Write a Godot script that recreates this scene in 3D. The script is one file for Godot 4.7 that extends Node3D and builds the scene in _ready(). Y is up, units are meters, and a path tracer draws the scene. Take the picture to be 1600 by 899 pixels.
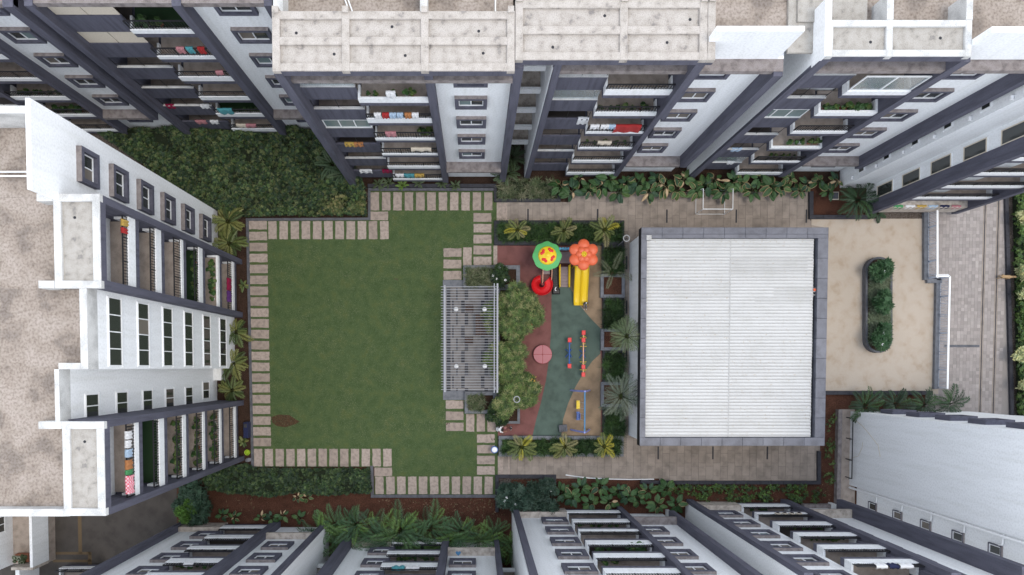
extends Node3D

const FLOOR_HEIGHT := 2.99
const FIRST_FLOOR := 1.0
var rng := RandomNumberGenerator.new()
var M := {}
var used := {}
var shared := {}
var T := {}          # the tower being built
var tower_nodes := {}

# ---------------------------------------------------------------- names and tags
const ORDINAL := ["first", "second", "third", "fourth", "fifth", "sixth", "seventh", "eighth", "ninth", "tenth", "eleventh", "twelfth", "thirteenth", "fourteenth", "fifteenth", "sixteenth"]

func numbered(called: String) -> String:
	if not used.has(called):
		used[called] = 0
		return called
	used[called] += 1
	return "%s_%03d" % [called, used[called]]

func tag(o, label: String, category: String, group := "") -> void:
	o.set_meta("label", label)
	o.set_meta("category", category)
	if group != "":
		o.set_meta("group", group)

func thing(called: String, label: String, category: String, at := Vector3.ZERO, turn := 0.0, group := "") -> Node3D:
	var o := Node3D.new()
	o.name = numbered(called)
	add_child(o)
	o.position = at
	o.rotation.y = turn
	tag(o, label, category, group)
	return o

func part(called: String, mesh: Mesh, mat: Material, parent: Node3D, at := Vector3.ZERO, turn := 0.0) -> MeshInstance3D:
	var o := MeshInstance3D.new()
	o.mesh = mesh
	o.material_override = mat
	if parent == self:
		o.name = numbered(called)
		add_child(o)
	else:
		o.name = called
		parent.add_child(o, true)
	o.position = at
	o.rotation.y = turn
	return o

func struct(called: String, mesh: Mesh, mat: Material) -> MeshInstance3D:
	var o := part(called, mesh, mat, self)
	o.set_meta("kind", "structure")
	return o

# ---------------------------------------------------------------- mesh helpers
func mb() -> SurfaceTool:
	var st := SurfaceTool.new()
	st.begin(Mesh.PRIMITIVE_TRIANGLES)
	return st

func tri(st: SurfaceTool, a: Vector3, b: Vector3, c: Vector3) -> void:
	var n := (c - a).cross(b - a).normalized()
	st.set_normal(n); st.add_vertex(a)
	st.set_normal(n); st.add_vertex(b)
	st.set_normal(n); st.add_vertex(c)

func quad(st: SurfaceTool, a: Vector3, b: Vector3, c: Vector3, d: Vector3) -> void:
	tri(st, a, b, c)
	tri(st, a, c, d)

func box(st: SurfaceTool, lo: Vector3, hi: Vector3, xf := Transform3D.IDENTITY) -> void:
	var p := []
	for i in 8:
		p.append(xf * Vector3(hi.x if i & 1 else lo.x, hi.y if i & 2 else lo.y, hi.z if i & 4 else lo.z))
	quad(st, p[3], p[7], p[6], p[2])
	quad(st, p[4], p[5], p[1], p[0])
	quad(st, p[6], p[7], p[5], p[4])
	quad(st, p[3], p[2], p[0], p[1])
	quad(st, p[7], p[3], p[1], p[5])
	quad(st, p[2], p[6], p[4], p[0])

func cbox(st: SurfaceTool, lo: Vector3, hi: Vector3, c := 0.02) -> void:
	# a box whose top edges are chamfered
	var top := hi.y
	var a := [Vector3(lo.x, top - c, lo.z), Vector3(hi.x, top - c, lo.z), Vector3(hi.x, top - c, hi.z), Vector3(lo.x, top - c, hi.z)]
	var b := [Vector3(lo.x + c, top, lo.z + c), Vector3(hi.x - c, top, lo.z + c), Vector3(hi.x - c, top, hi.z - c), Vector3(lo.x + c, top, hi.z - c)]
	for i in 4:
		var j := (i + 1) % 4
		var d0 := Vector3(a[i].x, lo.y, a[i].z)
		var d1 := Vector3(a[j].x, lo.y, a[j].z)
		quad(st, d0, d1, a[j], a[i])
		quad(st, a[i], a[j], b[j], b[i])
	quad(st, b[0], b[1], b[2], b[3])

func poly(st: SurfaceTool, pts: PackedVector2Array, y0: float, y1: float) -> void:
	# an upright prism over a ground outline (x, z)
	var idx := Geometry2D.triangulate_polygon(pts)
	for i in range(0, idx.size(), 3):
		var a := pts[idx[i]]
		var b := pts[idx[i + 1]]
		var c := pts[idx[i + 2]]
		if (b - a).cross(c - a) < 0.0:
			var s := b
			b = c
			c = s
		tri(st, Vector3(a.x, y1, a.y), Vector3(b.x, y1, b.y), Vector3(c.x, y1, c.y))
	if y1 - y0 < 0.001:
		return
	var area := 0.0
	for i in pts.size():
		area += pts[i].cross(pts[(i + 1) % pts.size()])
	for i in pts.size():
		var a := pts[i]
		var b := pts[(i + 1) % pts.size()]
		if area < 0.0:
			var s := a
			a = b
			b = s
		quad(st, Vector3(a.x, y0, a.y), Vector3(b.x, y0, b.y), Vector3(b.x, y1, b.y), Vector3(a.x, y1, a.y))

func tube(st: SurfaceTool, pts: Array, radii, sides := 8) -> void:
	var rings := []
	var up := Vector3.UP
	for i in pts.size():
		var d: Vector3 = (pts[min(i + 1, pts.size() - 1)] - pts[max(i - 1, 0)]).normalized()
		if abs(d.dot(up)) > 0.95:
			up = Vector3.RIGHT if abs(d.x) < 0.8 else Vector3.BACK
		var s := d.cross(up).normalized()
		var t := s.cross(d).normalized()
		up = t
		var r: float = radii[i] if radii is Array else radii
		var ring := []
		for k in sides:
			var a := TAU * k / sides
			ring.append([pts[i] + (s * cos(a) + t * sin(a)) * r, s * cos(a) + t * sin(a)])
		rings.append(ring)
	for i in rings.size() - 1:
		for k in sides:
			var j := (k + 1) % sides
			for q in [rings[i][k], rings[i][j], rings[i + 1][j], rings[i][k], rings[i + 1][j], rings[i + 1][k]]:
				st.set_normal(q[1]); st.add_vertex(q[0])
	for e in [0, rings.size() - 1]:
		for k in range(1, sides - 1):
			if e == 0:
				tri(st, rings[e][0][0], rings[e][k + 1][0], rings[e][k][0])
			else:
				tri(st, rings[e][0][0], rings[e][k][0], rings[e][k + 1][0])

func lathe(st: SurfaceTool, profile: Array, sides := 20, at := Vector3.ZERO, warp = null) -> void:
	# profile of Vector2(radius, height), listed from the foot upwards
	for i in profile.size() - 1:
		var p: Vector2 = profile[i]
		var q: Vector2 = profile[i + 1]
		var n2 := Vector2(q.y - p.y, p.x - q.x).normalized()
		for k in sides:
			var v := []
			for e in [[p, k], [p, k + 1], [q, k + 1], [q, k]]:
				var a: float = TAU * e[1] / sides
				var r: float = e[0].x
				var y: float = e[0].y
				if warp != null:
					var w: Vector2 = warp.call(a, r, y)
					r = w.x
					y = w.y
				v.append([at + Vector3(cos(a) * r, y, sin(a) * r), Vector3(cos(a) * n2.x, n2.y, sin(a) * n2.x)])
			for j in [0, 1, 2, 0, 2, 3]:
				st.set_normal(v[j][1]); st.add_vertex(v[j][0])

func bars(st: SurfaceTool, x0: float, x1: float, y0: float, y1: float, z: float, gap := 0.13, thick := 0.026) -> void:
	# a railing of upright bars with a top and a foot rail, along x
	box(st, Vector3(x0, y1 - 0.045, z - 0.035), Vector3(x1, y1, z + 0.035))
	box(st, Vector3(x0, y0 + 0.05, z - 0.015), Vector3(x1, y0 + 0.08, z + 0.015))
	var n := int((x1 - x0) / gap)
	for i in n + 1:
		var x := x0 + (x1 - x0) * i / n
		var t := thick if i % 8 else thick * 1.8
		box(st, Vector3(x - t * 0.5, y0, z - t * 0.5), Vector3(x + t * 0.5, y1 - 0.046, z + t * 0.5))

# ---------------------------------------------------------------- materials
func noise_tex(seed_: int, freq: float, stops: Array, size := 512, octaves := 5, kind := FastNoiseLite.TYPE_SIMPLEX_SMOOTH) -> NoiseTexture2D:
	var n := FastNoiseLite.new()
	n.seed = seed_
	n.noise_type = kind
	n.frequency = freq
	n.fractal_octaves = octaves
	n.fractal_gain = 0.55
	var g := Gradient.new()
	g.offsets = PackedFloat32Array(stops.map(func(s): return s[0]))
	g.colors = PackedColorArray(stops.map(func(s): return s[1]))
	var t := NoiseTexture2D.new()
	t.width = size
	t.height = size
	t.seamless = true
	t.noise = n
	t.color_ramp = g
	return t

func relief_tex(seed_: int, freq: float, strength := 4.0, size := 512) -> NoiseTexture2D:
	var n := FastNoiseLite.new()
	n.seed = seed_
	n.frequency = freq
	n.fractal_octaves = 4
	var t := NoiseTexture2D.new()
	t.width = size
	t.height = size
	t.seamless = true
	t.noise = n
	t.as_normal_map = true
	t.bump_strength = strength
	return t

func g(v: float) -> Color:
	return Color(v, v, v)

func lin(r: float, gg: float, b: float) -> Color:
	return Color(r, gg, b).linear_to_srgb()

func surf(r: float, gg: float, b: float, rough := 0.85, fine: Texture2D = null, fine_scale := 1.0, coarse: Texture2D = null, coarse_scale := 0.1, nrm: Texture2D = null, nscale := 0.6) -> StandardMaterial3D:
	var m := StandardMaterial3D.new()
	m.albedo_color = lin(r, gg, b)
	m.roughness = rough
	m.metallic_specular = 0.35
	if fine:
		m.albedo_texture = fine
		m.uv1_triplanar = true
		m.uv1_world_triplanar = true
		m.uv1_scale = Vector3.ONE * fine_scale
	if coarse:
		m.detail_enabled = true
		m.detail_albedo = coarse
		m.detail_blend_mode = BaseMaterial3D.BLEND_MODE_MUL
		m.detail_uv_layer = BaseMaterial3D.DETAIL_UV_2
		m.uv2_triplanar = true
		m.uv2_world_triplanar = true
		m.uv2_scale = Vector3.ONE * coarse_scale
	if nrm:
		m.normal_enabled = true
		m.normal_texture = nrm
		m.normal_scale = nscale
	return m

func plain(r: float, gg: float, b: float, rough := 0.6, metal := 0.0) -> StandardMaterial3D:
	var m := StandardMaterial3D.new()
	m.albedo_color = lin(r, gg, b)
	m.roughness = rough
	m.metallic = metal
	m.metallic_specular = 0.4
	return m

func leafy(r: float, gg: float, b: float, rough := 0.55) -> StandardMaterial3D:
	var m := plain(r, gg, b, rough)
	m.vertex_color_use_as_albedo = true
	m.cull_mode = BaseMaterial3D.CULL_DISABLED
	m.backlight_enabled = true
	m.backlight = Color(0.25 * r, 0.3 * gg, 0.12 * b)
	return m

func make_materials() -> void:
	var grain := noise_tex(11, 0.03, [[0.1, g(0.93)], [0.5, g(0.98)], [0.9, g(1.0)]])
	var grain2 := noise_tex(12, 0.06, [[0.15, g(0.84)], [0.45, g(0.95)], [0.85, g(1.0)]])
	var blot := noise_tex(13, 0.012, [[0.2, g(0.86)], [0.5, g(0.96)], [0.75, g(1.0)]])
	var streak := noise_tex(14, 0.008, [[0.15, Color(0.965, 0.965, 0.96)], [0.5, Color(0.99, 0.99, 0.99)], [0.8, g(1.0)]])
	var rough_n := relief_tex(15, 0.05, 3.0)
	var roof_f := noise_tex(16, 0.02, [[0.15, Color(0.80, 0.775, 0.76)], [0.40, Color(0.91, 0.895, 0.88)], [0.6, Color(0.965, 0.955, 0.945)], [0.85, Color(1.0, 0.99, 0.985)]], 1024, 8)
	var roof_c := noise_tex(17, 0.015, [[0.18, Color(0.80, 0.79, 0.785)], [0.42, Color(0.93, 0.915, 0.90)], [0.7, Color(1, 0.995, 0.99)]], 512, 7)
	var conc_c := noise_tex(57, 0.016, [[0.1, Color(0.74, 0.74, 0.75)], [0.3, Color(0.92, 0.915, 0.905)], [0.6, Color(0.985, 0.985, 0.98)], [0.8, g(1.0)]], 512, 8)
	var lawn_f := noise_tex(18, 0.09, [[0.15, Color(0.78, 0.82, 0.74)], [0.5, Color(0.92, 0.93, 0.9)], [0.85, Color(1, 1, 1)]], 512, 4)
	var lawn_c := noise_tex(19, 0.018, [[0.15, Color(0.82, 0.86, 0.81)], [0.45, Color(0.90, 0.92, 0.89)], [0.65, Color(0.95, 0.95, 0.91)], [0.82, Color(1.0, 0.96, 0.89)]], 512, 6)
	var soil_f := noise_tex(20, 0.05, [[0.2, Color(0.5, 0.45, 0.42)], [0.5, Color(0.85, 0.82, 0.8)], [0.85, g(1.0)]], 512, 5)
	var sand_c := noise_tex(21, 0.014, [[0.1, Color(0.93, 0.905, 0.87)], [0.32, Color(0.98, 0.97, 0.955)], [0.6, g(1.0)]], 512, 8)
	var speck := noise_tex(22, 0.16, [[0.15, g(0.82)], [0.5, g(0.95)], [0.85, g(1.0)]], 256, 2)
	M.white = surf(0.82, 0.835, 0.85, 0.75, grain, 0.4, streak, 0.06)
	M.white.uv2_scale = Vector3(0.45, 0.035, 0.45)
	M.white_top = surf(0.64, 0.64, 0.63, 0.8, grain2, 0.5, blot, 0.12)
	M.grey = surf(0.105, 0.105, 0.138, 0.8, grain, 0.5, blot, 0.1)
	M.grey.uv2_scale = Vector3(0.4, 0.04, 0.4)
	M.grey_light = surf(0.30, 0.30, 0.33, 0.8, grain, 0.5, blot, 0.1)
	M.ledge = surf(0.27, 0.245, 0.245, 0.9, grain2, 0.6, roof_c, 0.22)
	M.ledge_pale = surf(0.55, 0.50, 0.45, 0.9, grain2, 0.6, roof_c, 0.22)
	M.concrete = surf(0.47, 0.432, 0.40, 0.9, grain2, 0.45, conc_c, 0.17, rough_n, 0.4)
	M.roof = surf(0.36, 0.322, 0.292, 0.92, roof_f, 0.27, roof_c, 0.06, rough_n, 0.4)
	M.roof_pale = surf(0.41, 0.385, 0.355, 0.92, grain2, 0.6, conc_c, 0.2)
	M.tile = surf(0.44, 0.37, 0.32, 0.7, grain2, 0.8, blot, 0.2)
	M.turf = surf(0.022, 0.05, 0.02, 0.95, speck, 1.2)
	M.dark = plain(0.03, 0.03, 0.035, 0.9)
	M.rail = plain(0.018, 0.018, 0.022, 0.5)
	M.frame = plain(0.75, 0.76, 0.77, 0.45)
	M.glass = plain(0.035, 0.038, 0.036, 0.06)
	M.glass.metallic_specular = 0.6
	M.glass_brown = plain(0.16, 0.14, 0.12, 0.12)
	M.glass_green = plain(0.15, 0.20, 0.20, 0.08)
	M.clear = StandardMaterial3D.new()
	M.clear.albedo_color = Color(0.75, 0.8, 0.82, 0.22)
	M.clear.transparency = BaseMaterial3D.TRANSPARENCY_ALPHA
	M.clear.roughness = 0.08
	M.cream = surf(0.62, 0.55, 0.45, 0.8, grain, 0.6)
	M.lawn = surf(0.092, 0.130, 0.058, 0.95, lawn_f, 0.9, lawn_c, 0.10, relief_tex(31, 0.12, 4.0), 0.35)
	M.soil = surf(0.125, 0.057, 0.037, 0.97, soil_f, 0.5, blot, 0.15, rough_n, 0.8)
	M.worn_patch = surf(0.125, 0.078, 0.05, 0.97, soil_f, 0.9, lawn_c, 0.4)
	M.soil_dark = surf(0.07, 0.042, 0.030, 0.97, soil_f, 0.5, blot, 0.15, rough_n, 0.8)
	M.ground = surf(0.16, 0.14, 0.125, 0.95, soil_f, 0.3, blot, 0.05)
	M.sand = surf(0.50, 0.43, 0.36, 0.95, speck, 0.9, sand_c, 0.11, rough_n, 0.3)
	M.asphalt = surf(0.085, 0.075, 0.068, 0.95, speck, 0.9, blot, 0.09)
	M.yellow_line = surf(0.135, 0.095, 0.055, 0.9, grain2, 0.9)
	M.stone = []
	for i in 4:
		M.stone.append(surf(0.36 + 0.025 * i, 0.295 + 0.022 * i, 0.255 + 0.02 * i, 0.92, grain2, 0.9, blot, 0.3 + 0.07 * i, rough_n, 0.4))
	M.slab = []
	for i in 5:
		var s := 0.275 + 0.011 * i
		M.slab.append(surf(s * 1.12, s * 0.95, s * 0.82, 0.88, grain2, 0.8, blot, 0.13, rough_n, 0.3))
	M.pergola_slab = surf(0.25, 0.235, 0.228, 0.88, grain2, 0.8, blot, 0.2)
	M.kerb = surf(0.125, 0.128, 0.145, 0.8, grain2, 0.9, blot, 0.3)
	M.kerb_dark = surf(0.05, 0.05, 0.06, 0.8, grain2, 0.9, blot, 0.3)
	M.kerb_pale = surf(0.20, 0.21, 0.235, 0.8, grain2, 0.9, blot, 0.3)
	M.kerb_ring = plain(0.33, 0.34, 0.35, 0.5)
	M.grout = surf(0.10, 0.09, 0.082, 0.95, speck, 0.8)
	M.grout_pale = surf(0.30, 0.272, 0.255, 0.95, speck, 0.8)
	M.dark_floor = surf(0.075, 0.062, 0.055, 0.8, grain2, 0.8)
	M.rubber_red = surf(0.225, 0.098, 0.09, 0.95, speck, 1.0, blot, 0.12)
	M.rubber_green = surf(0.10, 0.142, 0.12, 0.95, speck, 1.0, blot, 0.12)
	M.rubber_tan = surf(0.31, 0.225, 0.15, 0.95, speck, 1.0, blot, 0.12)
	M.paver = surf(0.86, 0.86, 0.86, 0.85, grain2, 0.8)
	M.paver.vertex_color_use_as_albedo = true
	M.clad = []
	for i in 3:
		M.clad.append(surf(0.165 + 0.012 * i, 0.17 + 0.012 * i, 0.20 + 0.013 * i, 0.5, grain, 0.5, blot, 0.15))
	M.rib_shade_grey = plain(0.32, 0.32, 0.32, 0.7)  # grey that stands in for the shade along the roof ribs
	M.clad_dark = plain(0.02, 0.02, 0.028, 0.5)
	M.sheet = []
	for i in 4:
		var s := [0.60, 0.585, 0.61, 0.48][i] as float
		M.sheet.append(surf(s * 0.985, s * 0.995, s, 0.5, noise_tex(40 + i, 0.02, [[0.06, Color(0.86, 0.79, 0.70)], [0.17, Color(0.96, 0.945, 0.925)], [0.3, Color(0.985, 0.982, 0.978)], [1.0, g(1.0)]]), 0.35, streak, 0.12))
	M.steel = plain(0.50, 0.55, 0.64, 0.4, 0.0)
	M.slat = plain(0.36, 0.37, 0.40, 0.5)
	M.wood = surf(0.075, 0.045, 0.035, 0.6, grain2, 1.2)
	M.bark = surf(0.13, 0.10, 0.075, 0.95, soil_f, 1.0)
	M.leaf = leafy(1, 1, 1)
	M.leaf.albedo_color = Color.WHITE
	M.leaf.backlight = Color(0.05, 0.08, 0.02)
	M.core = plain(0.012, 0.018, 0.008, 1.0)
	for c in [["red", 0.60, 0.015, 0.02], ["yellow", 0.72, 0.50, 0.02], ["orange", 0.62, 0.12, 0.05], ["toy_green", 0.10, 0.40, 0.13], ["blue", 0.03, 0.10, 0.36], ["sky_blue", 0.13, 0.40, 0.62], ["black", 0.008, 0.008, 0.010], ["pink", 0.33, 0.10, 0.12], ["purple", 0.26, 0.28, 0.58], ["steel_blue", 0.07, 0.20, 0.36], ["deck", 0.20, 0.15, 0.15], ["peach", 0.66, 0.35, 0.24], ["dark_red", 0.22, 0.015, 0.02]]:
		M[c[0]] = plain(c[1], c[2], c[3], 0.35)
	M.skin = plain(0.28, 0.15, 0.10, 0.6)
	M.body = plain(1, 1, 1, 0.8)
	M.body.albedo_color = Color.WHITE
	M.body.vertex_color_use_as_albedo = true
	for c in [["cloth_white", 0.75, 0.75, 0.76], ["cloth_red", 0.38, 0.03, 0.03], ["cloth_pink", 0.45, 0.20, 0.22], ["cloth_teal", 0.08, 0.30, 0.34], ["cloth_blue", 0.04, 0.14, 0.38], ["cloth_yellow", 0.48, 0.32, 0.08], ["cloth_orange", 0.42, 0.18, 0.07], ["cloth_sky", 0.40, 0.52, 0.66], ["cloth_purple", 0.10, 0.03, 0.16], ["cloth_grey", 0.2, 0.2, 0.22], ["cloth_crimson", 0.25, 0.01, 0.05], ["cloth_cream", 0.62, 0.55, 0.45], ["cloth_navy", 0.02, 0.025, 0.07], ["cloth_green", 0.08, 0.3, 0.12]]:
		M[c[0]] = surf(c[1], c[2], c[3], 0.95, grain2, 1.5)
		M[c[0]].rim_enabled = true
		M[c[0]].rim = 0.2
	var stripes := Image.create(64, 64, false, Image.FORMAT_RGB8)
	for y in 64:
		for x in 64:
			var on := ((x / 8) % 2 + (y / 8) % 2) % 2
			stripes.set_pixel(x, y, Color(0.92, 0.80, 0.82) if on else Color(0.85, 0.30, 0.40))
	M.cloth_check = surf(1, 1, 1, 0.95, ImageTexture.create_from_image(stripes), 1.3)
	M.terracotta = plain(0.30, 0.12, 0.07, 0.8)
	M.pot_white = plain(0.6, 0.6, 0.58, 0.5)
	M.pot_dark = plain(0.05, 0.045, 0.045, 0.6)

# ---------------------------------------------------------------- apartment towers
func tower(called: String, label: String, ox: float, oz: float, yaw: int) -> Node3D:
	var o := thing(called, label, "apartment building", Vector3(ox, 0, oz), deg_to_rad(yaw), "apartment blocks round the courtyard")
	T = {"node": o, "ox": ox, "oz": oz, "yaw": yaw}
	return o

func la(w: float) -> float:        # world coordinate along the facade -> tower's own x
	match T.yaw:
		0: return w - T.ox
		180: return -(w - T.ox)
		90: return -(w - T.oz)
	return w - T.oz

func lz(w: float) -> float:        # world coordinate across the facade -> tower's own z (outwards)
	match T.yaw:
		0: return w - T.oz
		180: return -(w - T.oz)
		90: return w - T.ox
	return -(w - T.ox)

func seg(called: String, a0: float, a1: float, f: float, deep: float, y0: float, y1: float, mat: Material) -> MeshInstance3D:
	var st := mb()
	var p := la(a0)
	var q := la(a1)
	box(st, Vector3(min(p, q), y0, lz(f) - deep), Vector3(max(p, q), y1, lz(f)))
	return part(called, st.commit(), mat, T.node)

func window_meshes(w: float, h: float, s: float, p: float, panes: int) -> Array:
	var key := "w%.2f_%.2f_%.2f_%.2f_%d" % [w, h, s, p, panes]
	if shared.has(key):
		return shared[key]
	var hw := w * 0.5
	var ring := mb()
	if s > 0.0:
		box(ring, Vector3(-hw, h - s, -0.05), Vector3(hw, h, p))
		box(ring, Vector3(-hw, 0, -0.05), Vector3(hw, s, p))
		box(ring, Vector3(-hw, s, -0.05), Vector3(-hw + s, h - s, p - 0.003))
		box(ring, Vector3(hw - s, s, -0.05), Vector3(hw, h - s, p - 0.003))
	else:
		box(ring, Vector3(-hw - 0.06, -0.06, -0.05), Vector3(hw + 0.06, 0.0, 0.07))
		box(ring, Vector3(-hw - 0.03, h, -0.05), Vector3(hw + 0.03, h + 0.04, 0.04))
	var iw := hw - s
	var y0 := s
	var y1 := h - s
	var fr := mb()
	var b := 0.055
	box(fr, Vector3(-iw, y0, 0.004), Vector3(iw, y0 + b, 0.07))
	box(fr, Vector3(-iw, y1 - b, 0.004), Vector3(iw, y1, 0.07))
	for i in panes + 1:
		var x := -iw + (2 * iw - b) * i / panes
		box(fr, Vector3(x, y0 + b, 0.004), Vector3(x + b, y1 - b, 0.066))
	var pane := mb()
	var pw := (2 * iw - b) / panes - b
	box(pane, Vector3(-pw * 0.5, y0 + b, 0.01), Vector3(pw * 0.5, y1 - b, 0.028))
	var xs := []
	for i in panes:
		xs.append(-iw + b + pw * 0.5 + (pw + b) * i)
	shared[key] = [ring.commit(), fr.commit(), pane.commit(), xs]
	return shared[key]

func window(ac: float, w: float, y0: float, h: float, f: float, s := 0.2, p := 0.3, panes := 2) -> void:
	var ms := window_meshes(w, h, s, p, panes)
	var o := part("window", ms[0], M.grey if s > 0 else M.frame, T.node, Vector3(la(ac), y0, lz(f)))
	part("frame", ms[1], M.frame, o)
	if s > 0.0:
		var hk := "hood%.2f_%.2f_%.2f" % [w, h, p]
		if not shared.has(hk):
			var hs := mb()
			box(hs, Vector3(-w * 0.5, h + 0.001, -0.02), Vector3(w * 0.5, h + 0.02, p - 0.01))
			shared[hk] = hs.commit()
		part("hood", shared[hk], M.ledge, o)
	for x in ms[3]:
		var r := rng.randf() * (0.62 if T.yaw == 90 else 1.0)
		part("pane", ms[2], M.glass if r < 0.6 else (M.glass_brown if r < 0.94 else M.glass_green), o, Vector3(x, 0, 0))

func floor_y(k: float) -> float:
	return FIRST_FLOOR + FLOOR_HEIGHT * k

func windows_up(ac: float, f: float, floors: Array, w := 1.75, h := 1.45, sill := 1.1, s := 0.2, p := 0.2, panes := 2) -> void:
	for k in floors:
		window(ac, w, floor_y(k) + sill, h, f, s, p, panes)

# one white balcony: slab with a grey edge beam, white upstand with returns, railing, floor tiles, door
func balcony(a0: float, a1: float, f: float, k: int, up := 0.38, rail := "bars", floor_mat := "tile", returns := 3, deep := 1.4) -> void:
	var p: float = min(la(a0), la(a1))
	var q: float = max(la(a0), la(a1))
	var y := floor_y(k)
	var z := lz(f)
	var w := q - p
	var st := mb()
	box(st, Vector3(0, -0.52, -deep), Vector3(w, -0.1, 0))
	var o := part("balcony", st.commit(), M.grey, T.node, Vector3(p, y, z))
	st = mb()
	box(st, Vector3(0, -0.1, -0.13), Vector3(w, up, 0.012))
	if returns & 1:
		box(st, Vector3(0, -0.1, -0.75), Vector3(0.12, up - 0.004, -0.13))
	if returns & 2:
		box(st, Vector3(w - 0.12, -0.1, -0.75), Vector3(w, up - 0.004, -0.13))
	part("parapet", st.commit(), M.white, o)
	st = mb()
	box(st, Vector3(0.125, -0.1, -deep), Vector3(w - 0.125, -0.02, -0.135))
	part("floor", st.commit(), M[floor_mat], o)
	st = mb()
	if rail == "bars" or rail == "net":
		bars(st, 0.05, w - 0.05, up, max(1.12, up + 0.5), -0.06, 0.15 if rail == "bars" else 0.1, 0.032)
		part("railing", st.commit(), M.rail, o)
	elif rail == "glass":
		box(st, Vector3(0.05, 2.05, -0.08), Vector3(w - 0.05, 2.12, -0.02))
		box(st, Vector3(0.05, up, -0.08), Vector3(w - 0.05, up + 0.06, -0.02))
		for i in 3:
			var x := 0.05 + (w - 0.16) * i / 2.0
			box(st, Vector3(x, up + 0.06, -0.08), Vector3(x + 0.06, 2.05, -0.02))
		part("window_frame", st.commit(), M.frame, o)
		st = mb()
		box(st, Vector3(0.11, up + 0.06, -0.055), Vector3(w - 0.11, 2.05, -0.045))
		part("pane", st.commit(), M.clear, o)
	st = mb()
	box(st, Vector3(w * 0.3, -0.02, -deep + 0.004), Vector3(w * 0.75, 2.1, -deep + 0.05))
	part("door", st.commit(), M.glass_brown, o)

# one utility balcony: high solid grey wall, open or glazed above
func utility(a0: float, a1: float, f: float, k: int, height := 1.2, fill := "open", coping := false, deep := 1.3) -> void:
	var p: float = min(la(a0), la(a1))
	var q: float = max(la(a0), la(a1))
	var w := q - p
	var st := mb()
	box(st, Vector3(0, -0.45, -deep), Vector3(w, -0.02, -0.121))
	box(st, Vector3(0, -0.45, -0.12), Vector3(w, height, 0))
	var o := part("utility_balcony", st.commit(), M.grey, T.node, Vector3(p, floor_y(k), lz(f)))
	st = mb()
	box(st, Vector3(0.01, -0.02, -deep), Vector3(w - 0.01, 0.01, -0.125))
	part("floor", st.commit(), M.dark_floor if rng.randf() < 0.25 else M.tile, o)
	if coping:
		st = mb()
		box(st, Vector3(-0.01, height, -0.125), Vector3(w + 0.01, height + 0.05, 0.02))
		part("coping", st.commit(), M.white_top, o)
	st = mb()
	if fill == "blind":
		for i in 2:
			var s2 := mb()
			box(s2, Vector3(w * 0.5 * i + 0.03, height + 0.02, -0.10), Vector3(w * 0.5 * (i + 1) - 0.02, 2.45, -0.06))
			part("blind", s2.commit(), M.cream, o)
	elif fill == "glazed":
		box(st, Vector3(0.02, height, -0.1), Vector3(w - 0.02, height + 0.07, -0.02))
		box(st, Vector3(0.02, 2.4, -0.1), Vector3(w - 0.02, 2.47, -0.02))
		for i in 4:
			var x := 0.02 + (w - 0.10) * i / 3.0
			box(st, Vector3(x, height + 0.07, -0.1), Vector3(x + 0.06, 2.4, -0.02))
		part("window_frame", st.commit(), M.frame, o)
		for i in 3:
			var s2 := mb()
			var x := 0.02 + (w - 0.10) * i / 3.0
			box(s2, Vector3(x + 0.06, height + 0.07, -0.07), Vector3(x + (w - 0.1) / 3.0, 2.4, -0.05))
			part("pane", s2.commit(), M.glass_green, o)
	elif fill == "net":
		box(st, Vector3(0.03, height, -0.06), Vector3(w - 0.03, 2.46, -0.05))
		part("net", st.commit(), M.clear, o)
	else:
		for i in 3:
			var x := 0.05 + (w - 0.1) * i / 2.0
			box(st, Vector3(x - 0.012, height, -0.08), Vector3(x + 0.012, 2.45, -0.055))
		box(st, Vector3(0.02, height + 0.35, -0.075), Vector3(w - 0.02, height + 0.375, -0.05))
		part("grille", st.commit(), M.rail, o)

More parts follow.
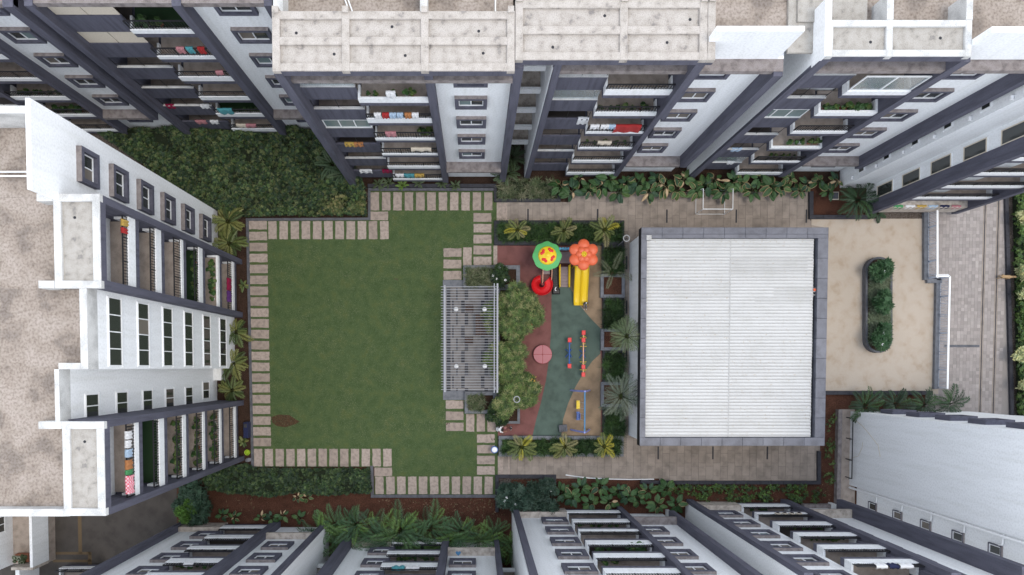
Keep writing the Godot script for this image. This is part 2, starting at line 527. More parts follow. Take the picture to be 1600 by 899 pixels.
# concrete slab with raised beams that stands over the terrace edge
func canopy(a0: float, a1: float, f: float, back: float, top: float, cols: Array, mids: Array, slab: Material, beam: Material, bw := 0.32, posts := true, proud := 0.16) -> void:
	var p: float = min(la(a0), la(a1))
	var q: float = max(la(a0), la(a1))
	var z0 := lz(back)
	var z1 := lz(f)
	var st := mb()
	box(st, Vector3(p + 0.02, top - 0.42, z0 + 0.02), Vector3(q - 0.02, top - proud, z1 - 0.02))
	var o := part("canopy", st.commit(), slab, T.node)
	st = mb()
	box(st, Vector3(p, top - 0.55, z1 - 0.02), Vector3(q, top - 0.09, z1 + 0.012))
	part("edge_band", st.commit(), M.grey, o)
	var xs := [p + bw * 0.5, q - bw * 0.5]
	for c in cols:
		xs.append(la(c))
	for x in xs:
		st = mb()
		cbox(st, Vector3(x - bw * 0.5, top - 0.3, z0), Vector3(x + bw * 0.5, top, z1 + 0.015), 0.03)
		part("beam", st.commit(), beam, o)
	var zs := [z0 + bw * 0.5, z1 - bw * 0.5]
	for m in mids:
		zs.append(lz(m))
	xs.sort()
	for z in zs:
		for i in xs.size() - 1:
			st = mb()
			cbox(st, Vector3(xs[i] + bw * 0.5 - 0.03, top - 0.3, z - bw * 0.5), Vector3(xs[i + 1] - bw * 0.5 + 0.03, top - 0.012, z + bw * 0.5), 0.03)
			part("beam", st.commit(), beam, o)
	zs.sort()
	for j in zs.size() - 1:
		for i in xs.size() - 1:
			st = mb()
			var c := Vector3(lerp(xs[i], xs[i + 1], rng.randf_range(0.25, 0.85)), top - proud + 0.004, lerp(zs[j], zs[j + 1], rng.randf_range(0.35, 0.65)))
			lathe(st, [Vector2(0.07, 0), Vector2(0.07, 0.004), Vector2(0.0, 0.005)], 10, c)
			part("drain_hole", st.commit(), M.dark, o)
	if posts:
		for x in xs:
			st = mb()
			box(st, Vector3(x - 0.14, 19.0, z0 - 0.16), Vector3(x + 0.14, top + 0.12, z0 + 0.12))
			part("post", st.commit(), beam, o)

func build_towers() -> void:
	var B := "balcony"
	# ---- top row, faces the court ------------------------------------------------
	tower("apartment_building", "white and grey apartment block cut off by the picture's top left corner", -28.0, -18.1, 0)
	seg("wall", -26.2, -21.75, -18.1, 9, 0, 19, M.white)
	seg("wall", -36.0, -26.5, -19.0, 8, 0, 19, M.white)
	seg("fin", -26.5, -26.2, -17.5, 1.2, 0.0, 19, M.grey)
	seg("fin", -22.8, -22.3, -17.35, 0.75, 3.9, 19, M.grey)
	seg("fin", -30.6, -30.3, -17.5, 1.2, 0.3, 19, M.grey)
	seg("ledge", -26.2, -22.8, -17.5, 0.6, 3.55, 3.9, M.ledge)
	seg("ledge", -26.2, -22.3, -17.5, 0.6, 18.6, 18.95, M.ledge)
	windows_up(-24.6, -18.1, [1, 2, 3, 4, 5])
	window(-24.3, 1.7, 2.2, 1.0, -18.1, 0.15, 0.3)
	for k in 6:
		balcony(-30.3, -26.5, -17.6, k, [0.3, 0.32, 0.45, 0.3, 0.4, 0.35][k], "bars", "tile", 1)
		utility(-34.0, -30.6, -17.9, k, 1.0, "open", true)
	seg("roof", -36.0, -21.75, -18.0, 9, 19.0, 19.25, M.roof)

	tower("apartment_building", "apartment block just left of the long six panelled concrete canopy", -16.0, -18.1, 0)
	seg("wall", -14.2, -10.2, -18.1, 9, 0, 19, M.white)
	seg("wall", -21.4, -14.6, -19.05, 8, 0, 19, M.white)
	seg("fin", -21.75, -21.35, -17.4, 1.6, 0.0, 19, M.grey)
	seg("fin", -14.65, -14.2, -17.4, 1.2, 0.6, 19, M.grey)
	seg("fin", -10.2, -9.8, -17.4, 0.8, 3.9, 19, M.grey)
	seg("ledge", -14.2, -10.2, -17.5, 0.6, 3.55, 3.9, M.ledge)
	seg("ledge", -21.35, -10.2, -17.55, 0.6, 18.6, 18.95, M.ledge)
	windows_up(-12.05, -18.1, [1, 2, 3, 4, 5], 2.0)
	window(-12.1, 1.7, 2.2, 1.0, -18.1, 0.15, 0.3)
	var fills := ["open", "open", "open", "open", "blind", "blind"]
	for k in 6:
		balcony(-18.05, -14.65, -17.6, k, [0.45, 0.48, 0.42, 0.48, 0.25, 0.28][k], "bars", ["tile", "turf", "tile", "tile", "tile", "turf"][k], 1)
		utility(-21.35, -18.05, -17.85, k, 1.2, fills[k], k < 4 and k > 0)
	seg("roof", -21.75, -9.8, -17.9, 9, 19.0, 19.25, M.roof)

	tower("apartment_building", "apartment block under the long weathered concrete canopy with six panels", -3.5, -14.5, 0)
	seg("wall", -2.05, 1.8, -14.5, 10, 0, 19, M.white)
	seg("wall", -9.4, -2.1, -15.42, 9, 0, 19, M.white)
	seg("fin", -9.4, -8.95, -13.6, 1.8, 0.0, 20.2, M.grey)
	seg("fin", -2.46, -2.05, -13.9, 1.5, 0.4, 20.2, M.grey)
	seg("fin", 1.8, 2.25, -13.95, 1.5, 0.6, 20.2, M.grey)
	seg("ledge", -2.05, 1.8, -13.8, 0.7, 3.45, 3.75, M.ledge)
	seg("ledge", -8.95, 1.8, -13.88, 0.62, 18.6, 18.95, M.ledge)
	windows_up(-0.25, -14.5, [1, 2, 3, 4, 5])
	window(-0.3, 1.7, 2.05, 1.05, -14.5, 0.15, 0.3)
	fills = ["open", "open", "open", "glazed", "open", "net"]
	for k in 6:
		balcony(-6.15, -2.46, -14.0, k, [0.2, 0.42, 0.2, 0.25, 0.55, 0.38][k], ["bars", "bars", "bars", "bars", "net", "none"][k], "tile", 1)
		utility(-8.95, -6.15, -14.3, k, 1.2, fills[k], k in [1, 3, 4, 5])
	seg("roof", -9.4, 2.3, -15.0, 9, 19.0, 19.25, M.roof)
	for q in [[-6.9, -5.9], [-6.75, -5.75], [0.95, 0.95]]:
		var cst := mb()
		tube(cst, [Vector3(la(q[0]), 19.29, lz(-19.5)), Vector3(la((q[0] + q[1]) * 0.5), 19.3, lz(-18.0)), Vector3(la(q[1]), 19.29, lz(-16.6))], 0.035, 6)
		part("pipe", cst.commit(), M.frame, T.node)
	canopy(-9.33, 1.8, -13.6, -16.3, 20.7, [-5.96, -2.33], [-14.96], M.concrete, M.concrete, 0.36)
	seg("parapet", -9.4, -8.95, -16.5, 8, 19.25, 20.2, M.white_top)
	seg("parapet", -2.6, -2.25, -16.6, 8, 19.25, 20.0, M.white_top)

	tower("apartment_building", "apartment block under the crazed concrete canopy stained dark at one end", 9.0, -14.9, 0)
	seg("wall", 10.65, 14.9, -14.9, 10, 0, 19, M.white)
	seg("wall", 3.75, 10.4, -15.8, 9, 0, 19, M.white)
	seg("side_wall", 3.7, 3.95, -14.45, 4, 0, 19, M.white)
	seg("fin", 3.75, 4.1, -14.3, 1.6, 0.0, 20.2, M.grey)
	seg("fin", 10.3, 10.65, -14.3, 1.5, 0.6, 18.6, M.grey)
	seg("fin", 10.25, 10.7, -14.05, 1.5, 13.3, 20.2, M.grey)
	seg("fin", 14.45, 14.9, -14.1, 0.8, 3.75, 18.9, M.grey)
	seg("ledge", 10.65, 14.45, -14.2, 0.7, 3.45, 3.75, M.ledge)
	seg("ledge", 4.1, 14.9, -14.32, 0.6, 18.6, 18.95, M.ledge)
	windows_up(11.95, -14.9, [1, 2, 3, 4, 5])
	window(12.6, 1.7, 2.05, 1.05, -14.9, 0.15, 0.3)
	fills = ["open", "open", "open", "open", "net", "open"]
	for k in 6:
		balcony(6.76, 10.3, -14.4, k, [0.45, 0.42, 0.2, 0.2, 0.42, 0.55][k], "bars", "tile", 3)
		utility(4.1, 6.76, -14.8, k, 1.2, fills[k], k in [1, 4, 5])
	seg("roof", 1.8, 16.1, -15.4, 9, 19.0, 19.25, M.roof)
	canopy(1.82, 11.0, -14.1, -16.8, 20.7, [6.8, 10.45], [-15.45], M.concrete, M.concrete, 0.36)
	seg("parapet", 10.7, 14.6, -14.9, 0.22, 19.0, 21.7, M.white)
	seg("roof_strip", 14.9, 16.1, -15.0, 9, 19.25, 19.4, M.roof_pale)
	seg("roof_strip", 15.3, 18.6, -16.4, 8, 19.41, 19.5, M.roof_pale)
	for k in [1, 2, 3, 4, 5]:
		var st := mb()
		box(st, Vector3(la(2.25), floor_y(k) - 0.25, lz(-17.3)), Vector3(la(3.7), floor_y(k) + 0.05, lz(-15.9)))
		var o := part("walkway", st.commit(), M.ledge_pale, T.node)
		st = mb()
		box(st, Vector3(la(2.25), floor_y(k) - 0.35, lz(-15.9)), Vector3(la(3.7), floor_y(k) + 0.25, lz(-15.75)))
		part("edge_beam", st.commit(), M.white, o)
	seg("rear_wall", 2.25, 3.7, -17.35, 0.3, 0, 19, M.grey_light)

	tower("apartment_building", "apartment block with white beams round its brown canopy, top right", 22.0, -14.9, 0)
	seg("wall", 23.2, 27.6, -14.9, 10, 0, 19, M.white)
	seg("wall", 16.4, 22.9, -15.85, 9, 0, 19, M.white)
	seg("side_wall", 16.1, 16.4, -14.5, 6, 0, 19.25, M.white)
	seg("fin", 16.12, 16.55, -14.3, 0.9, 0.0, 20.0, M.grey)
	seg("fin", 22.75, 23.2, -14.3, 1.6, 0.6, 20.0, M.grey)
	seg("fin", 27.1, 27.5, -14.15, 0.75, 3.2, 18.9, M.grey)
	seg("ledge", 23.2, 27.1, -14.25, 0.65, 3.45, 3.75, M.ledge)
	seg("ledge", 16.55, 27.5, -14.35, 0.6, 18.6, 18.95, M.ledge)
	windows_up(24.65, -14.9, [1, 2, 3, 4, 5], 1.85)
	window(25.4, 1.7, 2.05, 1.05, -14.9, 0.15, 0.3)
	fills = ["net", "open", "open", "glazed", "open", "open"]
	for k in 6:
		balcony(19.4, 22.75, -14.4, k, [0.45, 0.22, 0.2, 0.3, 0.42, 0.4][k], ["bars", "net", "none", "bars", "none", "glass"][k], "tile", 3)
		utility(16.55, 19.4, -14.9, k, 1.2, fills[k], true)
	seg("roof", 16.1, 27.6, -15.4, 9, 19.0, 19.25, M.roof)
	canopy(16.2, 22.9, -14.35, -16.0, 20.5, [19.1], [], M.roof_pale, M.white_top, 0.3, false)
	seg("parapet", 16.1, 16.4, -14.35, 2.6, 19.25, 20.52, M.white)
	seg("parapet", 22.9, 27.6, -14.85, 0.25, 19.0, 21.7, M.white)
	seg("parapet", 18.95, 19.25, -16.0, 1.2, 19.25, 20.5, M.white_top)
	seg("parapet", 22.6, 22.9, -16.0, 1.2, 19.25, 20.5, M.white_top)

	tower("apartment_building", "apartment block at the right edge with small windows up its white side wall", 33.0, -12.3, 0)
	seg("side_wall", 27.75, 33.0, -13.65, 8, 0.0, 19, M.white)
	seg("side_wall", 29.8, 33.0, -12.3, 1.35, 0, 19, M.white)
	seg("wall", 33.0, 36.6, -13.2, 8, 0, 19, M.white)
	seg("fin", 29.72, 30.15, -11.6, 0.9, 0.3, 19, M.grey)
	seg("fin", 36.1, 36.5, -11.6, 1.4, 0.3, 19, M.grey)
	for k in 6:
		if k > 0:
			balcony(30.15, 36.1, -11.85, k, 0.4, "bars", "tile", 3)
	var st0 := mb()
	box(st0, Vector3(la(30.15), 0.5, lz(-12.3)), Vector3(la(36.1), 2.0, lz(-11.7)))
	part("terrace_parapet", st0.commit(), M.ledge_pale, T.node)
	seg("roof", 27.75, 36.6, -12.3, 8, 19.0, 19.25, M.roof)
	var keep := T.duplicate()
	for k in 6:       # windows of the two side walls, which look along -x
		T = {"node": keep.node, "ox": keep.ox, "oz": keep.oz, "yaw": 0}
		for spec in [[27.75, -14.3, 0.62, 0.75, 1.6], [29.8, -12.95, 0.85, 1.9, 0.45]]:
			var ms := window_meshes(spec[2], spec[3], 0.0, 0.0, 1)
			var o := part("window", ms[0], M.frame, T.node, Vector3(la(spec[0]), floor_y(k) + spec[4], lz(spec[1])), -PI / 2)
			part("frame", ms[1], M.cream if spec[0] > 29 else M.frame, o)
			part("pane", ms[2], M.glass, o)
		var st := mb()
		tube(st, [Vector3(la(27.75) - 0.12, floor_y(k) + 0.9, lz(-13.98)), Vector3(la(27.75) - 0.12, floor_y(k) + 0.9, lz(-13.78))], 0.09, 8)
		box(st, Vector3(la(27.75) - 0.06, floor_y(k) + 0.86, lz(-13.98)), Vector3(la(27.75), floor_y(k) + 0.95, lz(-13.94)))
		part("wall_light", st.commit(), M.frame, T.node)

	# ---- left block, faces +x ----------------------------------------------------
	tower("apartment_building", "large left apartment block with stepped brown roof and two projecting balcony stacks", -19.0, -2.0, 90)
	seg("wall", -11.9, -7.95, -19.7, 12, 0, 19, M.white)
	seg("parapet", -11.9, -7.9, -19.7, 0.22, 19.0, 21.9, M.white)
	seg("parapet", -11.9, -11.55, -19.92, 14, 19.0, 21.0, M.white_top)
	seg("wall", -8.2, -3.9, -19.45, 12, 0, 19, M.white)
	seg("fin", -8.22, -7.86, -17.85, 1.85, 0.0, 19.35, M.grey)
	seg("fin", -4.2, -3.8, -17.85, 1.85, 0.0, 19.35, M.grey)
	seg("wall", -3.8, 0.1, -18.5, 12, 0, 19, M.white)
	seg("parapet", -3.8, 0.1, -18.5, 0.35, 19.0, 19.9, M.white_top)
	seg("wall", 0.1, 2.6, -19.9, 12, 0, 19, M.white)
	seg("parapet", 0.1, 2.6, -19.9, 0.22, 19.0, 19.9, M.white_top)
	seg("parapet", -0.2, 0.1, -18.86, 1.05, 19.0, 19.9, M.white_top)
	seg("base_block", 0.1, 1.0, -19.3, 0.6, 0, 0.7, M.white)
	seg("wall", 2.6, 7.2, -19.45, 12, 0, 19, M.white)
	seg("fin", 2.55, 2.92, -17.85, 2.0, 0.0, 19.35, M.grey)
	seg("fin", 6.85, 7.2, -17.85, 1.6, 0.0, 19.35, M.grey)
	seg("roof", -11.9, -8.22, -19.93, 25, 19.0, 19.12, M.roof)
	seg("roof", -8.215, -3.8, -19.5, 25, 19.0, 19.117, M.roof)
	seg("roof", -3.795, 0.1, -18.86, 26, 19.0, 19.12, M.roof)
	seg("roof", 0.1, 7.2, -19.95, 25, 19.0, 19.12, M.roof)
	seg("parapet", 6.85, 7.2, -19.6, 26, 19.0, 19.8, M.white_top)
	for k in 6:
		window(-10.05, 1.75, floor_y(k) + 0.9, 1.6, -19.7, 0.22, 0.28)
		window(-1.8, 3.5, floor_y(k) + 0.85, 1.3, -18.5, 0.0, 0.0, 4)
		window(2.0 if k else 1.7, 1.25, floor_y(k) + 0.6, 1.25, -19.9, 0.0, 0.0, 2)
		balcony(-7.86, -4.2, -18.15, k, [0.32, 0.22, 0.5, 0.2, 0.55, 0.62][k], ["bars", "none", "bars", "bars", "bars", "bars"][k], ["tile", "tile", "turf", "tile", "tile", "tile"][k], 3)
		balcony(2.92, 6.85, -18.15, k, [0.3, 0.25, 0.25, 0.35, 0.5, 0.3][k], "bars", ["tile", "tile", "tile", "tile", "turf", "tile"][k], 3)
	canopy(-8.2, -3.75, -17.8, -20.0, 19.95, [], [], M.roof_pale, M.white_top, 0.36, false)
	canopy(2.6, 7.15, -17.8, -19.8, 19.95, [], [], M.roof_pale, M.white_top, 0.36, false)
	seg("roof_arm", -8.2, -7.85, -20.0, 0.75, 19.12, 19.95, M.white_top)
	seg("roof_arm", -4.1, -3.75, -20.0, 0.75, 19.12, 19.95, M.white_top)
	seg("roof_arm", 2.6, 2.95, -19.8, 1.1, 19.12, 19.95, M.white_top)
	for zz in [-9.45, -9.25]:
		seg("pipe", zz, zz + 0.07, -20.4, 14, 19.2, 19.27, M.frame)

	# ---- bottom row, turned the other way ------------------------------------------
	var rows := [
		["grey and white apartment block beside the asphalt drive at the bottom", -17.0, 12.4, [-22.75, -22.4], [-22.4, -19.2], -19.75, [-19.2, -15.7], [-15.7, -15.1], [-15.1, -11.75], -13.65, [-11.75, -11.4], 11.9, 12.05],
		["apartment block partly hidden behind the bed of green fern palms", -4.0, 13.6, [-10.0, -9.35], [-9.35, -6.3], -6.9, [-6.3, -2.5], [-2.5, -2.0], [-2.0, 1.4], -0.9, [1.4, 1.75], 13.0, 13.2],
		["apartment block below the dark flowering shrubs and the long white pipe", 9.0, 11.35, [2.85, 3.25], [3.25, 6.9], 5.8, [6.9, 10.9], [10.9, 11.3], [11.3, 14.5], 12.25, [14.5, 14.9], 10.75, 10.9],
		["apartment block below the low ground cover, left of the blank white wall", 22.0, 10.85, [16.3, 16.75], [16.75, 20.0], 18.4, [20.0, 23.6], [23.6, 24.1], [24.1, 27.1], 24.3, [27.1, 27.5], 10.2, 10.4]]
	for r in rows:
		tower("apartment_building", r[0], r[1], r[2], 180)
		var w: float = r[2]
		seg("fin", r[3][0], r[3][1], r[11], 1.2, 0, 19, M.grey)
		seg("side_wall", r[3][0] - 0.05, r[3][0] + 0.2, r[11] + 0.3, 8, 0, 19, M.white)
		seg("wall", r[4][0], r[4][1], w, 9, 0, 19, M.white)
		seg("plinth", r[4][0], r[4][1], r[12], w - r[12] - 0.002, 0, 1.5, M.ledge_pale)
		seg("wall", r[6][0] - 0.02, r[6][1], w + 0.95, 8, 0, 19, M.white)
		seg("fin", r[7][0], r[7][1], r[11], 1.5, 0, 19, M.grey)
		seg("wall", r[8][0], r[8][1], w, 9, 0, 19, M.white)
		seg("ledge", r[8][0], r[8][1], r[11] + 0.05, w - r[11] - 0.05, 3.45, 3.75, M.ledge_pale if r[1] != 9.0 else M.ledge)
		seg("fin", r[10][0], r[10][1], r[11] - (0.3 if r[1] == 22.0 else 0.0), 1.3, 0.0 if r[1] < 0.0 else 1.6, 19, M.grey)
		seg("side_wall", r[10][1] - 0.2, r[10][1] + 0.03, r[11] + 0.25, 8, 0, 19, M.white)
		seg("roof", r[3][0], r[10][1], w, 9, 19.0, 19.25, M.roof)
		for k in 6:
			window(r[5], 1.85, floor_y(k) + 1.0, 1.62, w, 0.27, 0.2)
			if k > 0:
				window(r[9], 1.85, floor_y(k) + 1.0, 1.62, w, 0.27, 0.2)
			balcony(r[6][0], r[6][1], r[12], k, [0.66, 0.58, 0.7, 0.36, 0.74, 0.66][(k + int(r[1]) + 40) % 6], "net" if (k + int(r[1])) % 2 else "bars", "dark_floor" if (k + int(r[1])) % 4 == 0 else "tile", 3)
	# walkways between the bottom blocks
	for s in [[-11.35, -10.05, 14.2], [1.78, 2.8, 14.5], [14.95, 16.25, 13.0]]:
		tower_walk(s[0], s[1], s[2])

	tower("apartment_building", "bottom left block showing only one balcony with a black rail, below the drive", -30.0, 15.6, 180)
	seg("wall", -31.6, -28.3, 16.4, 6, 0, 19, M.white)
	for k in 4:
		balcony(-31.5, -28.4, 15.2, k, 0.42, "bars", "tile", 3)
	seg("roof", -31.6, -28.3, 15.6, 6, 19, 19.2, M.roof)

	tower("apartment_building", "white terrace block in the bottom left corner beside the asphalt drive", -33.0, 12.0, 90)
	seg("wall", 5.0, 14.9, -35.0, 8, 0, 12, M.white)
	seg("terrace", 5.0, 14.9, -32.6, 2.4, 0, 1.3, M.tile)
	seg("parapet", 5.0, 14.7, -32.5, 0.2, 1.0, 2.9, M.white)
	seg("parapet", 14.7, 14.9, -32.5, 1.6, 1.0, 2.9, M.ledge_pale)
	seg("parapet", 14.9, 16.2, -33.9, 0.3, 0.0, 2.3, M.white)
	seg("roof", 5.0, 14.9, -35.0, 8, 12, 12.2, M.roof)
	window(11.6, 1.2, 2.2, 1.3, -35.0, 0.0, 0.0, 2)

	# ---- right: the block with the blank wall, looks along -x
	tower("apartment_building", "white block on the right with a huge blank wall and a long white drain pipe", 28.9, 6.0, -90)
	seg("blank_wall", 3.4, 9.1, 28.9, 9, 0, 19, M.white)
	seg("wall", 9.1, 12.6, 29.5, 8, 0, 19, M.white)
	seg("roof", 3.4, 12.6, 29.0, 8, 19, 19.2, M.roof)
	seg("wall", 3.7, 4.4, 38.0, 8, 0, 19, M.white)
	for k in 6:
		var ms := window_meshes(0.6, 0.95, 0.0, 0.0, 1)
		window(10.35, 0.65, floor_y(k) + 0.7, 1.0, 29.5, 0.06, 0.1, 1)
		var st := mb()
		var py := floor_y(k) + 1.9
		tube(st, [Vector3(la(9.2), py, lz(29.38)), Vector3(la(9.9), py - 0.1, lz(29.38)), Vector3(la(9.95), py - 0.35, lz(29.38))], 0.06, 8)
		part("branch_pipe", st.commit(), M.frame, T.node)
		var wn := window_meshes(1.75, 1.45, 0.2, 0.3, 2)
		var o := part("window", wn[0], M.grey, T.node, Vector3(la(3.4), floor_y(k) + 1.0, lz(30.9)), -PI / 2)
		part("frame", wn[1], M.frame, o)
		for x in wn[3]:
			part("pane", wn[2], M.glass, o, Vector3(x, 0, 0))
	var stp := mb()
	tube(stp, [Vector3(la(9.25), 0.3, lz(28.78)), Vector3(la(9.25), 19.0, lz(28.78))], 0.075, 10)
	part("drain_pipe", stp.commit(), M.frame, T.node)
	for spec in [[[Vector2(3.9, 0.3), Vector2(4.35, 1.6), Vector2(4.9, 2.6), Vector2(5.6, 3.7), Vector2(6.4, 4.0)], 0.02], [[Vector2(7.0, 0.3), Vector2(6.7, 1.2), Vector2(6.0, 1.7), Vector2(5.6, 1.75)], 0.015]]:
		var st := mb()
		tube(st, spec[0].map(func(v): return Vector3(la(v.x), v.y, lz(28.9) + 0.012)), spec[1], 6)
		part("cable", st.commit(), M.cream, T.node)

func tower_walk(x0: float, x1: float, z: float) -> void:
	var o := thing("walkway_bridge", "stack of open beige walkways bridging the gap %s" % ("left of the block behind the fern palms" if x0 < -5 else ("right of the block behind the fern palms" if x0 < 5 else "beside the block next to the blank wall")), "walkway", Vector3((x0 + x1) * 0.5, 0, z), 0, "walkways between the bottom blocks")
	for k in [1, 2, 3, 4, 5]:
		var st := mb()
		var h := (x1 - x0) * 0.5
		box(st, Vector3(-h, floor_y(k) - 0.3, 0.12), Vector3(h, floor_y(k), 1.6))
		var p := part("walkway_floor", st.commit(), M.ledge_pale, o)
		st = mb()
		box(st, Vector3(-h, floor_y(k) - 0.35, 0), Vector3(h, floor_y(k) + 0.3, 0.12))
		part("edge_beam", st.commit(), M.white, p)
	var s2 := mb()
	box(s2, Vector3(-(x1 - x0) * 0.5, 0, 1.7), Vector3((x1 - x0) * 0.5, 19, 1.9))
	part("rear_wall", s2.commit(), M.grey_light, o)

# ---------------------------------------------------------------- ground, lawn, paths
func sheet(called: String, pts: PackedVector2Array, y0: float, y1: float, mat: Material) -> MeshInstance3D:
	var st := mb()
	poly(st, pts, y0, y1)
	return struct(called, st.commit(), mat)

func rect(a: Vector2, b: Vector2) -> PackedVector2Array:
	return PackedVector2Array([a, Vector2(b.x, a.y), b, Vector2(a.x, b.y)])

func kerb(called: String, parent: Node3D, pts: Array, w: float, h: float, mat: Material, closed := false) -> void:
	# straight kerb stones along a line, each stone a piece of its own
	var n := pts.size() if closed else pts.size() - 1
	for i in n:
		var a: Vector2 = pts[i]
		var b: Vector2 = pts[(i + 1) % pts.size()]
		var d := b - a
		var m: int = max(1, roundi(d.length() / 0.9))
		var dir := d.normalized()
		for k in m:
			var p := a + d * k / m
			var q := a + d * (k + 1.0) / m
			var mid := (p + q) * 0.5
			var l := (q - p).length()
			var st := mb()
			var e0 := (w * 0.5 if (k == 0) else -0.004)
			var e1 := (-w * 0.5 - 0.004 if (k == m - 1) else -0.004)
			if not closed and i == 0 and k == 0:
				e0 = -0.004
			if not closed and i == n - 1 and k == m - 1:
				e1 = -0.004
			cbox(st, Vector3(-l * 0.5 - e0, 0, -w * 0.5), Vector3(l * 0.5 + e1, h + rng.randf_range(-0.004, 0.004), w * 0.5), 0.015)
			var o := part(called, st.commit(), mat, parent, Vector3(mid.x, 0, mid.y), -atan2(dir.y, dir.x))

func slab_mesh(w: float, d: float, h: float, v: int) -> ArrayMesh:
	# a rough sawn stepping stone with slightly wavy edges; v picks a variant
	var r := RandomNumberGenerator.new()
	r.seed = 900 + v
	var st := mb()
	var pts := PackedVector2Array()
	var n := 5
	for i in n:
		pts.append(Vector2(-w * 0.5 + w * i / n, -d * 0.5 + r.randf_range(-0.018, 0.018)))
	for i in n:
		pts.append(Vector2(w * 0.5 + r.randf_range(-0.018, 0.018), -d * 0.5 + d * i / n))
	for i in n:
		pts.append(Vector2(w * 0.5 - w * i / n, d * 0.5 + r.randf_range(-0.018, 0.018)))
	for i in n:
		pts.append(Vector2(-w * 0.5 + r.randf_range(-0.018, 0.018), d * 0.5 - d * i / n))
	poly(st, pts, 0.0, h)
	return st.commit()

func build_ground() -> void:
	sheet("ground", rect(Vector2(-300, -300), Vector2(300, 300)), -0.012, -0.012, M.ground)
	# garden soil
	sheet("garden_soil", PackedVector2Array([Vector2(-28.816, -18.163), Vector2(-8.310, -18.163), Vector2(2.770, -18.163), Vector2(2.779, -13.350), Vector2(-8.337, -13.350), Vector2(-8.056, -11.222), Vector2(-17.479, -11.125), Vector2(-20.165, -11.125)]), -0.008, -0.008, M.soil_dark)
	sheet("garden_soil", PackedVector2Array([Vector2(-20.165, -11.125), Vector2(-17.479, -11.125), Vector2(-17.205, 7.708), Vector2(-20.426, 8.205)]), -0.008, -0.008, M.soil_dark)
	sheet("garden_soil", PackedVector2Array([Vector2(-23.492, 8.205), Vector2(-17.205, 7.708), Vector2(-7.812, 7.708), Vector2(-7.823, 9.996), Vector2(1.585, 9.996), Vector2(2.820, 8.702), Vector2(14.691, 8.453), Vector2(27.066, 8.951), Vector2(27.815, 1.279), Vector2(29.637, 1.279), Vector2(29.832, 11.193), Vector2(28.103, 11.492), Vector2(28.190, 16.198), Vector2(-23.616, 16.198)]), -0.006, -0.006, M.soil)
	sheet("garden_soil", PackedVector2Array([Vector2(26.688, 1.575), Vector2(37.767, 1.575), Vector2(37.834, 4.240), Vector2(27.870, 4.240), Vector2(27.998, 11.193), Vector2(26.512, 11.193)]), -0.004, -0.004, M.soil)
	sheet("garden_soil", PackedVector2Array([Vector2(1.558, -15.760), Vector2(28.571, -15.760), Vector2(28.634, -12.480), Vector2(1.561, -12.480)]), -0.004, -0.004, M.soil_dark)
	sheet("garden_soil", PackedVector2Array([Vector2(25.489, -13.833), Vector2(30.168, -13.833), Vector2(30.219, -11.319), Vector2(25.532, -11.319)]), 0.002, 0.002, M.soil)
	sheet("drive", PackedVector2Array([Vector2(-42.625, 6.220), Vector2(-20.399, 6.220), Vector2(-23.112, 9.199), Vector2(-23.265, 19.218), Vector2(-42.992, 19.218)]), 0.004, 0.004, M.asphalt)
	for s in [[Vector2(-30.823, 11.193), Vector2(-30.543, 14.493)], [Vector2(-32.824, 14.342), Vector2(-29.848, 14.543)], [Vector2(-30.093, 14.342), Vector2(-29.816, 15.445)], [Vector2(-32.837, 14.944), Vector2(-29.860, 15.144)]]:
		sheet("road_marking", rect(s[0], s[1]), 0.008, 0.008, M.yellow_line)
	# the lawn and its stepping stones
	sheet("lawn", PackedVector2Array([Vector2(-17.381, -11.174), Vector2(-8.056, -11.222), Vector2(-8.044, -13.398), Vector2(1.609, -13.398), Vector2(1.733, 10.096), Vector2(-7.823, 9.996), Vector2(-7.812, 7.708), Vector2(-17.205, 7.708)]), 0.0, 0.02, M.lawn)
	sheet("bare_patch", PackedVector2Array([Vector2(-15.731, 3.844), Vector2(-15.138, 3.647), Vector2(-14.349, 3.696), Vector2(-13.908, 3.992), Vector2(-13.565, 4.190), Vector2(-13.862, 4.388), Vector2(-14.654, 4.635), Vector2(-15.344, 4.536), Vector2(-15.686, 4.240)]), 0.022, 0.024, M.worn_patch)
	var path := Node3D.new()
	path.name = "stepping_stone_path"
	add_child(path)
	path.set_meta("kind", "structure")
	var stones := []   # centre in metres, upright or lying
	for i in 11: stones.append([Vector2(-7.672, -12.625) + Vector2(0.8645 * i, 0), true])
	stones.append([Vector2(-7.356, -11.532), false])
	for i in 11: stones.append([Vector2(-15.499, -10.447) + Vector2(0.8535 * i, 0), true])
	for i in 21: stones.append([Vector2(-16.604, -10.825).lerp(Vector2(-16.468, 5.784), i / 20.0), false])
	for i in 13: stones.append([Vector2(-16.782, 6.983).lerp(Vector2(-6.810, 6.983), i / 12.0), true])
	stones.append([Vector2(-7.126, 8.076), false])
	for i in 11: stones.append([Vector2(-7.428, 9.135).lerp(Vector2(1.019, 9.135), i / 10.0), true])
	for i in 5: stones.append([Vector2(0.527, -11.416).lerp(Vector2(0.528, -8.116), i / 4.0), false])
	stones.append([Vector2(-0.616, -8.447), true])
	for i in 3: stones.append([Vector2(-1.760, -8.748).lerp(Vector2(-1.763, -7.012), i / 2.0), false])
	for i in 3: stones.append([Vector2(-1.612, 2.881).lerp(Vector2(-1.599, 4.601), i / 2.0), false])
	for i in 3: stones.append([Vector2(-0.414, 4.289).lerp(Vector2(1.233, 4.289), i / 2.0), true])
	for i in 4: stones.append([Vector2(0.795, 5.506).lerp(Vector2(0.796, 7.981), i / 3.0), false])
	var variants := []
	for v in 5: variants.append(slab_mesh(0.645, 1.36, 0.05, v))
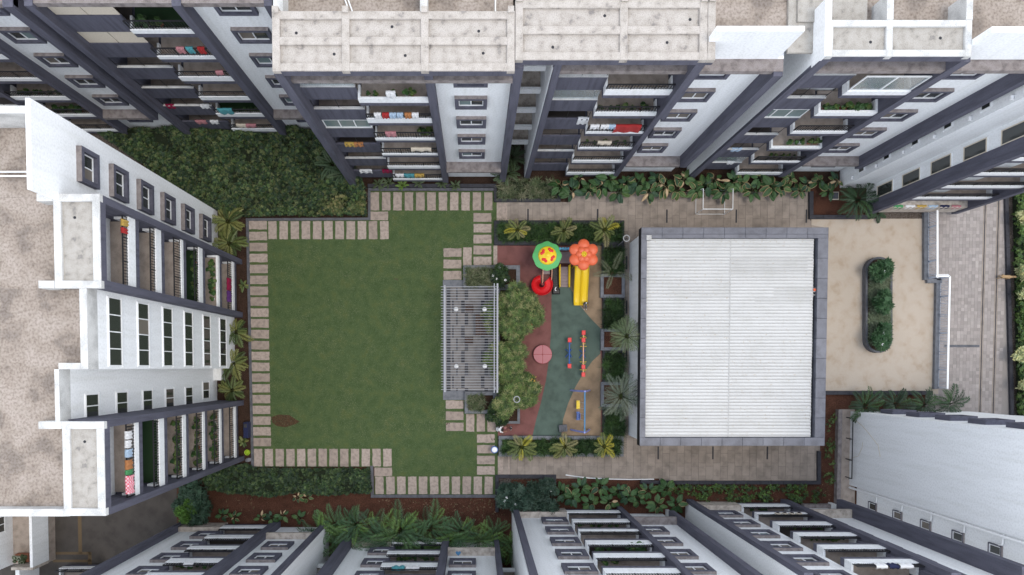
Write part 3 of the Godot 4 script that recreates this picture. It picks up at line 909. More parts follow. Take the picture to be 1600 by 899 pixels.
	for s in stones:
		var p: Vector2 = s[0]
		part("stone", variants[rng.randi() % 5], M.stone[rng.randi() % 4], path, Vector3(p.x, 0.0, p.y), (0.0 if s[1] else PI / 2) + rng.randf_range(-0.01, 0.01) + (PI if rng.randf() < 0.5 else 0.0))
	# edging round the lawn
	var edge := thing("lawn_edging", "narrow grey stone edging along the outside of the stepping stones round the lawn", "kerb")
	kerb("kerb_stone", edge, [Vector2(-17.209, 8.006), Vector2(-17.405, -11.246), Vector2(-8.104, -11.295), Vector2(-8.092, -13.519), Vector2(1.511, -13.519)], 0.2, 0.12, M.kerb)
	kerb("kerb_stone", edge, [Vector2(-8.009, 7.609), Vector2(-7.972, 9.971), Vector2(1.584, 9.971)], 0.24, 0.12, M.kerb)
	edge = thing("planter_wall", "dark low planter wall behind the stepping stones under the canopied block", "planter wall")
	kerb("wall_stone", edge, [Vector2(-8.188, -13.760), Vector2(1.560, -13.760)], 0.26, 0.30, M.kerb_dark)

	# paved path round the hall
	var outer := PackedVector2Array([Vector2(1.561, -12.577), Vector2(7.073, -12.577), Vector2(7.069, -13.350), Vector2(25.497, -13.350), Vector2(25.534, -11.174), Vector2(26.462, -11.174), Vector2(26.618, 8.801), Vector2(14.200, 8.801), Vector2(14.198, 8.603), Vector2(6.184, 8.603), Vector2(6.183, 8.304), Vector2(1.583, 8.304), Vector2(1.581, 6.815), Vector2(11.414, 6.815), Vector2(11.278, -11.125), Vector2(1.562, -11.125)])
	sheet("path_bed", outer, -0.002, 0.006, M.grout)
	var paved := Node3D.new()
	paved.name = "paved_path"
	add_child(paved)
	paved.set_meta("kind", "structure")
	var step := Vector2(0.56, 1.0)
	var slabs := {}
	var hall := rect(Vector2(13.143, -10.059), Vector2(26.259, 5.229))
	var few := mb()
	for ix in 50:
		for iz in 26:
			var c := Vector2(1.560, -13.350) + Vector2((ix + 0.5) * step.x, (iz + (0.5 if ix % 2 else 0.25)) * step.y)
			var half := step * 0.5 - Vector2(0.006, 0.006)
			if Geometry2D.is_point_in_polygon(c, hall):
				continue
			var cell := rect(c - half, c + half)
			var cut := Geometry2D.intersect_polygons(cell, outer)
			for piece in cut:
				if piece.size() < 3:
					continue
				var whole: bool = piece.size() == 4 and absf((piece[0] - piece[2]).x) > 0.54 and absf((piece[0] - piece[2]).y) > 0.97
				if whole:
					if not slabs.has("m"):
						var st := mb()
						cbox(st, Vector3(-half.x, 0, -half.y), Vector3(half.x, 0.018, half.y), 0.006)
						slabs.m = st.commit()
					part("paving_slab", slabs.m, M.slab[rng.randi() % 5], paved, Vector3(c.x, 0.0, c.y))
				else:
					var st := mb()
					poly(st, piece, 0.0, 0.018)
					part("paving_slab", st.commit(), M.slab[rng.randi() % 5], paved)
	var strip := rect(Vector2(1.610, -12.480), Vector2(2.441, -11.174))
	for q in [[Vector2(1.610, -12.480), Vector2(1.977, -11.149)], [Vector2(2.049, -12.480), Vector2(2.417, -11.149)], [Vector2(1.729, 6.864), Vector2(2.127, 8.255)], [Vector2(2.520, 6.864), Vector2(2.621, 8.255)]]:
		var st := mb()
		poly(st, rect(q[0], q[1]), 0.0, 0.024)
		part("threshold_slab", st.commit(), M.stone[2], paved)
	# kerbs of the beds beside the path
	edge = thing("planter_wall", "dark kerb between the paved path and the low green ground cover bed", "planter wall")
	kerb("wall_stone", edge, [Vector2(26.454, 6.467), Vector2(26.496, 8.901), Vector2(14.498, 8.901), Vector2(12.716, 8.826)], 0.27, 0.22, M.kerb_dark)
	edge = thing("planter_wall", "dark kerb along the bed of the dark flowering shrub", "planter wall")
	kerb("wall_stone", edge, [Vector2(1.781, 8.429), Vector2(6.084, 8.429), Vector2(6.086, 9.000)], 0.26, 0.22, M.kerb_dark)
	kerb("wall_stone", edge, [Vector2(1.657, 8.304), Vector2(1.660, 11.193)], 0.26, 0.22, M.kerb_dark)
	edge = thing("planter_wall", "dark kerb before the grey green spiky plants by the walkway gap", "planter wall")
	kerb("wall_stone", edge, [Vector2(1.511, -13.736), Vector2(1.512, -12.674), Vector2(6.341, -12.674), Vector2(6.339, -13.060)], 0.24, 0.25, M.kerb_dark)
	edge = thing("planter_wall", "dark kerb round the small red soil bed with the single palm", "planter wall")
	kerb("wall_stone", edge, [Vector2(25.497, -13.350), Vector2(25.530, -11.416), Vector2(30.021, -11.416)], 0.3, 0.25, M.kerb_dark)
	edge = thing("planter_wall", "dark kerb between the sandy yard and the row of four dark palms", "planter wall")
	kerb("wall_stone", edge, [Vector2(26.843, 1.969), Vector2(35.068, 1.969)], 0.3, 0.25, M.kerb_dark)
	edge = thing("garden_wall", "low brown wall along the red soil strip beside the blank white wall", "garden wall")
	kerb("wall_block", edge, [Vector2(27.901, 3.251), Vector2(27.890, 10.694), Vector2(25.215, 10.694)], 0.3, 0.45, M.ledge)
	sheet("side_passage", PackedVector2Array([Vector2(28.000, 3.251), Vector2(29.232, 3.251), Vector2(29.386, 11.193), Vector2(28.048, 11.193)]), 0.0, 0.006, M.tile)
	# drain slots in the path
	var where := [["in front of the goal frame's left side", Vector2(14.595, -11.513)], ["between the goal frame and the hall", Vector2(19.891, -11.513)], ["near the palm bed corner", Vector2(25.236, -11.513)], ["above the second yellow palm of the upper planter", Vector2(9.308, -11.561)], ["above the first yellow palm of the upper planter", Vector2(4.002, -11.561)],
		["left of three below the hall", Vector2(14.105, 6.616)], ["middle of three below the hall", Vector2(18.329, 6.616)], ["right of three below the hall", Vector2(22.529, 6.616)], ["beside the square soil opening of the right planter", Vector2(11.547, -7.970)], ["between the feathery palm and the square opening", Vector2(11.573, -4.607)], ["beside the hall's long left wall", Vector2(11.601, -0.933)]]
	for w in where:
		var o := thing("drain_grate", "dark drain slot in the path, " + w[0], "drain", Vector3(w[1].x, 0.018, w[1].y), 0, "drain slots of the paved path")
		var st := mb()
		box(st, Vector3(-0.06, 0, -0.5), Vector3(0.06, 0.006, 0.5))
		part("grate", st.commit(), M.kerb_dark, o)
		st = mb()
		for i in 12:
			box(st, Vector3(-0.05, 0.006, -0.47 + i * 0.08), Vector3(0.05, 0.012, -0.43 + i * 0.08))
		part("grate_bars", st.commit(), M.rail, o)

	# sandy yard, railing wall, road
	sheet("sandy_yard", PackedVector2Array([Vector2(25.630, -11.319), Vector2(34.515, -11.319), Vector2(34.620, -6.753), Vector2(35.599, -6.753), Vector2(35.612, 2.068), Vector2(26.746, 2.068), Vector2(26.716, -10.641), Vector2(25.638, -10.835)]), 0.0, 0.026, M.sand)
	sheet("road_bed", PackedVector2Array([Vector2(34.259, -18.163), Vector2(40.528, -18.163), Vector2(41.274, 9.199), Vector2(35.682, 9.199)]), -0.003, 0.0, M.grout_pale)
	var pav := mb()
	var lo := Vector2(34.655, -15.760)
	var nx := 23
	var r := RandomNumberGenerator.new()
	r.seed = 4
	for ix in nx:
		if ix == 16 or ix == 20:
			continue
		var zz: float = lo.y
		var s := 0.255
		while zz < 6.220:
			var l := 0.255
			var v := 0.355 + r.randf_range(-0.05, 0.05) + (0.05 if r.randf() < 0.10 else 0.0)
			pav.set_color(Color(v * 1.05, v * 0.94, v * 0.89))
			cbox(pav, Vector3(lo.x + ix * s + 0.003, 0, zz + 0.003), Vector3(lo.x + (ix + 1) * s - 0.003, 0.02 + r.randf_range(-0.002, 0.003), zz + l - 0.003), 0.004)
			zz += l
	var road := struct("paved_road", pav.commit(), M.paver)
	for x in [16, 20]:
		var d := thing("drain_channel", "long thin dark drain channel set in the paved road, the one %s" % ("farther from the hedge" if x == 16 else "nearer to the hedge"), "drain", Vector3(lo.x + (x + 0.5) * 0.255, 0, (-15.760 + 5.724) * 0.5), 0, "drain channels in the road")
		var st := mb()
		var hl: float = (5.724 - -15.760) * 0.5
		box(st, Vector3(-0.125, 0, -hl), Vector3(0.125, 0.018, hl))
		part("channel", st.commit(), M.paver_plain if M.has("paver_plain") else M.slab[1], d)
		st = mb()
		box(st, Vector3(-0.035, 0.018, -hl), Vector3(0.035, 0.024, hl))
		part("grate", st.commit(), M.kerb_dark, d)
	var cross := thing("drain_channel", "short dark drain channel running across the paved road from the railing", "drain", Vector3(37.343, 0.024, -1.620))
	var cs := mb()
	box(cs, Vector3(-1.35, 0, -0.09), Vector3(1.35, 0.006, 0.09))
	part("channel", cs.commit(), M.kerb, cross)
	edge = thing("road_kerb", "dark kerb between the paved road and the variegated hedge", "kerb")
	kerb("kerb_stone", edge, [Vector2(40.191, -16.242), Vector2(41.287, 4.240)], 0.28, 0.2, M.kerb_dark)
	# railing wall
	var fence := thing("railing_fence", "pale blue grey metal railing on a low grey wall, with a step in its line", "fence")
	var line := [Vector2(34.403, -11.900), Vector2(34.522, -6.753), Vector2(35.453, -6.753), Vector2(35.478, 1.575)]
	for i in 3:
		var a: Vector2 = line[i]
		var b: Vector2 = line[i + 1]
		var d := b - a
		var l := d.length()
		var turn := -atan2(d.y, d.x)
		var st := mb()
		cbox(st, Vector3(-0.1, 0, 0.02), Vector3(l + 0.1, 0.28, 0.34), 0.015)
		part("low_wall", st.commit(), M.kerb_pale, fence, Vector3(a.x, 0, a.y), turn)
		st = mb()
		bars(st, 0, l, 0.1, 1.12, -0.05, 0.12, 0.032)
		part("railing", st.commit(), M.steel, fence, Vector3(a.x, 0, a.y), turn)
		st = mb()
		box(st, Vector3(-0.05, 1.12, -0.11), Vector3(l + 0.05, 1.17, 0.01))
		box(st, Vector3(-0.05, 1.0, -0.22), Vector3(l + 0.05, 1.04, -0.17))
		part("top_rail", st.commit(), M.frame, fence, Vector3(a.x, 0, a.y), turn)
		var n := int(l / 1.5) + 1
		for k in n + 1:
			st = mb()
			box(st, Vector3(-0.035, 0, -0.085), Vector3(0.035, 1.118, -0.015))
			box(st, Vector3(-0.02, 1.0, -0.2), Vector3(0.02, 1.05, -0.086))
			var p := a + d * k / n
			part("post", st.commit(), M.steel, fence, Vector3(p.x, 0, p.y), turn)

# ---------------------------------------------------------------- hall, pergola, planters
func build_hall() -> void:
	var hx := 4.2
	var a := Vector2(11.655, -9.812)
	var b := Vector2(24.808, 5.585)
	var hall := thing("hall", "low square hall with a white ribbed metal roof and grey panelled roof edge", "hall", Vector3((a.x + b.x) * 0.5, 0, (a.y + b.y) * 0.5))
	var w := b - a
	var h := w * 0.5
	var st := mb()
	box(st, Vector3(-h.x + 0.12, 0, -h.y + 0.35), Vector3(h.x - 0.3, 3.45, h.y - 0.35))
	part("wall", st.commit(), M.white, hall)
	st = mb()
	box(st, Vector3(-h.x + 0.02, 3.45, -h.y + 0.02), Vector3(h.x - 0.02, 3.6, h.y - 0.02))
	part("soffit", st.commit(), M.clad_dark, hall)
	# fascia: each panel a piece
	var bw := [0.40, 0.72, 0.74, 0.58]      # left, right, top, bottom widths
	var n := 9
	for i in n:
		for e in 2:
			var x0 := -h.x + w.x * i / n
			var x1 := -h.x + w.x * (i + 1) / n
			st = mb()
			if e == 0:
				cbox(st, Vector3(x0 + 0.008, 3.6, -h.y), Vector3(x1 - 0.008, 4.2, -h.y + bw[2] * 0.62), 0.012)
				part("fascia_panel", st.commit(), M.clad[rng.randi() % 3], hall)
				st = mb()
				cbox(st, Vector3(x0 + 0.008, 3.75, -h.y + bw[2] * 0.62 + 0.012), Vector3(x1 - 0.008, 4.19, -h.y + bw[2]), 0.012)
				part("fascia_panel", st.commit(), M.clad[rng.randi() % 3], hall)
			else:
				cbox(st, Vector3(x0 + 0.008, 3.6, h.y - bw[3]), Vector3(x1 - 0.008, 4.2, h.y), 0.012)
				part("fascia_panel", st.commit(), M.clad[rng.randi() % 3], hall)
	n = 10
	for i in n:
		var z0 = -h.y + bw[2] + (w.y - bw[2] - bw[3]) * i / n
		var z1 = -h.y + bw[2] + (w.y - bw[2] - bw[3]) * (i + 1) / n
		st = mb()
		cbox(st, Vector3(-h.x, 3.6, z0 + 0.008), Vector3(-h.x + bw[0], 4.2, z1 - 0.008), 0.012)
		part("fascia_panel", st.commit(), M.clad[rng.randi() % 3], hall)
		st = mb()
		cbox(st, Vector3(h.x - bw[1], 3.6, z0 + 0.008), Vector3(h.x, 4.2, z1 - 0.008), 0.012)
		part("fascia_panel", st.commit(), M.clad[rng.randi() % 3], hall)
	for e in 2:
		st = mb()
		if e == 0:
			box(st, Vector3(-h.x - 0.012, 3.45, -h.y), Vector3(-h.x - 0.002, 4.17, h.y))
		else:
			box(st, Vector3(h.x + 0.002, 3.45, -h.y), Vector3(h.x + 0.012, 4.17, h.y))
		part("fascia_side", st.commit(), M.clad_dark, hall)
	# roof sheets: two columns of ribbed sheets
	var x0 = -h.x + bw[0] + 0.02
	var xm := -h.x + w.x * 0.485
	var x1 = h.x - bw[1] - 0.18
	var z0 = -h.y + bw[2] + 0.02
	var z1 = h.y - bw[3] - 0.04
	var rows := 20
	var pitch = (z1 - z0) / (rows * 3.0)
	for col in 2:
		var xa = x0 if col == 0 else xm + 0.006
		var xb = xm - 0.006 if col == 0 else x1
		st = mb()
		for k in 3:
			var z = pitch * k
			var y := 0.0
			var prof := [Vector2(z, 0), Vector2(z + 0.045, 0), Vector2(z + 0.065, 0.055), Vector2(z + 0.10, 0.055), Vector2(z + 0.12, 0), Vector2(z + pitch, 0)]
			for i in prof.size() - 1:
				quad(st, Vector3(xa, prof[i].y, prof[i].x), Vector3(xb, prof[i].y, prof[i].x), Vector3(xb, prof[i + 1].y, prof[i + 1].x), Vector3(xa, prof[i + 1].y, prof[i + 1].x))
		var m := st.commit()
		for r in rows:
			var mat: Material = M.sheet[rng.randi() % 3]
			if col == 1 and r in [1, 2, 5]:
				mat = M.sheet[2]
			part("roof_sheet", m, mat, hall, Vector3(rng.randf_range(-0.012, 0.012), 3.93 + rng.randf_range(-0.003, 0.003), z0 + pitch * 3 * r))
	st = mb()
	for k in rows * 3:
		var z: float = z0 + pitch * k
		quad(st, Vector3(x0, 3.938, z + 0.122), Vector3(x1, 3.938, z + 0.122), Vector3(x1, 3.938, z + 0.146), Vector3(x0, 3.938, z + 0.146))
	part("rib_shade_lines", st.commit(), M.rib_shade_grey, hall)  # dark lines painted beside each rib in place of shade
	for patch in [[-0.02, 0.40, 0.085, 0.16], [0.22, 0.48, 0.245, 0.28], [0.12, 0.42, 0.285, 0.315]]:
		st = mb()
		var k0 := int(patch[2] * rows * 3)
		var k1 := int(patch[3] * rows * 3)
		for k in range(k0, k1 + 1):
			quad(st, Vector3(lerp(-h.x, h.x, 0.5 + patch[0]), 3.938, z0 + pitch * k + 0.168), Vector3(lerp(-h.x, h.x, 0.5 + patch[1]), 3.938, z0 + pitch * k + 0.168), Vector3(lerp(-h.x, h.x, 0.5 + patch[1]), 3.938, z0 + pitch * (k + 1) - 0.004), Vector3(lerp(-h.x, h.x, 0.5 + patch[0]), 3.938, z0 + pitch * (k + 1) - 0.004))
		part("weathered_band", st.commit(), M.sheet[3], hall)
	st = mb()
	box(st, Vector3(xm - 0.03, 3.945, z0), Vector3(xm + 0.03, 3.962, z1))
	part("seam_strip", st.commit(), M.sheet[3], hall)
	st = mb()
	box(st, Vector3(x1 + 0.004, 3.62, z0), Vector3(h.x - bw[1] - 0.004, 3.66, z1))
	part("shaded_recess", st.commit(), M.clad_dark, hall)  # near-black recess floor, the shade of the recess put into its colour
	for s in [[0.04, 0.05, 0.35], [0.35, 0.78, 0.1], [0.68, 0.83, 0.0], [0.62, 0.86, 0.2]]:
		st = mb()
		var c := Vector3(lerp(x0, x1, s[0]), 3.99, lerp(z0, z1, s[1]))
		for j in 4:
			var d := Vector3(rng.randf_range(-0.1, 0.1), rng.randf_range(0, 0.03), rng.randf_range(-0.05, 0.05))
			tri(st, c + d, c + d + Vector3(0.13, 0.02, 0.03), c + d + Vector3(0.05, 0.01, 0.09))
		tag(part("fallen_leaf", st.commit(), M.bark, self), "dry brown leaf on the hall's white roof, %s" % ["in its upper left corner", "in its lower left half", "the right one of the two lower right", "the left one of the two lower right"][[0.04, 0.35, 0.68, 0.62].find(s[0])], "leaf", "dry leaves on the hall roof")
	# square skylight flap in the top left corner and a small red thing at the right edge
	st = mb()
	cbox(st, Vector3(x0 - 0.05, 3.98, z0 - 0.22), Vector3(x0 + 0.3, 4.22, z0 + 0.12), 0.02)
	part("roof_vent", st.commit(), M.white_top, hall)
	st = mb()
	lathe(st, [Vector2(0.09, 0), Vector2(0.11, 0.05), Vector2(0.07, 0.10), Vector2(0, 0.12)], 10)
	tag(part("ball", st.commit(), M.orange, self, Vector3(23.989, 3.97, -5.473)), "small orange red ball caught at the right edge of the white roof", "ball")

func planter_box(called: String, label: String, a: Vector2, b: Vector2, w: float, h: float, mat: Material, soil: Material) -> Node3D:
	var o := thing(called, label, "planter")
	kerb("wall_stone", o, [a + Vector2(w, w) * 0.5, Vector2(b.x - w * 0.5, a.y + w * 0.5), b - Vector2(w, w) * 0.5, Vector2(a.x + w * 0.5, b.y - w * 0.5)], w, h, mat, true)
	var st := mb()
	poly(st, rect(a + Vector2(w, w), b - Vector2(w, w)), 0.0, h - 0.08)
	part("soil", st.commit(), soil, o)
	return o

func build_pergola() -> void:
	var a := Vector2(-2.351, -6.120)
	var b := Vector2(1.625, 1.870)
	var o := Node3D.new()
	o.name = "pergola_floor"
	add_child(o)
	o.set_meta("kind", "structure")
	var st := mb()
	poly(st, rect(Vector2(-2.498, -6.656), Vector2(1.724, 2.511)), 0.0, 0.09)
	part("base", st.commit(), M.kerb_pale, o)
	st = mb()
	poly(st, rect(Vector2(-2.302, -6.120), Vector2(1.724, 1.772)), 0.09, 0.10)
	part("slab_field", st.commit(), M.pergola_slab, o)
	var cols := [[698, 703.5, 0, 0], [709, 711, 1, 1], [713.5, 715.5, 0, 1], [721, 726.5, 1, 2], [726.5, 732, 0, 2], [751.5, 757, 1, 2], [757, 762.5, 0, 2]]
	var bases := [[Vector2(-2.205, -6.071), Vector2(-1.920, -6.071)], [Vector2(-1.788, -6.071), Vector2(-1.675, -6.071)], [Vector2(-1.479, -6.071), Vector2(-1.372, -6.071)], [Vector2(-1.102, -6.071), Vector2(-0.833, -6.071)], [Vector2(-0.833, -6.071), Vector2(-0.563, -6.071)], [Vector2(0.416, -6.071), Vector2(0.686, -6.071)], [Vector2(0.686, -6.071), Vector2(0.955, -6.071)]]
	var phase := [2, 1, 0, 1, 0, 1, 0]
	var tile_len := 0.24
	for c in 7:
		for i in 33:
			if phase[c] < 2 and (i / 4) % 2 != phase[c]:
				continue
			st = mb()
			var p: Vector2 = bases[c][0]
			var q: Vector2 = bases[c][1]
			cbox(st, Vector3(p.x, 0.095, p.y + i * tile_len + 0.01), Vector3(q.x, 0.112, p.y + (i + 1) * tile_len - 0.01), 0.004)
			part("tile", st.commit(), M.kerb_dark if i % 3 else M.kerb, o)
	# the slatted roof
	var g0 := thing("pergola", "white slatted pergola roof on grey beams and posts beside the lawn", "pergola")
	var h := 2.75
	var l := Vector2(-2.237, -5.938)
	var l2 := Vector2(-2.250, 1.819)
	var r1 := Vector2(1.462, -6.076)
	var r2 := Vector2(1.470, 1.866)
	for s in [[l, l2, 0.13], [r1 + Vector2(-0.10, 0), r2 + Vector2(-0.10, 0), 0.07], [r1 + Vector2(0.13, 0), r2 + Vector2(0.13, 0), 0.12]]:
		st = mb()
		cbox(st, Vector3(s[0].x - s[2] * 0.5, h - 0.22, s[0].y), Vector3(s[0].x + s[2] * 0.5, h + 0.06, s[1].y), 0.01)
		part("beam", st.commit(), M.slat, g0)
	for s in [l, l2, r1, r2]:
		for k in 1:
			st = mb()
			var zz: float = clampf(s.y, l.y + 0.25, l2.y - 0.25)
			box(st, Vector3(s.x - 0.06, 0.09, zz - 0.06), Vector3(s.x + 0.06, h - 0.221, zz + 0.06))
			part("post", st.commit(), M.steel, g0)
	var n := 39
	st = mb()
	var x0 := -2.511
	var x1 := 1.674
	cbox(st, Vector3(x0, -0.03, -0.016), Vector3(x1, 0.05, 0.016), 0.006)
	var m := st.commit()
	for i in n:
		var z: float = lerp(-5.822, 1.632, i / (n - 1.0))
		part("slat", m, M.slat, g0, Vector3(rng.randf_range(-0.03, 0.03), h + 0.09, z))
	# four round pendant lamps
	var spots := [["upper left", Vector2(-1.425, -4.225)], ["upper right", Vector2(0.654, -4.225)], ["lower left", Vector2(-1.405, -0.070)], ["lower right", Vector2(0.679, -0.070)]]
	for s in spots:
		var lamp := thing("pendant_lamp", "round white pendant lamp under the pergola slats, the %s of four" % s[0], "lamp", Vector3(s[1].x, 2.3, s[1].y), 0, "pendant lamps of the pergola")
		st = mb()
		lathe(st, [Vector2(0.02, 0), Vector2(0.12, 0.03), Vector2(0.165, 0.12), Vector2(0.17, 0.2), Vector2(0.13, 0.28), Vector2(0.03, 0.31), Vector2(0.0, 0.31)], 18)
		part("globe", st.commit(), M.frame, lamp)
		st = mb()
		tube(st, [Vector3(0, 0.3, 0), Vector3(0, 0.5, 0)], 0.012, 6)
		part("cord", st.commit(), M.rail, lamp)
	# dark wooden table and two chairs
	var t := thing("table", "dark brown wooden table standing under the pergola", "table", Vector3(0.459, 0.1, -3.188))
	for i in 5:
		st = mb()
		cbox(st, Vector3(-0.46 + i * 0.185, 0.70, -0.82), Vector3(-0.46 + i * 0.185 + 0.175, 0.745, 0.82), 0.008)
		part("plank", st.commit(), M.wood, t)
	for sx in [-1, 1]:
		for sz in [-1, 1]:
			st = mb()
			box(st, Vector3(sx * 0.4 - 0.035, 0, sz * 0.74 - 0.035), Vector3(sx * 0.4 + 0.035, 0.70, sz * 0.74 + 0.035))
			part("leg", st.commit(), M.wood, t)
	for c in [["at the upper end of the table under the pergola", Vector2(-0.461, -4.418), 0.0], ["at the lower end of the table under the pergola", Vector2(-0.487, -2.042), PI]]:
		var ch := thing("chair", "brown wooden chair " + c[0], "chair", Vector3(c[1].x, 0.1, c[1].y), c[2], "chairs under the pergola")
		st = mb()
		cbox(st, Vector3(-0.27, 0.40, -0.25), Vector3(0.27, 0.45, 0.25), 0.01)
		part("seat", st.commit(), M.wood, ch)
		st = mb()
		box(st, Vector3(-0.27, 0.45, -0.29), Vector3(0.27, 0.88, -0.25))
		part("backrest", st.commit(), M.wood, ch)
		for sx in [-1, 1]:
			st = mb()
			box(st, Vector3(sx * 0.29 - 0.025, 0.6, -0.25), Vector3(sx * 0.29 + 0.025, 0.64, 0.25))
			part("armrest", st.commit(), M.wood, ch)
			for sz in [-1, 1]:
				st = mb()
				box(st, Vector3(sx * 0.24 - 0.02, 0, sz * 0.22 - 0.02), Vector3(sx * 0.24 + 0.02, 0.4, sz * 0.22 + 0.02))
				part("leg", st.commit(), M.wood, ch)

func build_planters() -> void:
	planter_box("planter", "long planter above the play area holding three yellow green palms, dark stone edge", Vector2(1.416, -11.125), Vector2(11.292, -9.282), 0.3, 0.35, M.kerb_dark, M.soil_dark)
	planter_box("planter", "long planter below the play area holding three yellow green palms, grey stone edge", Vector2(1.777, 5.278), Vector2(11.365, 6.864), 0.28, 0.35, M.kerb_pale, M.soil_dark)
	planter_box("planter", "grey stone planter with pale spiky plants at the pergola's upper end", Vector2(-0.930, -7.727), Vector2(3.381, -5.974), 0.3, 0.45, M.kerb_pale, M.soil_dark)
	planter_box("planter", "small grey stone planter at the pergola's lower end", Vector2(-0.837, 1.870), Vector2(1.627, 3.548), 0.28, 0.45, M.kerb_pale, M.soil_dark)
	planter_box("planter", "narrow planter of bamboo like shrubs between the pergola and the red rubber floor", Vector2(1.666, -6.071), Vector2(3.404, 4.338), 0.2, 0.3, M.kerb_pale, M.soil_dark)
	planter_box("planter", "planter strip beside the orange flower roof, above the square opening by the slide", Vector2(9.630, -9.282), Vector2(11.310, -6.997), 0.2, 0.3, M.kerb_dark, M.soil_dark)
	planter_box("tree_pit", "square stone edged soil opening beside the yellow slide", Vector2(9.522, -7.094), Vector2(11.372, -5.290), 0.24, 0.34, M.kerb_pale, M.soil)
	planter_box("planter", "planter strip left of the hall, just above the feathery palm", Vector2(9.705, -5.290), Vector2(11.341, -2.895), 0.2, 0.3, M.kerb_dark, M.soil_dark)
	planter_box("tree_pit", "stone edged soil opening under the feathery palm", Vector2(9.573, -2.944), Vector2(11.402, -1.277), 0.24, 0.34, M.kerb_pale, M.soil)
	planter_box("planter", "planter strip left of the hall between the feathery and the blue green palm", Vector2(9.731, -1.277), Vector2(11.371, 1.181), 0.2, 0.3, M.kerb_dark, M.soil_dark)
	planter_box("tree_pit", "stone edged soil opening under the blue green palm", Vector2(9.599, 1.131), Vector2(11.435, 3.054), 0.24, 0.34, M.kerb_pale, M.soil)
	planter_box("planter", "planter strip left of the hall, lowest stretch below the blue green palm", Vector2(9.759, 3.005), Vector2(11.402, 5.278), 0.2, 0.3, M.kerb_dark, M.soil_dark)
	# oval planter in the sandy yard
	var o := thing("planter", "long round ended grey planter with three frangipani bushes in the sandy yard", "planter")
	var out := PackedVector2Array()
	var inn := PackedVector2Array()
	var c0 := Vector2(30.593, -7.338)
	var c1 := Vector2(30.700, -2.111)
	for i in 24:
		var an := PI + PI * i / 23.0
		out.append(c0 + Vector2(cos(an), sin(an)) * 1.02)
		inn.append(c0 + Vector2(cos(an), sin(an)) * 0.86)
	for i in 24:
		var an := PI * i / 23.0
		out.append(c1 + Vector2(cos(an), sin(an)) * 1.02)
		inn.append(c1 + Vector2(cos(an), sin(an)) * 0.86)
	var st := mb()
	for i in out.size():
		var j := (i + 1) % out.size()
		quad(st, Vector3(inn[i].x, 0.5, inn[i].y), Vector3(out[i].x, 0.5, out[i].y), Vector3(out[j].x, 0.5, out[j].y), Vector3(inn[j].x, 0.5, inn[j].y))
		quad(st, Vector3(out[i].x, 0.5, out[i].y), Vector3(out[i].x, 0.0, out[i].y), Vector3(out[j].x, 0.0, out[j].y), Vector3(out[j].x, 0.5, out[j].y))
		quad(st, Vector3(inn[j].x, 0.5, inn[j].y), Vector3(inn[j].x, 0.0, inn[j].y), Vector3(inn[i].x, 0.0, inn[i].y), Vector3(inn[i].x, 0.5, inn[i].y))
	part("wall", st.commit(), M.kerb, o)
	st = mb()
	poly(st, inn, 0.0, 0.36)
	part("soil", st.commit(), M.soil_dark, o)

# ---------------------------------------------------------------- plants
func leaf_into(st: SurfaceTool, xf: Transform3D, l: float, w: float, droop := 0.25, fold := 0.12) -> void:
	# a pointed leaf that starts at the origin and runs along +z, folded along its midrib
	var pts := []
	for i in 4:
		var t := i / 3.0
		var y := -droop * l * t * t
		var hw: float = [0.06, 0.5, 0.42, 0.0][i] * w
		pts.append([xf * Vector3(-hw, y + fold * hw, l * t), xf * Vector3(0, y, l * t), xf * Vector3(hw, y + fold * hw, l * t)])
	for i in 3:
		if i < 2:
			quad(st, pts[i][0], pts[i][1], pts[i + 1][1], pts[i + 1][0])
			quad(st, pts[i][1], pts[i][2], pts[i + 1][2], pts[i + 1][1])
		else:
			tri(st, pts[i][0], pts[i][1], pts[3][1])
			tri(st, pts[i][1], pts[i][2], pts[3][1])

func sprig(key: String, n: int, l: float, w: float, lift: float, droop := 0.25) -> ArrayMesh:
	if shared.has(key):
		return shared[key]
	var r := RandomNumberGenerator.new()
	r.seed = key.hash()
	var st := mb()
	for i in n:
		var b := Basis(Vector3.UP, TAU * i / n + r.randf_range(-0.4, 0.4)) * Basis(Vector3.RIGHT, -lift + r.randf_range(-0.35, 0.35)) * Basis(Vector3.BACK, r.randf_range(-0.4, 0.4))
		leaf_into(st, Transform3D(b, Vector3(0, r.randf_range(-0.03, 0.03), 0)), l * r.randf_range(0.7, 1.15), w * r.randf_range(0.8, 1.15), droop)
	shared[key] = st.commit()
	return shared[key]

func blades(key: String, n: int, l: float, w: float, spread := 0.9) -> ArrayMesh:
	if shared.has(key):
		return shared[key]
	var r := RandomNumberGenerator.new()
	r.seed = key.hash()
	var st := mb()
	for i in n:
		var b := Basis(Vector3.UP, TAU * i / n + r.randf_range(-0.5, 0.5))
		var e := r.randf_range(0.25, spread)
		var pts := []
		for j in 4:
			var t := j / 3.0
			var out := l * (t * sin(e) + 0.25 * t * t)
			var y := l * (t * cos(e) - 0.35 * t * t * sin(e) * 1.6)
			var hw := w * 0.5 * (1.0 - t * 0.85)
			pts.append([b * Vector3(-hw, y, out), b * Vector3(hw, y, out)])
		for j in 3:
			quad(st, pts[j][0], pts[j][1], pts[j + 1][1], pts[j + 1][0])
	shared[key] = st.commit()
	return shared[key]

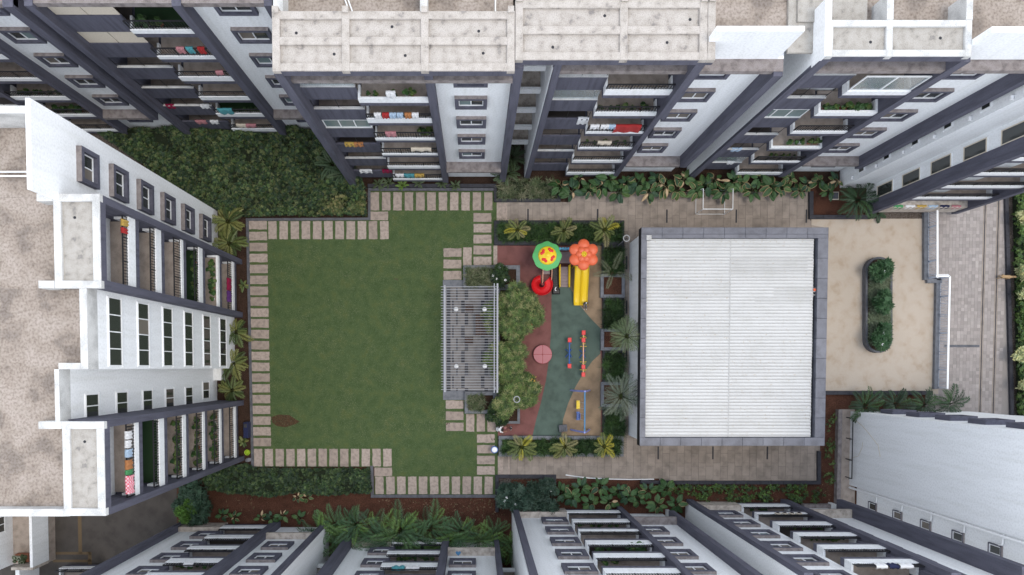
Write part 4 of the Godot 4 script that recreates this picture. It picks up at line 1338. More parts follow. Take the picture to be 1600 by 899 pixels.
func scatter(called: String, parent: Node3D, mesh: Mesh, xfs: Array, cols: Array) -> void:
	var mm := MultiMesh.new()
	mm.transform_format = MultiMesh.TRANSFORM_3D
	mm.use_colors = true
	mm.mesh = mesh
	mm.instance_count = xfs.size()
	for i in xfs.size():
		mm.set_instance_transform(i, xfs[i])
		mm.set_instance_color(i, cols[i])
	var o := MultiMeshInstance3D.new()
	o.multimesh = mm
	o.material_override = M.leaf
	o.name = called
	o.set_meta("kind", "stuff")
	parent.add_child(o, true)

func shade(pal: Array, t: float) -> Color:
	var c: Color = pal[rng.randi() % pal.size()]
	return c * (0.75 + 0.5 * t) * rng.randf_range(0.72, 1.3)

func in_poly(pts: PackedVector2Array) -> Array:
	var lo := pts[0]
	var hi := pts[0]
	for p in pts:
		lo = lo.min(p)
		hi = hi.max(p)
	return [lo, hi]

func tilt(a: float) -> Basis:
	return Basis(Vector3.UP, rng.randf() * TAU) * Basis(Vector3.RIGHT, rng.randf_range(-a, a)) * Basis(Vector3.BACK, rng.randf_range(-a, a))

# a planted mass over an outline: solid dark core added to block light, and many leaf sprigs over its uneven top and sides
func hedge(called: String, label: String, category: String, pts: PackedVector2Array, y0: float, h: float, per_m2: float, mesh: Mesh, pal: Array, core := true, bump := 0.3, patchy := 0.0, parent: Node3D = null) -> Node3D:
	var c := Vector2.ZERO
	for p in pts:
		c += p / pts.size()
	var o: Node3D = parent
	if o == null:
		o = thing(called, label, category, Vector3(c.x, y0, c.y))
	var off := Vector3(c.x, y0, c.y) if parent == null else Vector3.ZERO
	var base_y := 0.0 if parent == null else y0
	var n := FastNoiseLite.new()
	n.seed = label.hash() % 10000
	n.frequency = 0.55
	n.fractal_octaves = 3
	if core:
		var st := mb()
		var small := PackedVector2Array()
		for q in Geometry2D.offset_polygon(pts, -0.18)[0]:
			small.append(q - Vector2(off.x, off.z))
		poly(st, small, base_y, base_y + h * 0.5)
		part("light_block_core", st.commit(), M.core, o)  # unseen solid block added to stop light passing through the leaves
	var b := in_poly(pts)
	var lo: Vector2 = b[0]
	var hi: Vector2 = b[1]
	var total := int(per_m2 * (hi.x - lo.x) * (hi.y - lo.y))
	var xfs := []
	var cols := []
	for i in total:
		var p := Vector2(rng.randf_range(lo.x, hi.x), rng.randf_range(lo.y, hi.y))
		if not Geometry2D.is_point_in_polygon(p, pts):
			continue
		var v := n.get_noise_2d(p.x, p.y) + 0.35 * n.get_noise_2d(p.x * 4.0, p.y * 4.0)
		if patchy > 0.0 and v < -0.25 + patchy * rng.randf() * 0.5:
			continue
		var top := h * (1.0 - bump * 0.5 + bump * v * 1.6)
		var y := top - pow(rng.randf(), 2.0) * h * 0.5
		xfs.append(Transform3D(tilt(0.6).scaled(Vector3.ONE * rng.randf_range(0.65, 1.35)), Vector3(p.x - off.x, base_y + y, p.y - off.z)))
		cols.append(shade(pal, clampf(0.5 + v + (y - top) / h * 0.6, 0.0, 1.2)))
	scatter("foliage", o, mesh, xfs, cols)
	return o

# a bush: forked stems and sprigs spread through an uneven crown
func bush(called: String, label: String, category: String, at: Vector3, r: float, h: float, n: int, mesh: Mesh, pal: Array, group := "", lumps := 6, flowers := 0, flower_mat: Material = null) -> Node3D:
	var o := thing(called, label, category, at, 0.0, group)
	var centres := []
	for i in lumps:
		var a := TAU * i / lumps + rng.randf_range(-0.4, 0.4)
		var d := r * rng.randf_range(0.25, 0.76) if i else 0.0
		centres.append([Vector3(cos(a) * d, h * rng.randf_range(0.45, 0.85), sin(a) * d), r * rng.randf_range(0.26, 0.46)])
	var st := mb()
	for c in centres:
		tube(st, [Vector3(rng.randf_range(-0.05, 0.05), 0, rng.randf_range(-0.05, 0.05)), Vector3(c[0].x * 0.4, c[0].y * 0.5, c[0].z * 0.4), c[0]], [0.05, 0.035, 0.015], 6)
	part("stem", st.commit(), M.bark, o)
	var xfs := []
	var cols := []
	for i in n:
		var c = centres[rng.randi() % centres.size()]
		var d = Vector3(rng.randfn(), rng.randfn() * 0.8 + 0.35, rng.randfn()).normalized() * pow(rng.randf(), 0.4) * c[1]
		var p: Vector3 = c[0] + d
		xfs.append(Transform3D(tilt(0.7).scaled(Vector3.ONE * rng.randf_range(0.7, 1.3)), p))
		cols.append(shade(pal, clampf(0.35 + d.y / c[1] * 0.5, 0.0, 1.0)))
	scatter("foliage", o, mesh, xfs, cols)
	for i in flowers:
		var c = centres[rng.randi() % centres.size()]
		st = mb()
		for k in 5:
			leaf_into(st, Transform3D(Basis(Vector3.UP, TAU * k / 5.0) * Basis(Vector3.RIGHT, -0.3), Vector3.ZERO), 0.12, 0.1, 0.1)
		part("flower", st.commit(), flower_mat, o, c[0] + Vector3(rng.randf_range(-0.25, 0.25), c[1] * 0.95, rng.randf_range(-0.25, 0.25)))
	return o

# one palm frond along +z: an arched midrib with paired leaflets
func frond(key: String, l: float, rise: float, fall: float, leaflet: float, w: float, pairs: int, sag: float) -> ArrayMesh:
	if shared.has(key):
		return shared[key]
	var r := RandomNumberGenerator.new()
	r.seed = key.hash()
	var st := mb()
	var at := func(t: float) -> Vector3: return Vector3(0, l * (rise * t - fall * t * t), l * t * (1.0 - 0.12 * t))
	var pts := []
	for i in 7:
		pts.append(at.call(i / 6.0))
	st.set_color(Color(0.22, 0.24, 0.07))
	tube(st, pts, [0.022, 0.02, 0.017, 0.014, 0.011, 0.008, 0.004], 4)
	for i in pairs:
		var t := 0.14 + 0.86 * i / (pairs - 1.0)
		var p: Vector3 = at.call(t)
		var ll := leaflet * (0.35 + 0.65 * sin(PI * clampf(t * 0.92 + 0.06, 0, 1))) * r.randf_range(0.85, 1.12)
		for s in [-1.0, 1.0]:
			var ang := 0.75 + 0.25 * (1.0 - t) + r.randf_range(-0.12, 0.12)
			var dir := Vector3(s * sin(ang), 0.12 + r.randf_range(-0.1, 0.1), cos(ang)).normalized()
			var side := dir.cross(Vector3.UP).normalized() * w * 0.5
			var m := p + dir * ll * 0.5
			var e := p + dir * ll + Vector3(0, -sag * ll, 0)
			var v := r.randf_range(0.75, 1.2)
			st.set_color(Color(v, v, v * 0.9))
			tri(st, p, m - side, m + side)
			tri(st, m - side, e, m + side)
	shared[key] = st.commit()
	return shared[key]

var frond_mats := {}
func frond_mat(c: Color) -> StandardMaterial3D:
	var k := c.to_html()
	if not frond_mats.has(k):
		frond_mats[k] = leafy(c.r, c.g, c.b, 0.5)
	return frond_mats[k]

func palm(called: String, label: String, at: Vector3, trunk: float, n: int, l: float, kind: String, pal: Array, group := "", lean := Vector2.ZERO) -> Node3D:
	var o := thing(called, label, "palm", at, 0.0, group)
	var top := Vector3(lean.x, trunk, lean.y)
	var st := mb()
	var pts := []
	for i in 5:
		var t := i / 4.0
		pts.append(Vector3(lean.x * t * t, trunk * t, lean.y * t * t))
	tube(st, pts, [0.10, 0.085, 0.075, 0.07, 0.06], 8)
	for i in 5:
		lathe(st, [Vector2(0.09, trunk * i / 5.0), Vector2(0.11, trunk * i / 5.0 + 0.03), Vector2(0.08, trunk * i / 5.0 + 0.06)], 8)
	part("trunk", st.commit(), M.bark, o)
	var own := rng.randf_range(0.86, 1.1)
	for i in n:
		var f: ArrayMesh
		var v := rng.randi() % 3
		match kind:
			"areca": f = frond("areca%d" % v, l, 0.5 + 0.22 * v, 0.55 + 0.15 * v, l * 0.30, 0.024, 32, 0.35)
			"dark": f = frond("dark%d_%.1f" % [v, l], l, 0.5 + 0.2 * v, 0.62 + 0.12 * v, l * 0.27, 0.045, 30, 0.4)
			"fern": f = frond("fern%d_%.1f" % [v, l], l, 0.75 + 0.25 * v, 0.7 + 0.1 * v, l * 0.21, 0.034, 28, 0.35)
			_: f = frond("feather%d" % v, l, 0.45 + 0.15 * v, 0.5 + 0.15 * v, l * 0.22, 0.017, 48, 0.3)
		var a := TAU * (i + rng.randf_range(-0.3, 0.3)) / n
		var m := part("frond", f, frond_mat(pal[rng.randi() % pal.size()]), o, top)
		m.rotation = Vector3(rng.randf_range(-0.45, 0.25), a, rng.randf_range(-0.35, 0.35))
		m.scale = Vector3.ONE * rng.randf_range(0.7, 1.12) * own
	return o

# broad leaves on stalks, some with dry brown rims
func broad_leaf(key: String, l: float, w: float, rim: Color, body: Color, curl: float) -> ArrayMesh:
	if shared.has(key):
		return shared[key]
	var r := RandomNumberGenerator.new()
	r.seed = key.hash()
	var st := mb()
	var nu := 7
	var nv := 7
	var grid := []
	for i in nu + 1:
		var t := i / float(nu)
		var hw := w * 0.5 * pow(sin(PI * clampf(pow(t, 0.8), 0.0, 1.0)), 0.7)
		var row := []
		for j in nv:
			var s := (j - 3) / 3.0
			var edge := absf(s) > 0.9 or i == nu or i == 0
			var wob := r.randf_range(-0.015, 0.015) if absf(s) > 0.9 else 0.0
			var y := -curl * l * t * t + absf(s) * hw * 0.35 - pow(absf(s), 3) * hw * curl + wob
			var c := rim if edge else body * (0.85 + 0.3 * r.randf())
			if absf(s) < 0.1:
				c = body * 1.45
			row.append([Vector3(s * hw, y, l * t), c])
		grid.append(row)
	for i in nu:
		for j in nv - 1:
			var q := [grid[i][j], grid[i][j + 1], grid[i + 1][j + 1], grid[i + 1][j]]
			for tri3 in [[0, 1, 2], [0, 2, 3]]:
				var nn: Vector3 = (q[tri3[2]][0] - q[tri3[0]][0]).cross(q[tri3[1]][0] - q[tri3[0]][0]).normalized()
				for e in tri3:
					st.set_normal(nn)
					st.set_color(q[e][1])
					st.add_vertex(q[e][0])
	st.set_color(body * 0.8)
	tube(st, [Vector3(0, -0.5, -0.18), Vector3(0, -0.12, -0.06), Vector3(0, 0, 0.02)], [0.016, 0.014, 0.01], 5)
	shared[key] = st.commit()
	return shared[key]

func broad_plant(label: String, at: Vector3, n: int, size: float, dry: float, group: String) -> void:
	var o := thing("broad_leaved_plant", label, "plant", at, 0.0, group)
	var st := mb()
	tube(st, [Vector3.ZERO, Vector3(0.02, 0.25, 0), Vector3(0, 0.5 * size, 0)], [0.05, 0.04, 0.03], 6)
	part("stem", st.commit(), M.bark, o)
	var greens := [Color(0.030, 0.068, 0.022), Color(0.042, 0.088, 0.03), Color(0.026, 0.058, 0.03), Color(0.06, 0.105, 0.035)]
	for i in n:
		var f: ArrayMesh
		var v := rng.randi() % 4
		var roll := rng.randf()
		if roll < dry * 0.22:
			f = broad_leaf("dry%d" % (v % 2), 0.5, 0.22, Color(0.40, 0.30, 0.18), Color(0.42, 0.31, 0.19), 0.8)
		elif roll < dry:
			f = broad_leaf("rim%d" % v, 0.62, 0.36, Color(0.36, 0.26, 0.14), greens[v], 0.35)
		else:
			f = broad_leaf("green%d" % v, 0.62, 0.36, greens[v] * 1.2, greens[v], 0.3)
		var a := TAU * i / n + rng.randf_range(-0.35, 0.35)
		var m := part("leaf", f, M.leaf, o, Vector3(sin(a) * 0.16 * size, (0.5 + rng.randf_range(0.05, 0.5)) * size, cos(a) * 0.16 * size))
		m.rotation = Vector3(rng.randf_range(-0.35, 0.45), a, rng.randf_range(-0.5, 0.5))
		m.scale = Vector3.ONE * size * rng.randf_range(0.75, 1.2)

func build_plants() -> void:
	var dk := [Color(0.020, 0.040, 0.017), Color(0.030, 0.058, 0.020), Color(0.016, 0.032, 0.018), Color(0.055, 0.085, 0.03)]
	var hedge_leaf := sprig("hedge", 7, 0.13, 0.07, 0.45)
	# hedges and planted beds
	hedge("hedge", "big dark green hedge filling the corner above the lawn's upper left edge", "hedge", PackedVector2Array([Vector2(-28.820, -17.971), Vector2(-13.268, -17.971), Vector2(-9.631, -16.722), Vector2(-8.336, -13.446), Vector2(-8.298, -11.513), Vector2(-17.427, -11.416), Vector2(-19.082, -11.755), Vector2(-21.604, -12.867)]), 0.0, 0.95, 230, hedge_leaf, [Color(0.020, 0.043, 0.018), Color(0.031, 0.060, 0.021), Color(0.055, 0.088, 0.028), Color(0.015, 0.031, 0.016), Color(0.090, 0.108, 0.042)], true, 0.42)
	hedge("hedge", "yellowish leafy end of the big corner hedge next to the upper stepping stones", "hedge", PackedVector2Array([Vector2(-11.610, -12.480), Vector2(-8.338, -13.108), Vector2(-8.347, -11.561), Vector2(-11.862, -11.416)]), 0.4, 0.62, 90, hedge_leaf, [Color(0.085, 0.10, 0.03), Color(0.05, 0.07, 0.022), Color(0.13, 0.125, 0.05)], false, 0.3, 0.4)
	hedge("hedge", "dark hedge along the lawn's lower left edge above the red soil", "hedge", PackedVector2Array([Vector2(-20.919, 8.105), Vector2(-17.647, 7.410), Vector2(-16.959, 7.758), Vector2(-8.158, 7.807), Vector2(-8.019, 9.598), Vector2(-11.041, 9.797), Vector2(-13.514, 9.598), Vector2(-15.497, 9.896), Vector2(-18.218, 9.697), Vector2(-20.442, 9.399)]), 0.0, 0.8, 230, hedge_leaf, dk, true, 0.55)
	var varieg := hedge("hedge", "green hedge along the right edge of the picture beyond the paved road", "hedge", PackedVector2Array([Vector2(40.554, -17.203), Vector2(44.590, -17.203), Vector2(45.495, 4.734), Vector2(41.597, 4.734)]), 0.0, 0.9, 110, hedge_leaf, [Color(0.05, 0.10, 0.02), Color(0.03, 0.065, 0.02), Color(0.08, 0.13, 0.03)], true, 0.4)
	var pale := sprig("pale", 7, 0.2, 0.1, 0.5)
	var vi := 0
	for p in [Vector3(41.146, 0.500, -11.307), Vector3(41.066, 0.500, -7.220), Vector3(41.258, 0.500, -5.530), Vector3(41.096, 0.500, -0.876), Vector3(41.642, 0.500, 1.267)]:
		bush("variegated_bush", "pale cream green bush in the right edge hedge, %s" % ["just below the balcony block", "level with the tan dog", "just below the one by the dog", "level with the oval planter's lower end", "lowest one"][vi], "bush", p, 0.62, 0.9, 150, pale, [Color(0.42, 0.42, 0.22), Color(0.30, 0.33, 0.16), Color(0.16, 0.20, 0.09), Color(0.48, 0.46, 0.20)], "variegated bushes in the right hedge", 5)
		vi += 1
	var low := sprig("low", 6, 0.13, 0.06, 0.5)
	hedge("ground_cover", "low bright green ground cover on red soil beside the dark kerb below the hall", "ground cover", PackedVector2Array([Vector2(14.697, 9.050), Vector2(26.375, 9.050), Vector2(27.570, 9.448), Vector2(27.092, 10.395), Vector2(22.637, 10.544), Vector2(17.682, 10.395), Vector2(15.697, 10.096)]), 0.0, 0.28, 90, low, [Color(0.045, 0.085, 0.022), Color(0.07, 0.12, 0.025), Color(0.03, 0.055, 0.02)], false, 0.4, 0.9)
	hedge("ground_cover", "thin scattered green ground cover on the red soil strip right of the hall", "ground cover", PackedVector2Array([Vector2(26.982, 4.240), Vector2(27.704, 3.251), Vector2(27.714, 9.199), Vector2(26.774, 9.199)]), 0.0, 0.25, 40, low, [Color(0.07, 0.11, 0.03), Color(0.04, 0.07, 0.02)], false, 0.4, 1.1)
	# big shrubs
	var rosette := sprig("rosette", 9, 0.26, 0.07, 0.55, 0.15)
	bush("shrub", "large round blue green shrub at the corner of the drive, lighter green at its heart", "shrub", Vector3(-21.445, 0.000, 10.295), 1.85, 1.7, 1300, rosette, [Color(0.022, 0.048, 0.030), Color(0.03, 0.062, 0.04), Color(0.04, 0.08, 0.05)], "", 11)
	bush("shrub", "bright green spiky shrub growing inside the big round shrub by the drive", "shrub", Vector3(-21.498, 0.000, 10.594), 1.0, 2.6, 460, rosette, [Color(0.075, 0.16, 0.03), Color(0.055, 0.12, 0.022)], "", 4)
	bush("shrub", "left one of two dark blue green shrubs with white flowers beside the red soil", "shrub", Vector3(2.822, 0.000, 9.797), 1.5, 1.35, 1000, rosette, [Color(0.020, 0.045, 0.030), Color(0.032, 0.06, 0.042), Color(0.05, 0.085, 0.06)], "dark flowering shrubs", 10, 5, M.cloth_white)
	bush("shrub", "right one of two dark blue green shrubs with white flowers beside the red soil", "shrub", Vector3(5.050, 0.000, 9.946), 1.45, 1.3, 950, rosette, [Color(0.018, 0.040, 0.026), Color(0.03, 0.055, 0.038), Color(0.045, 0.075, 0.05)], "dark flowering shrubs", 10, 3, M.cloth_white)
	# spiky planting of the play area's planters
	var spike := blades("spike", 16, 0.42, 0.035, 1.25)
	var spikes := [Color(0.020, 0.045, 0.014), Color(0.03, 0.065, 0.018), Color(0.016, 0.034, 0.012), Color(0.045, 0.09, 0.025)]
	for q in [["upper planter of the play area", Vector2(1.758, -10.786), Vector2(11.046, -9.574)], ["lower planter of the play area", Vector2(2.123, 5.576), Vector2(11.116, 6.616)], ["right planter beside the orange flower roof", Vector2(9.779, -8.991), Vector2(11.161, -7.192)], ["right planter above the feathery palm", Vector2(9.804, -5.095), Vector2(11.241, -3.042)], ["right planter between its two palms", Vector2(9.831, -1.081), Vector2(11.272, 0.984)], ["right planter's lowest stretch", Vector2(9.859, 3.251), Vector2(11.303, 5.229)]]:
		hedge("spiky_plants", "dense dark green strappy plants filling the %s" % q[0], "plants", rect(q[1], q[2]), 0.28, 0.3, 46, spike, spikes, true, 0.5)
	var palespike := blades("palespike", 16, 0.34, 0.028, 1.3)
	var pales := [Color(0.15, 0.17, 0.10), Color(0.10, 0.13, 0.06), Color(0.22, 0.22, 0.14), Color(0.06, 0.09, 0.04)]
	hedge("spiky_plants", "pale grey green striped plants in the pergola's upper stone planter", "plants", rect(Vector2(-0.685, -7.435), Vector2(1.617, -6.169)), 0.36, 0.22, 60, palespike, pales, true, 0.4)
	hedge("spiky_plants", "pale grey green striped plants in the pergola's small lower planter", "plants", rect(Vector2(-0.542, 2.117), Vector2(0.641, 3.251)), 0.36, 0.2, 60, palespike, pales, true, 0.4)
	hedge("spiky_plants", "grey green striped plants in the bed below the walkway gap", "plants", PackedVector2Array([Vector2(1.656, -14.315), Vector2(6.189, -14.026), Vector2(6.194, -12.818), Vector2(1.658, -12.818)]), 0.1, 0.35, 44, palespike, pales, true, 0.5)
	hedge("spiky_plants", "short grey green grass between the three frangipani bushes", "plants", PackedVector2Array([Vector2(29.899, -7.776), Vector2(31.318, -7.776), Vector2(31.544, -1.670), Vector2(29.972, -1.670)]), 0.36, 0.12, 60, palespike, [Color(0.14, 0.18, 0.11), Color(0.19, 0.22, 0.14), Color(0.10, 0.14, 0.08)], false, 0.3)
	# bushes round the pergola
	var thin := sprig("thin", 9, 0.26, 0.03, 0.3, 0.3)
	var bamboo := [Color(0.085, 0.142, 0.038), Color(0.060, 0.102, 0.028), Color(0.128, 0.182, 0.052), Color(0.035, 0.060, 0.02), Color(0.23, 0.235, 0.10)]
	bush("bamboo_bush", "large olive green bamboo like bush spilling over the pergola's upper right corner", "bush", Vector3(2.737, 0.200, -4.005), 2.05, 2.6, 5600, thin, bamboo, "bamboo bushes beside the pergola", 26)
	bush("bamboo_bush", "olive bamboo like bush between the pergola and the red round merry go round", "bush", Vector3(2.302, 0.200, -0.587), 1.6, 2.4, 3200, thin, bamboo, "bamboo bushes beside the pergola", 18)
	bush("bamboo_bush", "spreading olive bush with orange blossoms round the ring topped lamp post", "bush", Vector3(3.385, 0.200, 1.863), 1.55, 2.3, 3000, thin, bamboo, "bamboo bushes beside the pergola", 18)
	bush("bamboo_bush", "small olive bush at the pergola's lower right corner", "bush", Vector3(2.160, 0.200, 2.747), 1.25, 2.0, 1500, thin, bamboo, "bamboo bushes beside the pergola", 7)
	for b in [["orange blossom cluster on the olive bush beside the green rubber floor", Vector3(4.308, 2.000, 0.852)], ["small orange blossom at the big olive bush's lower right edge", Vector3(4.155, 2.000, -3.114)]]:
		var st := mb()
		for k in 14:
			leaf_into(st, Transform3D(tilt(1.2), Vector3(rng.randf_range(-0.2, 0.2), rng.randf_range(-0.1, 0.1), rng.randf_range(-0.18, 0.18)) * (1.0 if b[1].z > 0 else 0.4)), 0.14, 0.09)
		var f := part("blossom", st.commit(), M.cloth_yellow if b[1].z > 0 else M.cloth_orange, self, b[1])
		tag(f, b[0], "flower")
	bush("flowering_bush", "white flowered dark bush at the right end of the pergola's upper planter", "bush", Vector3(1.947, 0.300, -6.909), 0.75, 1.2, 330, rosette, dk, "white flowering bushes by the pergola", 6, 4, M.cloth_white)
	bush("flowering_bush", "dark green bush with white flowers above the person in white", "bush", Vector3(1.670, 0.200, 3.485), 1.0, 1.2, 560, rosette, dk, "white flowering bushes by the pergola", 8, 4, M.cloth_white)
	# frangipani bushes in the oval planter
	var plume := sprig("plume", 11, 0.30, 0.085, 0.45, 0.2)
	var pf := [Color(0.022, 0.058, 0.022), Color(0.03, 0.075, 0.03), Color(0.045, 0.095, 0.04)]
	bush("frangipani", "topmost of the three frangipani bushes in the oval planter", "bush", Vector3(30.505, 0.400, -7.282), 0.82, 1.2, 330, plume, pf, "frangipani bushes in the oval planter", 8, 2, M.cloth_white)
	bush("frangipani", "middle frangipani bush in the oval planter", "bush", Vector3(30.458, 0.400, -4.863), 0.80, 1.2, 300, plume, pf, "frangipani bushes in the oval planter", 8, 1, M.cloth_white)
	bush("frangipani", "lowest and largest of the three frangipani bushes in the oval planter", "bush", Vector3(30.462, 0.400, -2.289), 0.92, 1.25, 380, plume, pf, "frangipani bushes in the oval planter", 9, 4, M.cloth_white)
	# palms
	var yel := [Color(0.15, 0.18, 0.055), Color(0.11, 0.145, 0.045), Color(0.20, 0.21, 0.08), Color(0.14, 0.17, 0.05), Color(0.24, 0.22, 0.11), Color(0.36, 0.33, 0.04)]
	var names := ["left", "middle", "right"]
	for i in 3:
		palm("yellow_palm", "yellow green palm in the long planter above the play area, %s one" % names[i], [Vector3(3.157, 0.300, -10.291), Vector3(6.654, 0.300, -10.243), Vector3(9.666, 0.300, -10.291)][i], 0.6, 10, 1.2, "areca", yel, "yellow green palms in the play area's planters")
	for i in 3:
		palm("yellow_palm", "yellow green palm in the long planter below the play area, %s one" % names[i], [Vector3(3.486, 0.300, 6.036), Vector3(6.776, 0.300, 6.036), Vector3(9.723, 0.300, 6.036)][i], 0.6, 10, 1.2, "areca", yel, "yellow green palms in the play area's planters")
	var lp := [Color(0.12, 0.15, 0.045), Color(0.09, 0.12, 0.04), Color(0.17, 0.18, 0.06), Color(0.05, 0.08, 0.025)]
	var where := ["topmost, by the corner of the hedge", "second from the top, beside the upper balcony stack", "just below the upper balcony stack", "beside the wide windows of the left block", "beside the recessed wall of the left block", "small, squeezed between the lower balcony stack and the edging", "small, squeezed between the upper balcony stack and the edging"]
	var lpos := [Vector3(-18.605, 0.000, -10.931), Vector3(-18.527, 0.000, -9.282), Vector3(-18.119, 0.000, -2.650), Vector3(-18.295, 0.000, -0.295), Vector3(-18.467, 0.000, 1.772), Vector3(-17.825, 0.000, 5.724), Vector3(-17.684, 0.000, -6.217)]
	for i in 7:
		palm("garden_palm", "garden palm by the left block, " + where[i], lpos[i], 0.7 if i < 5 else 0.25, 13 if i < 5 else 7, 1.45 if i < 5 else 0.6, "dark", lp, "palms along the left block")
	var dp := [Color(0.022, 0.05, 0.024), Color(0.03, 0.065, 0.03), Color(0.04, 0.085, 0.03), Color(0.018, 0.04, 0.02)]
	for i in 4:
		palm("dark_palm", "dark palm in the row of four below the sandy yard, %s" % ["leftmost", "second from the left", "third from the left", "rightmost, at the railing's end"][i], [Vector3(29.374, 0.000, 2.955), Vector3(31.688, 0.000, 2.857), Vector3(33.906, 0.000, 2.857), Vector3(35.826, 0.000, 2.758)][i], 1.0, 13, 1.6, "dark", dp, "row of dark palms below the sandy yard")
	palm("dark_palm", "lone dark palm in the small red soil bed above the sandy yard", Vector3(28.439, 0.000, -12.480), 1.1, 13, 1.75, "dark", dp)
	palm("dark_palm", "small dark palm at the foot of the block at the right edge", Vector3(30.504, 0.000, -11.658), 0.3, 7, 0.8, "dark", dp)
	palm("feathery_palm", "tall feathery grey green palm whose fronds reach over the hall's roof edge", Vector3(10.744, 0.300, -2.196), 3.1, 26, 1.85, "feather", [Color(0.10, 0.14, 0.07), Color(0.075, 0.115, 0.052), Color(0.14, 0.17, 0.095)], "", Vector2(0.1, 0))
	palm("feathery_palm", "blue green feathery palm in the lower tree pit beside the hall", Vector3(10.579, 0.300, 2.105), 2.6, 24, 1.55, "feather", [Color(0.10, 0.13, 0.10), Color(0.075, 0.105, 0.08), Color(0.14, 0.165, 0.13)])
	palm("feathery_palm", "thin pale sapling palm beside the square opening by the slide", Vector3(10.319, 0.300, -7.102), 0.5, 5, 0.8, "feather", [Color(0.15, 0.17, 0.11)])
	var fp := [Color(0.065, 0.14, 0.058), Color(0.052, 0.112, 0.056), Color(0.09, 0.175, 0.062), Color(0.04, 0.088, 0.046), Color(0.13, 0.235, 0.062)]
	var fpos := [Vector3(-11.903, 0.000, 12.491), Vector3(-10.710, 0.000, 12.091), Vector3(-9.675, 0.000, 13.091), Vector3(-9.073, 0.000, 11.941), Vector3(-7.589, 0.000, 12.691), Vector3(-6.401, 0.000, 13.291), Vector3(-5.604, 0.000, 12.391), Vector3(-4.366, 0.000, 12.991), Vector3(-3.521, 0.000, 12.191), Vector3(-2.134, 0.000, 13.091), Vector3(-1.042, 0.000, 12.491), Vector3(0.248, 0.000, 13.091), Vector3(1.339, 0.000, 12.691), Vector3(2.829, 0.000, 13.441)]
	for i in fpos.size():
		palm("fern_palm", "tall green fern palm below the lawn, %s of fourteen from the left" % ORDINAL[i], fpos[i], rng.randf_range(0.7, 1.3), 13, rng.randi_range(3, 4) * 0.5 + 0.45, "fern", fp, "fern palms below the lawn")
	for q in [["by the big fin in the upper corner hedge", Vector3(-10.699, 0.300, -15.096)], ["second by the big fin in the upper corner hedge", Vector3(-9.784, 0.300, -14.425)], ["in the gap between the two canopied blocks, farther in", Vector3(2.775, 0.000, -15.664)], ["in the gap between the two canopied blocks, nearer the path", Vector3(2.338, 0.000, -14.411)]]:
		palm("fern_palm", "pale green fern palm " + q[0], q[1], 0.8, 10, 1.3, "fern", [Color(0.06, 0.10, 0.05), Color(0.08, 0.12, 0.06)])
	# broad leaved plants
	for i in 30:
		var v := 290.0 + 8.0 * sin(i * 2.3)
		var p := Vector2(6.482, -13.833).lerp(Vector2(27.143, -13.977), i / 29.0) + Vector2(rng.randf_range(-0.15, 0.15), sin(i * 2.3) * 0.5 + 0.28)
		broad_plant("broad leaved plant above the path, %s %s" % [ORDINAL[i if i < 14 else i - 14], "from the left end of its row" if i < 14 else "to the right from the goal frame"], Vector3(p.x, 0, p.y), 10, rng.randf_range(0.95, 1.25) if i < 24 else 0.9, 0.42 if i > 8 else 0.25, "broad leaved plants above the path")
	for i in 13:
		var p := Vector2(6.584, 9.598).lerp(Vector2(15.300, 9.946), i / 12.0) + Vector2(0, sin(i * 2.7) * 0.65)
		broad_plant("broad leaved plant below the long white pipe, %s from the left" % ORDINAL[i], Vector3(p.x, 0, p.y), 9, 1.05, 0.14, "broad leaved plants below the path")
	var k := 0
	for p in [Vector3(-19.378, 0.000, 11.342), Vector3(-18.488, 0.000, 11.492), Vector3(-16.406, 0.000, 11.492), Vector3(-15.613, 0.000, 11.492), Vector3(-14.769, 0.000, 11.342), Vector3(-13.532, 0.000, 11.592), Vector3(-13.616, 0.000, 9.946), Vector3(-12.924, 0.000, 9.996)]:
		broad_plant("small broad leaved plant on red soil, %s" % ["leftmost, by the round shrub", "second from the left", "third from the left", "fourth from the left", "fifth from the left", "rightmost, next to the fern palms", "dry, left one under the hedge", "dry, right one under the hedge"][k], p, 6, 0.75, 0.35 if k < 6 else 0.9, "small broad leaved plants on red soil")
		k += 1
	k = 0
	for p in [Vector3(-7.345, 0.100, -13.854), Vector3(-6.566, 0.100, -13.903), Vector3(-5.546, 0.100, -13.758), Vector3(-4.280, 0.100, -13.903), Vector3(-2.578, 0.100, -13.903), Vector3(-1.508, 0.100, -13.710)]:
		palm("young_fern", "young %s fern behind the dark wall above the lawn, %s from left" % ["bright green" if k == 2 else "grey green", ORDINAL[k]], p, 0.2, 8, 0.6, "fern", [Color(0.12, 0.20, 0.04) if k == 2 else Color(0.07, 0.10, 0.05)], "young ferns behind the wall")
		k += 1
	# grass blades over the lawn, dry litter on the red soil
	var grass := thing("grass", "short mown green grass of the courtyard lawn", "grass")
	grass.set_meta("kind", "stuff")
	var gb := blades("grassblade", 5, 0.03, 0.010, 1.45)
	var lawn := PackedVector2Array([Vector2(-17.333, -11.125), Vector2(-8.056, -11.125), Vector2(-8.044, -13.350), Vector2(1.511, -13.350), Vector2(1.517, -7.727), Vector2(-2.449, -6.559), Vector2(-2.463, 2.462), Vector2(1.530, 5.031), Vector2(1.535, 9.896), Vector2(-7.773, 9.896), Vector2(-7.762, 7.708), Vector2(-17.156, 7.708)])
	var n := FastNoiseLite.new()
	n.seed = 77
	n.frequency = 0.35
	n.fractal_octaves = 4
	var b := in_poly(lawn)
	var xfs := []
	var cols := []
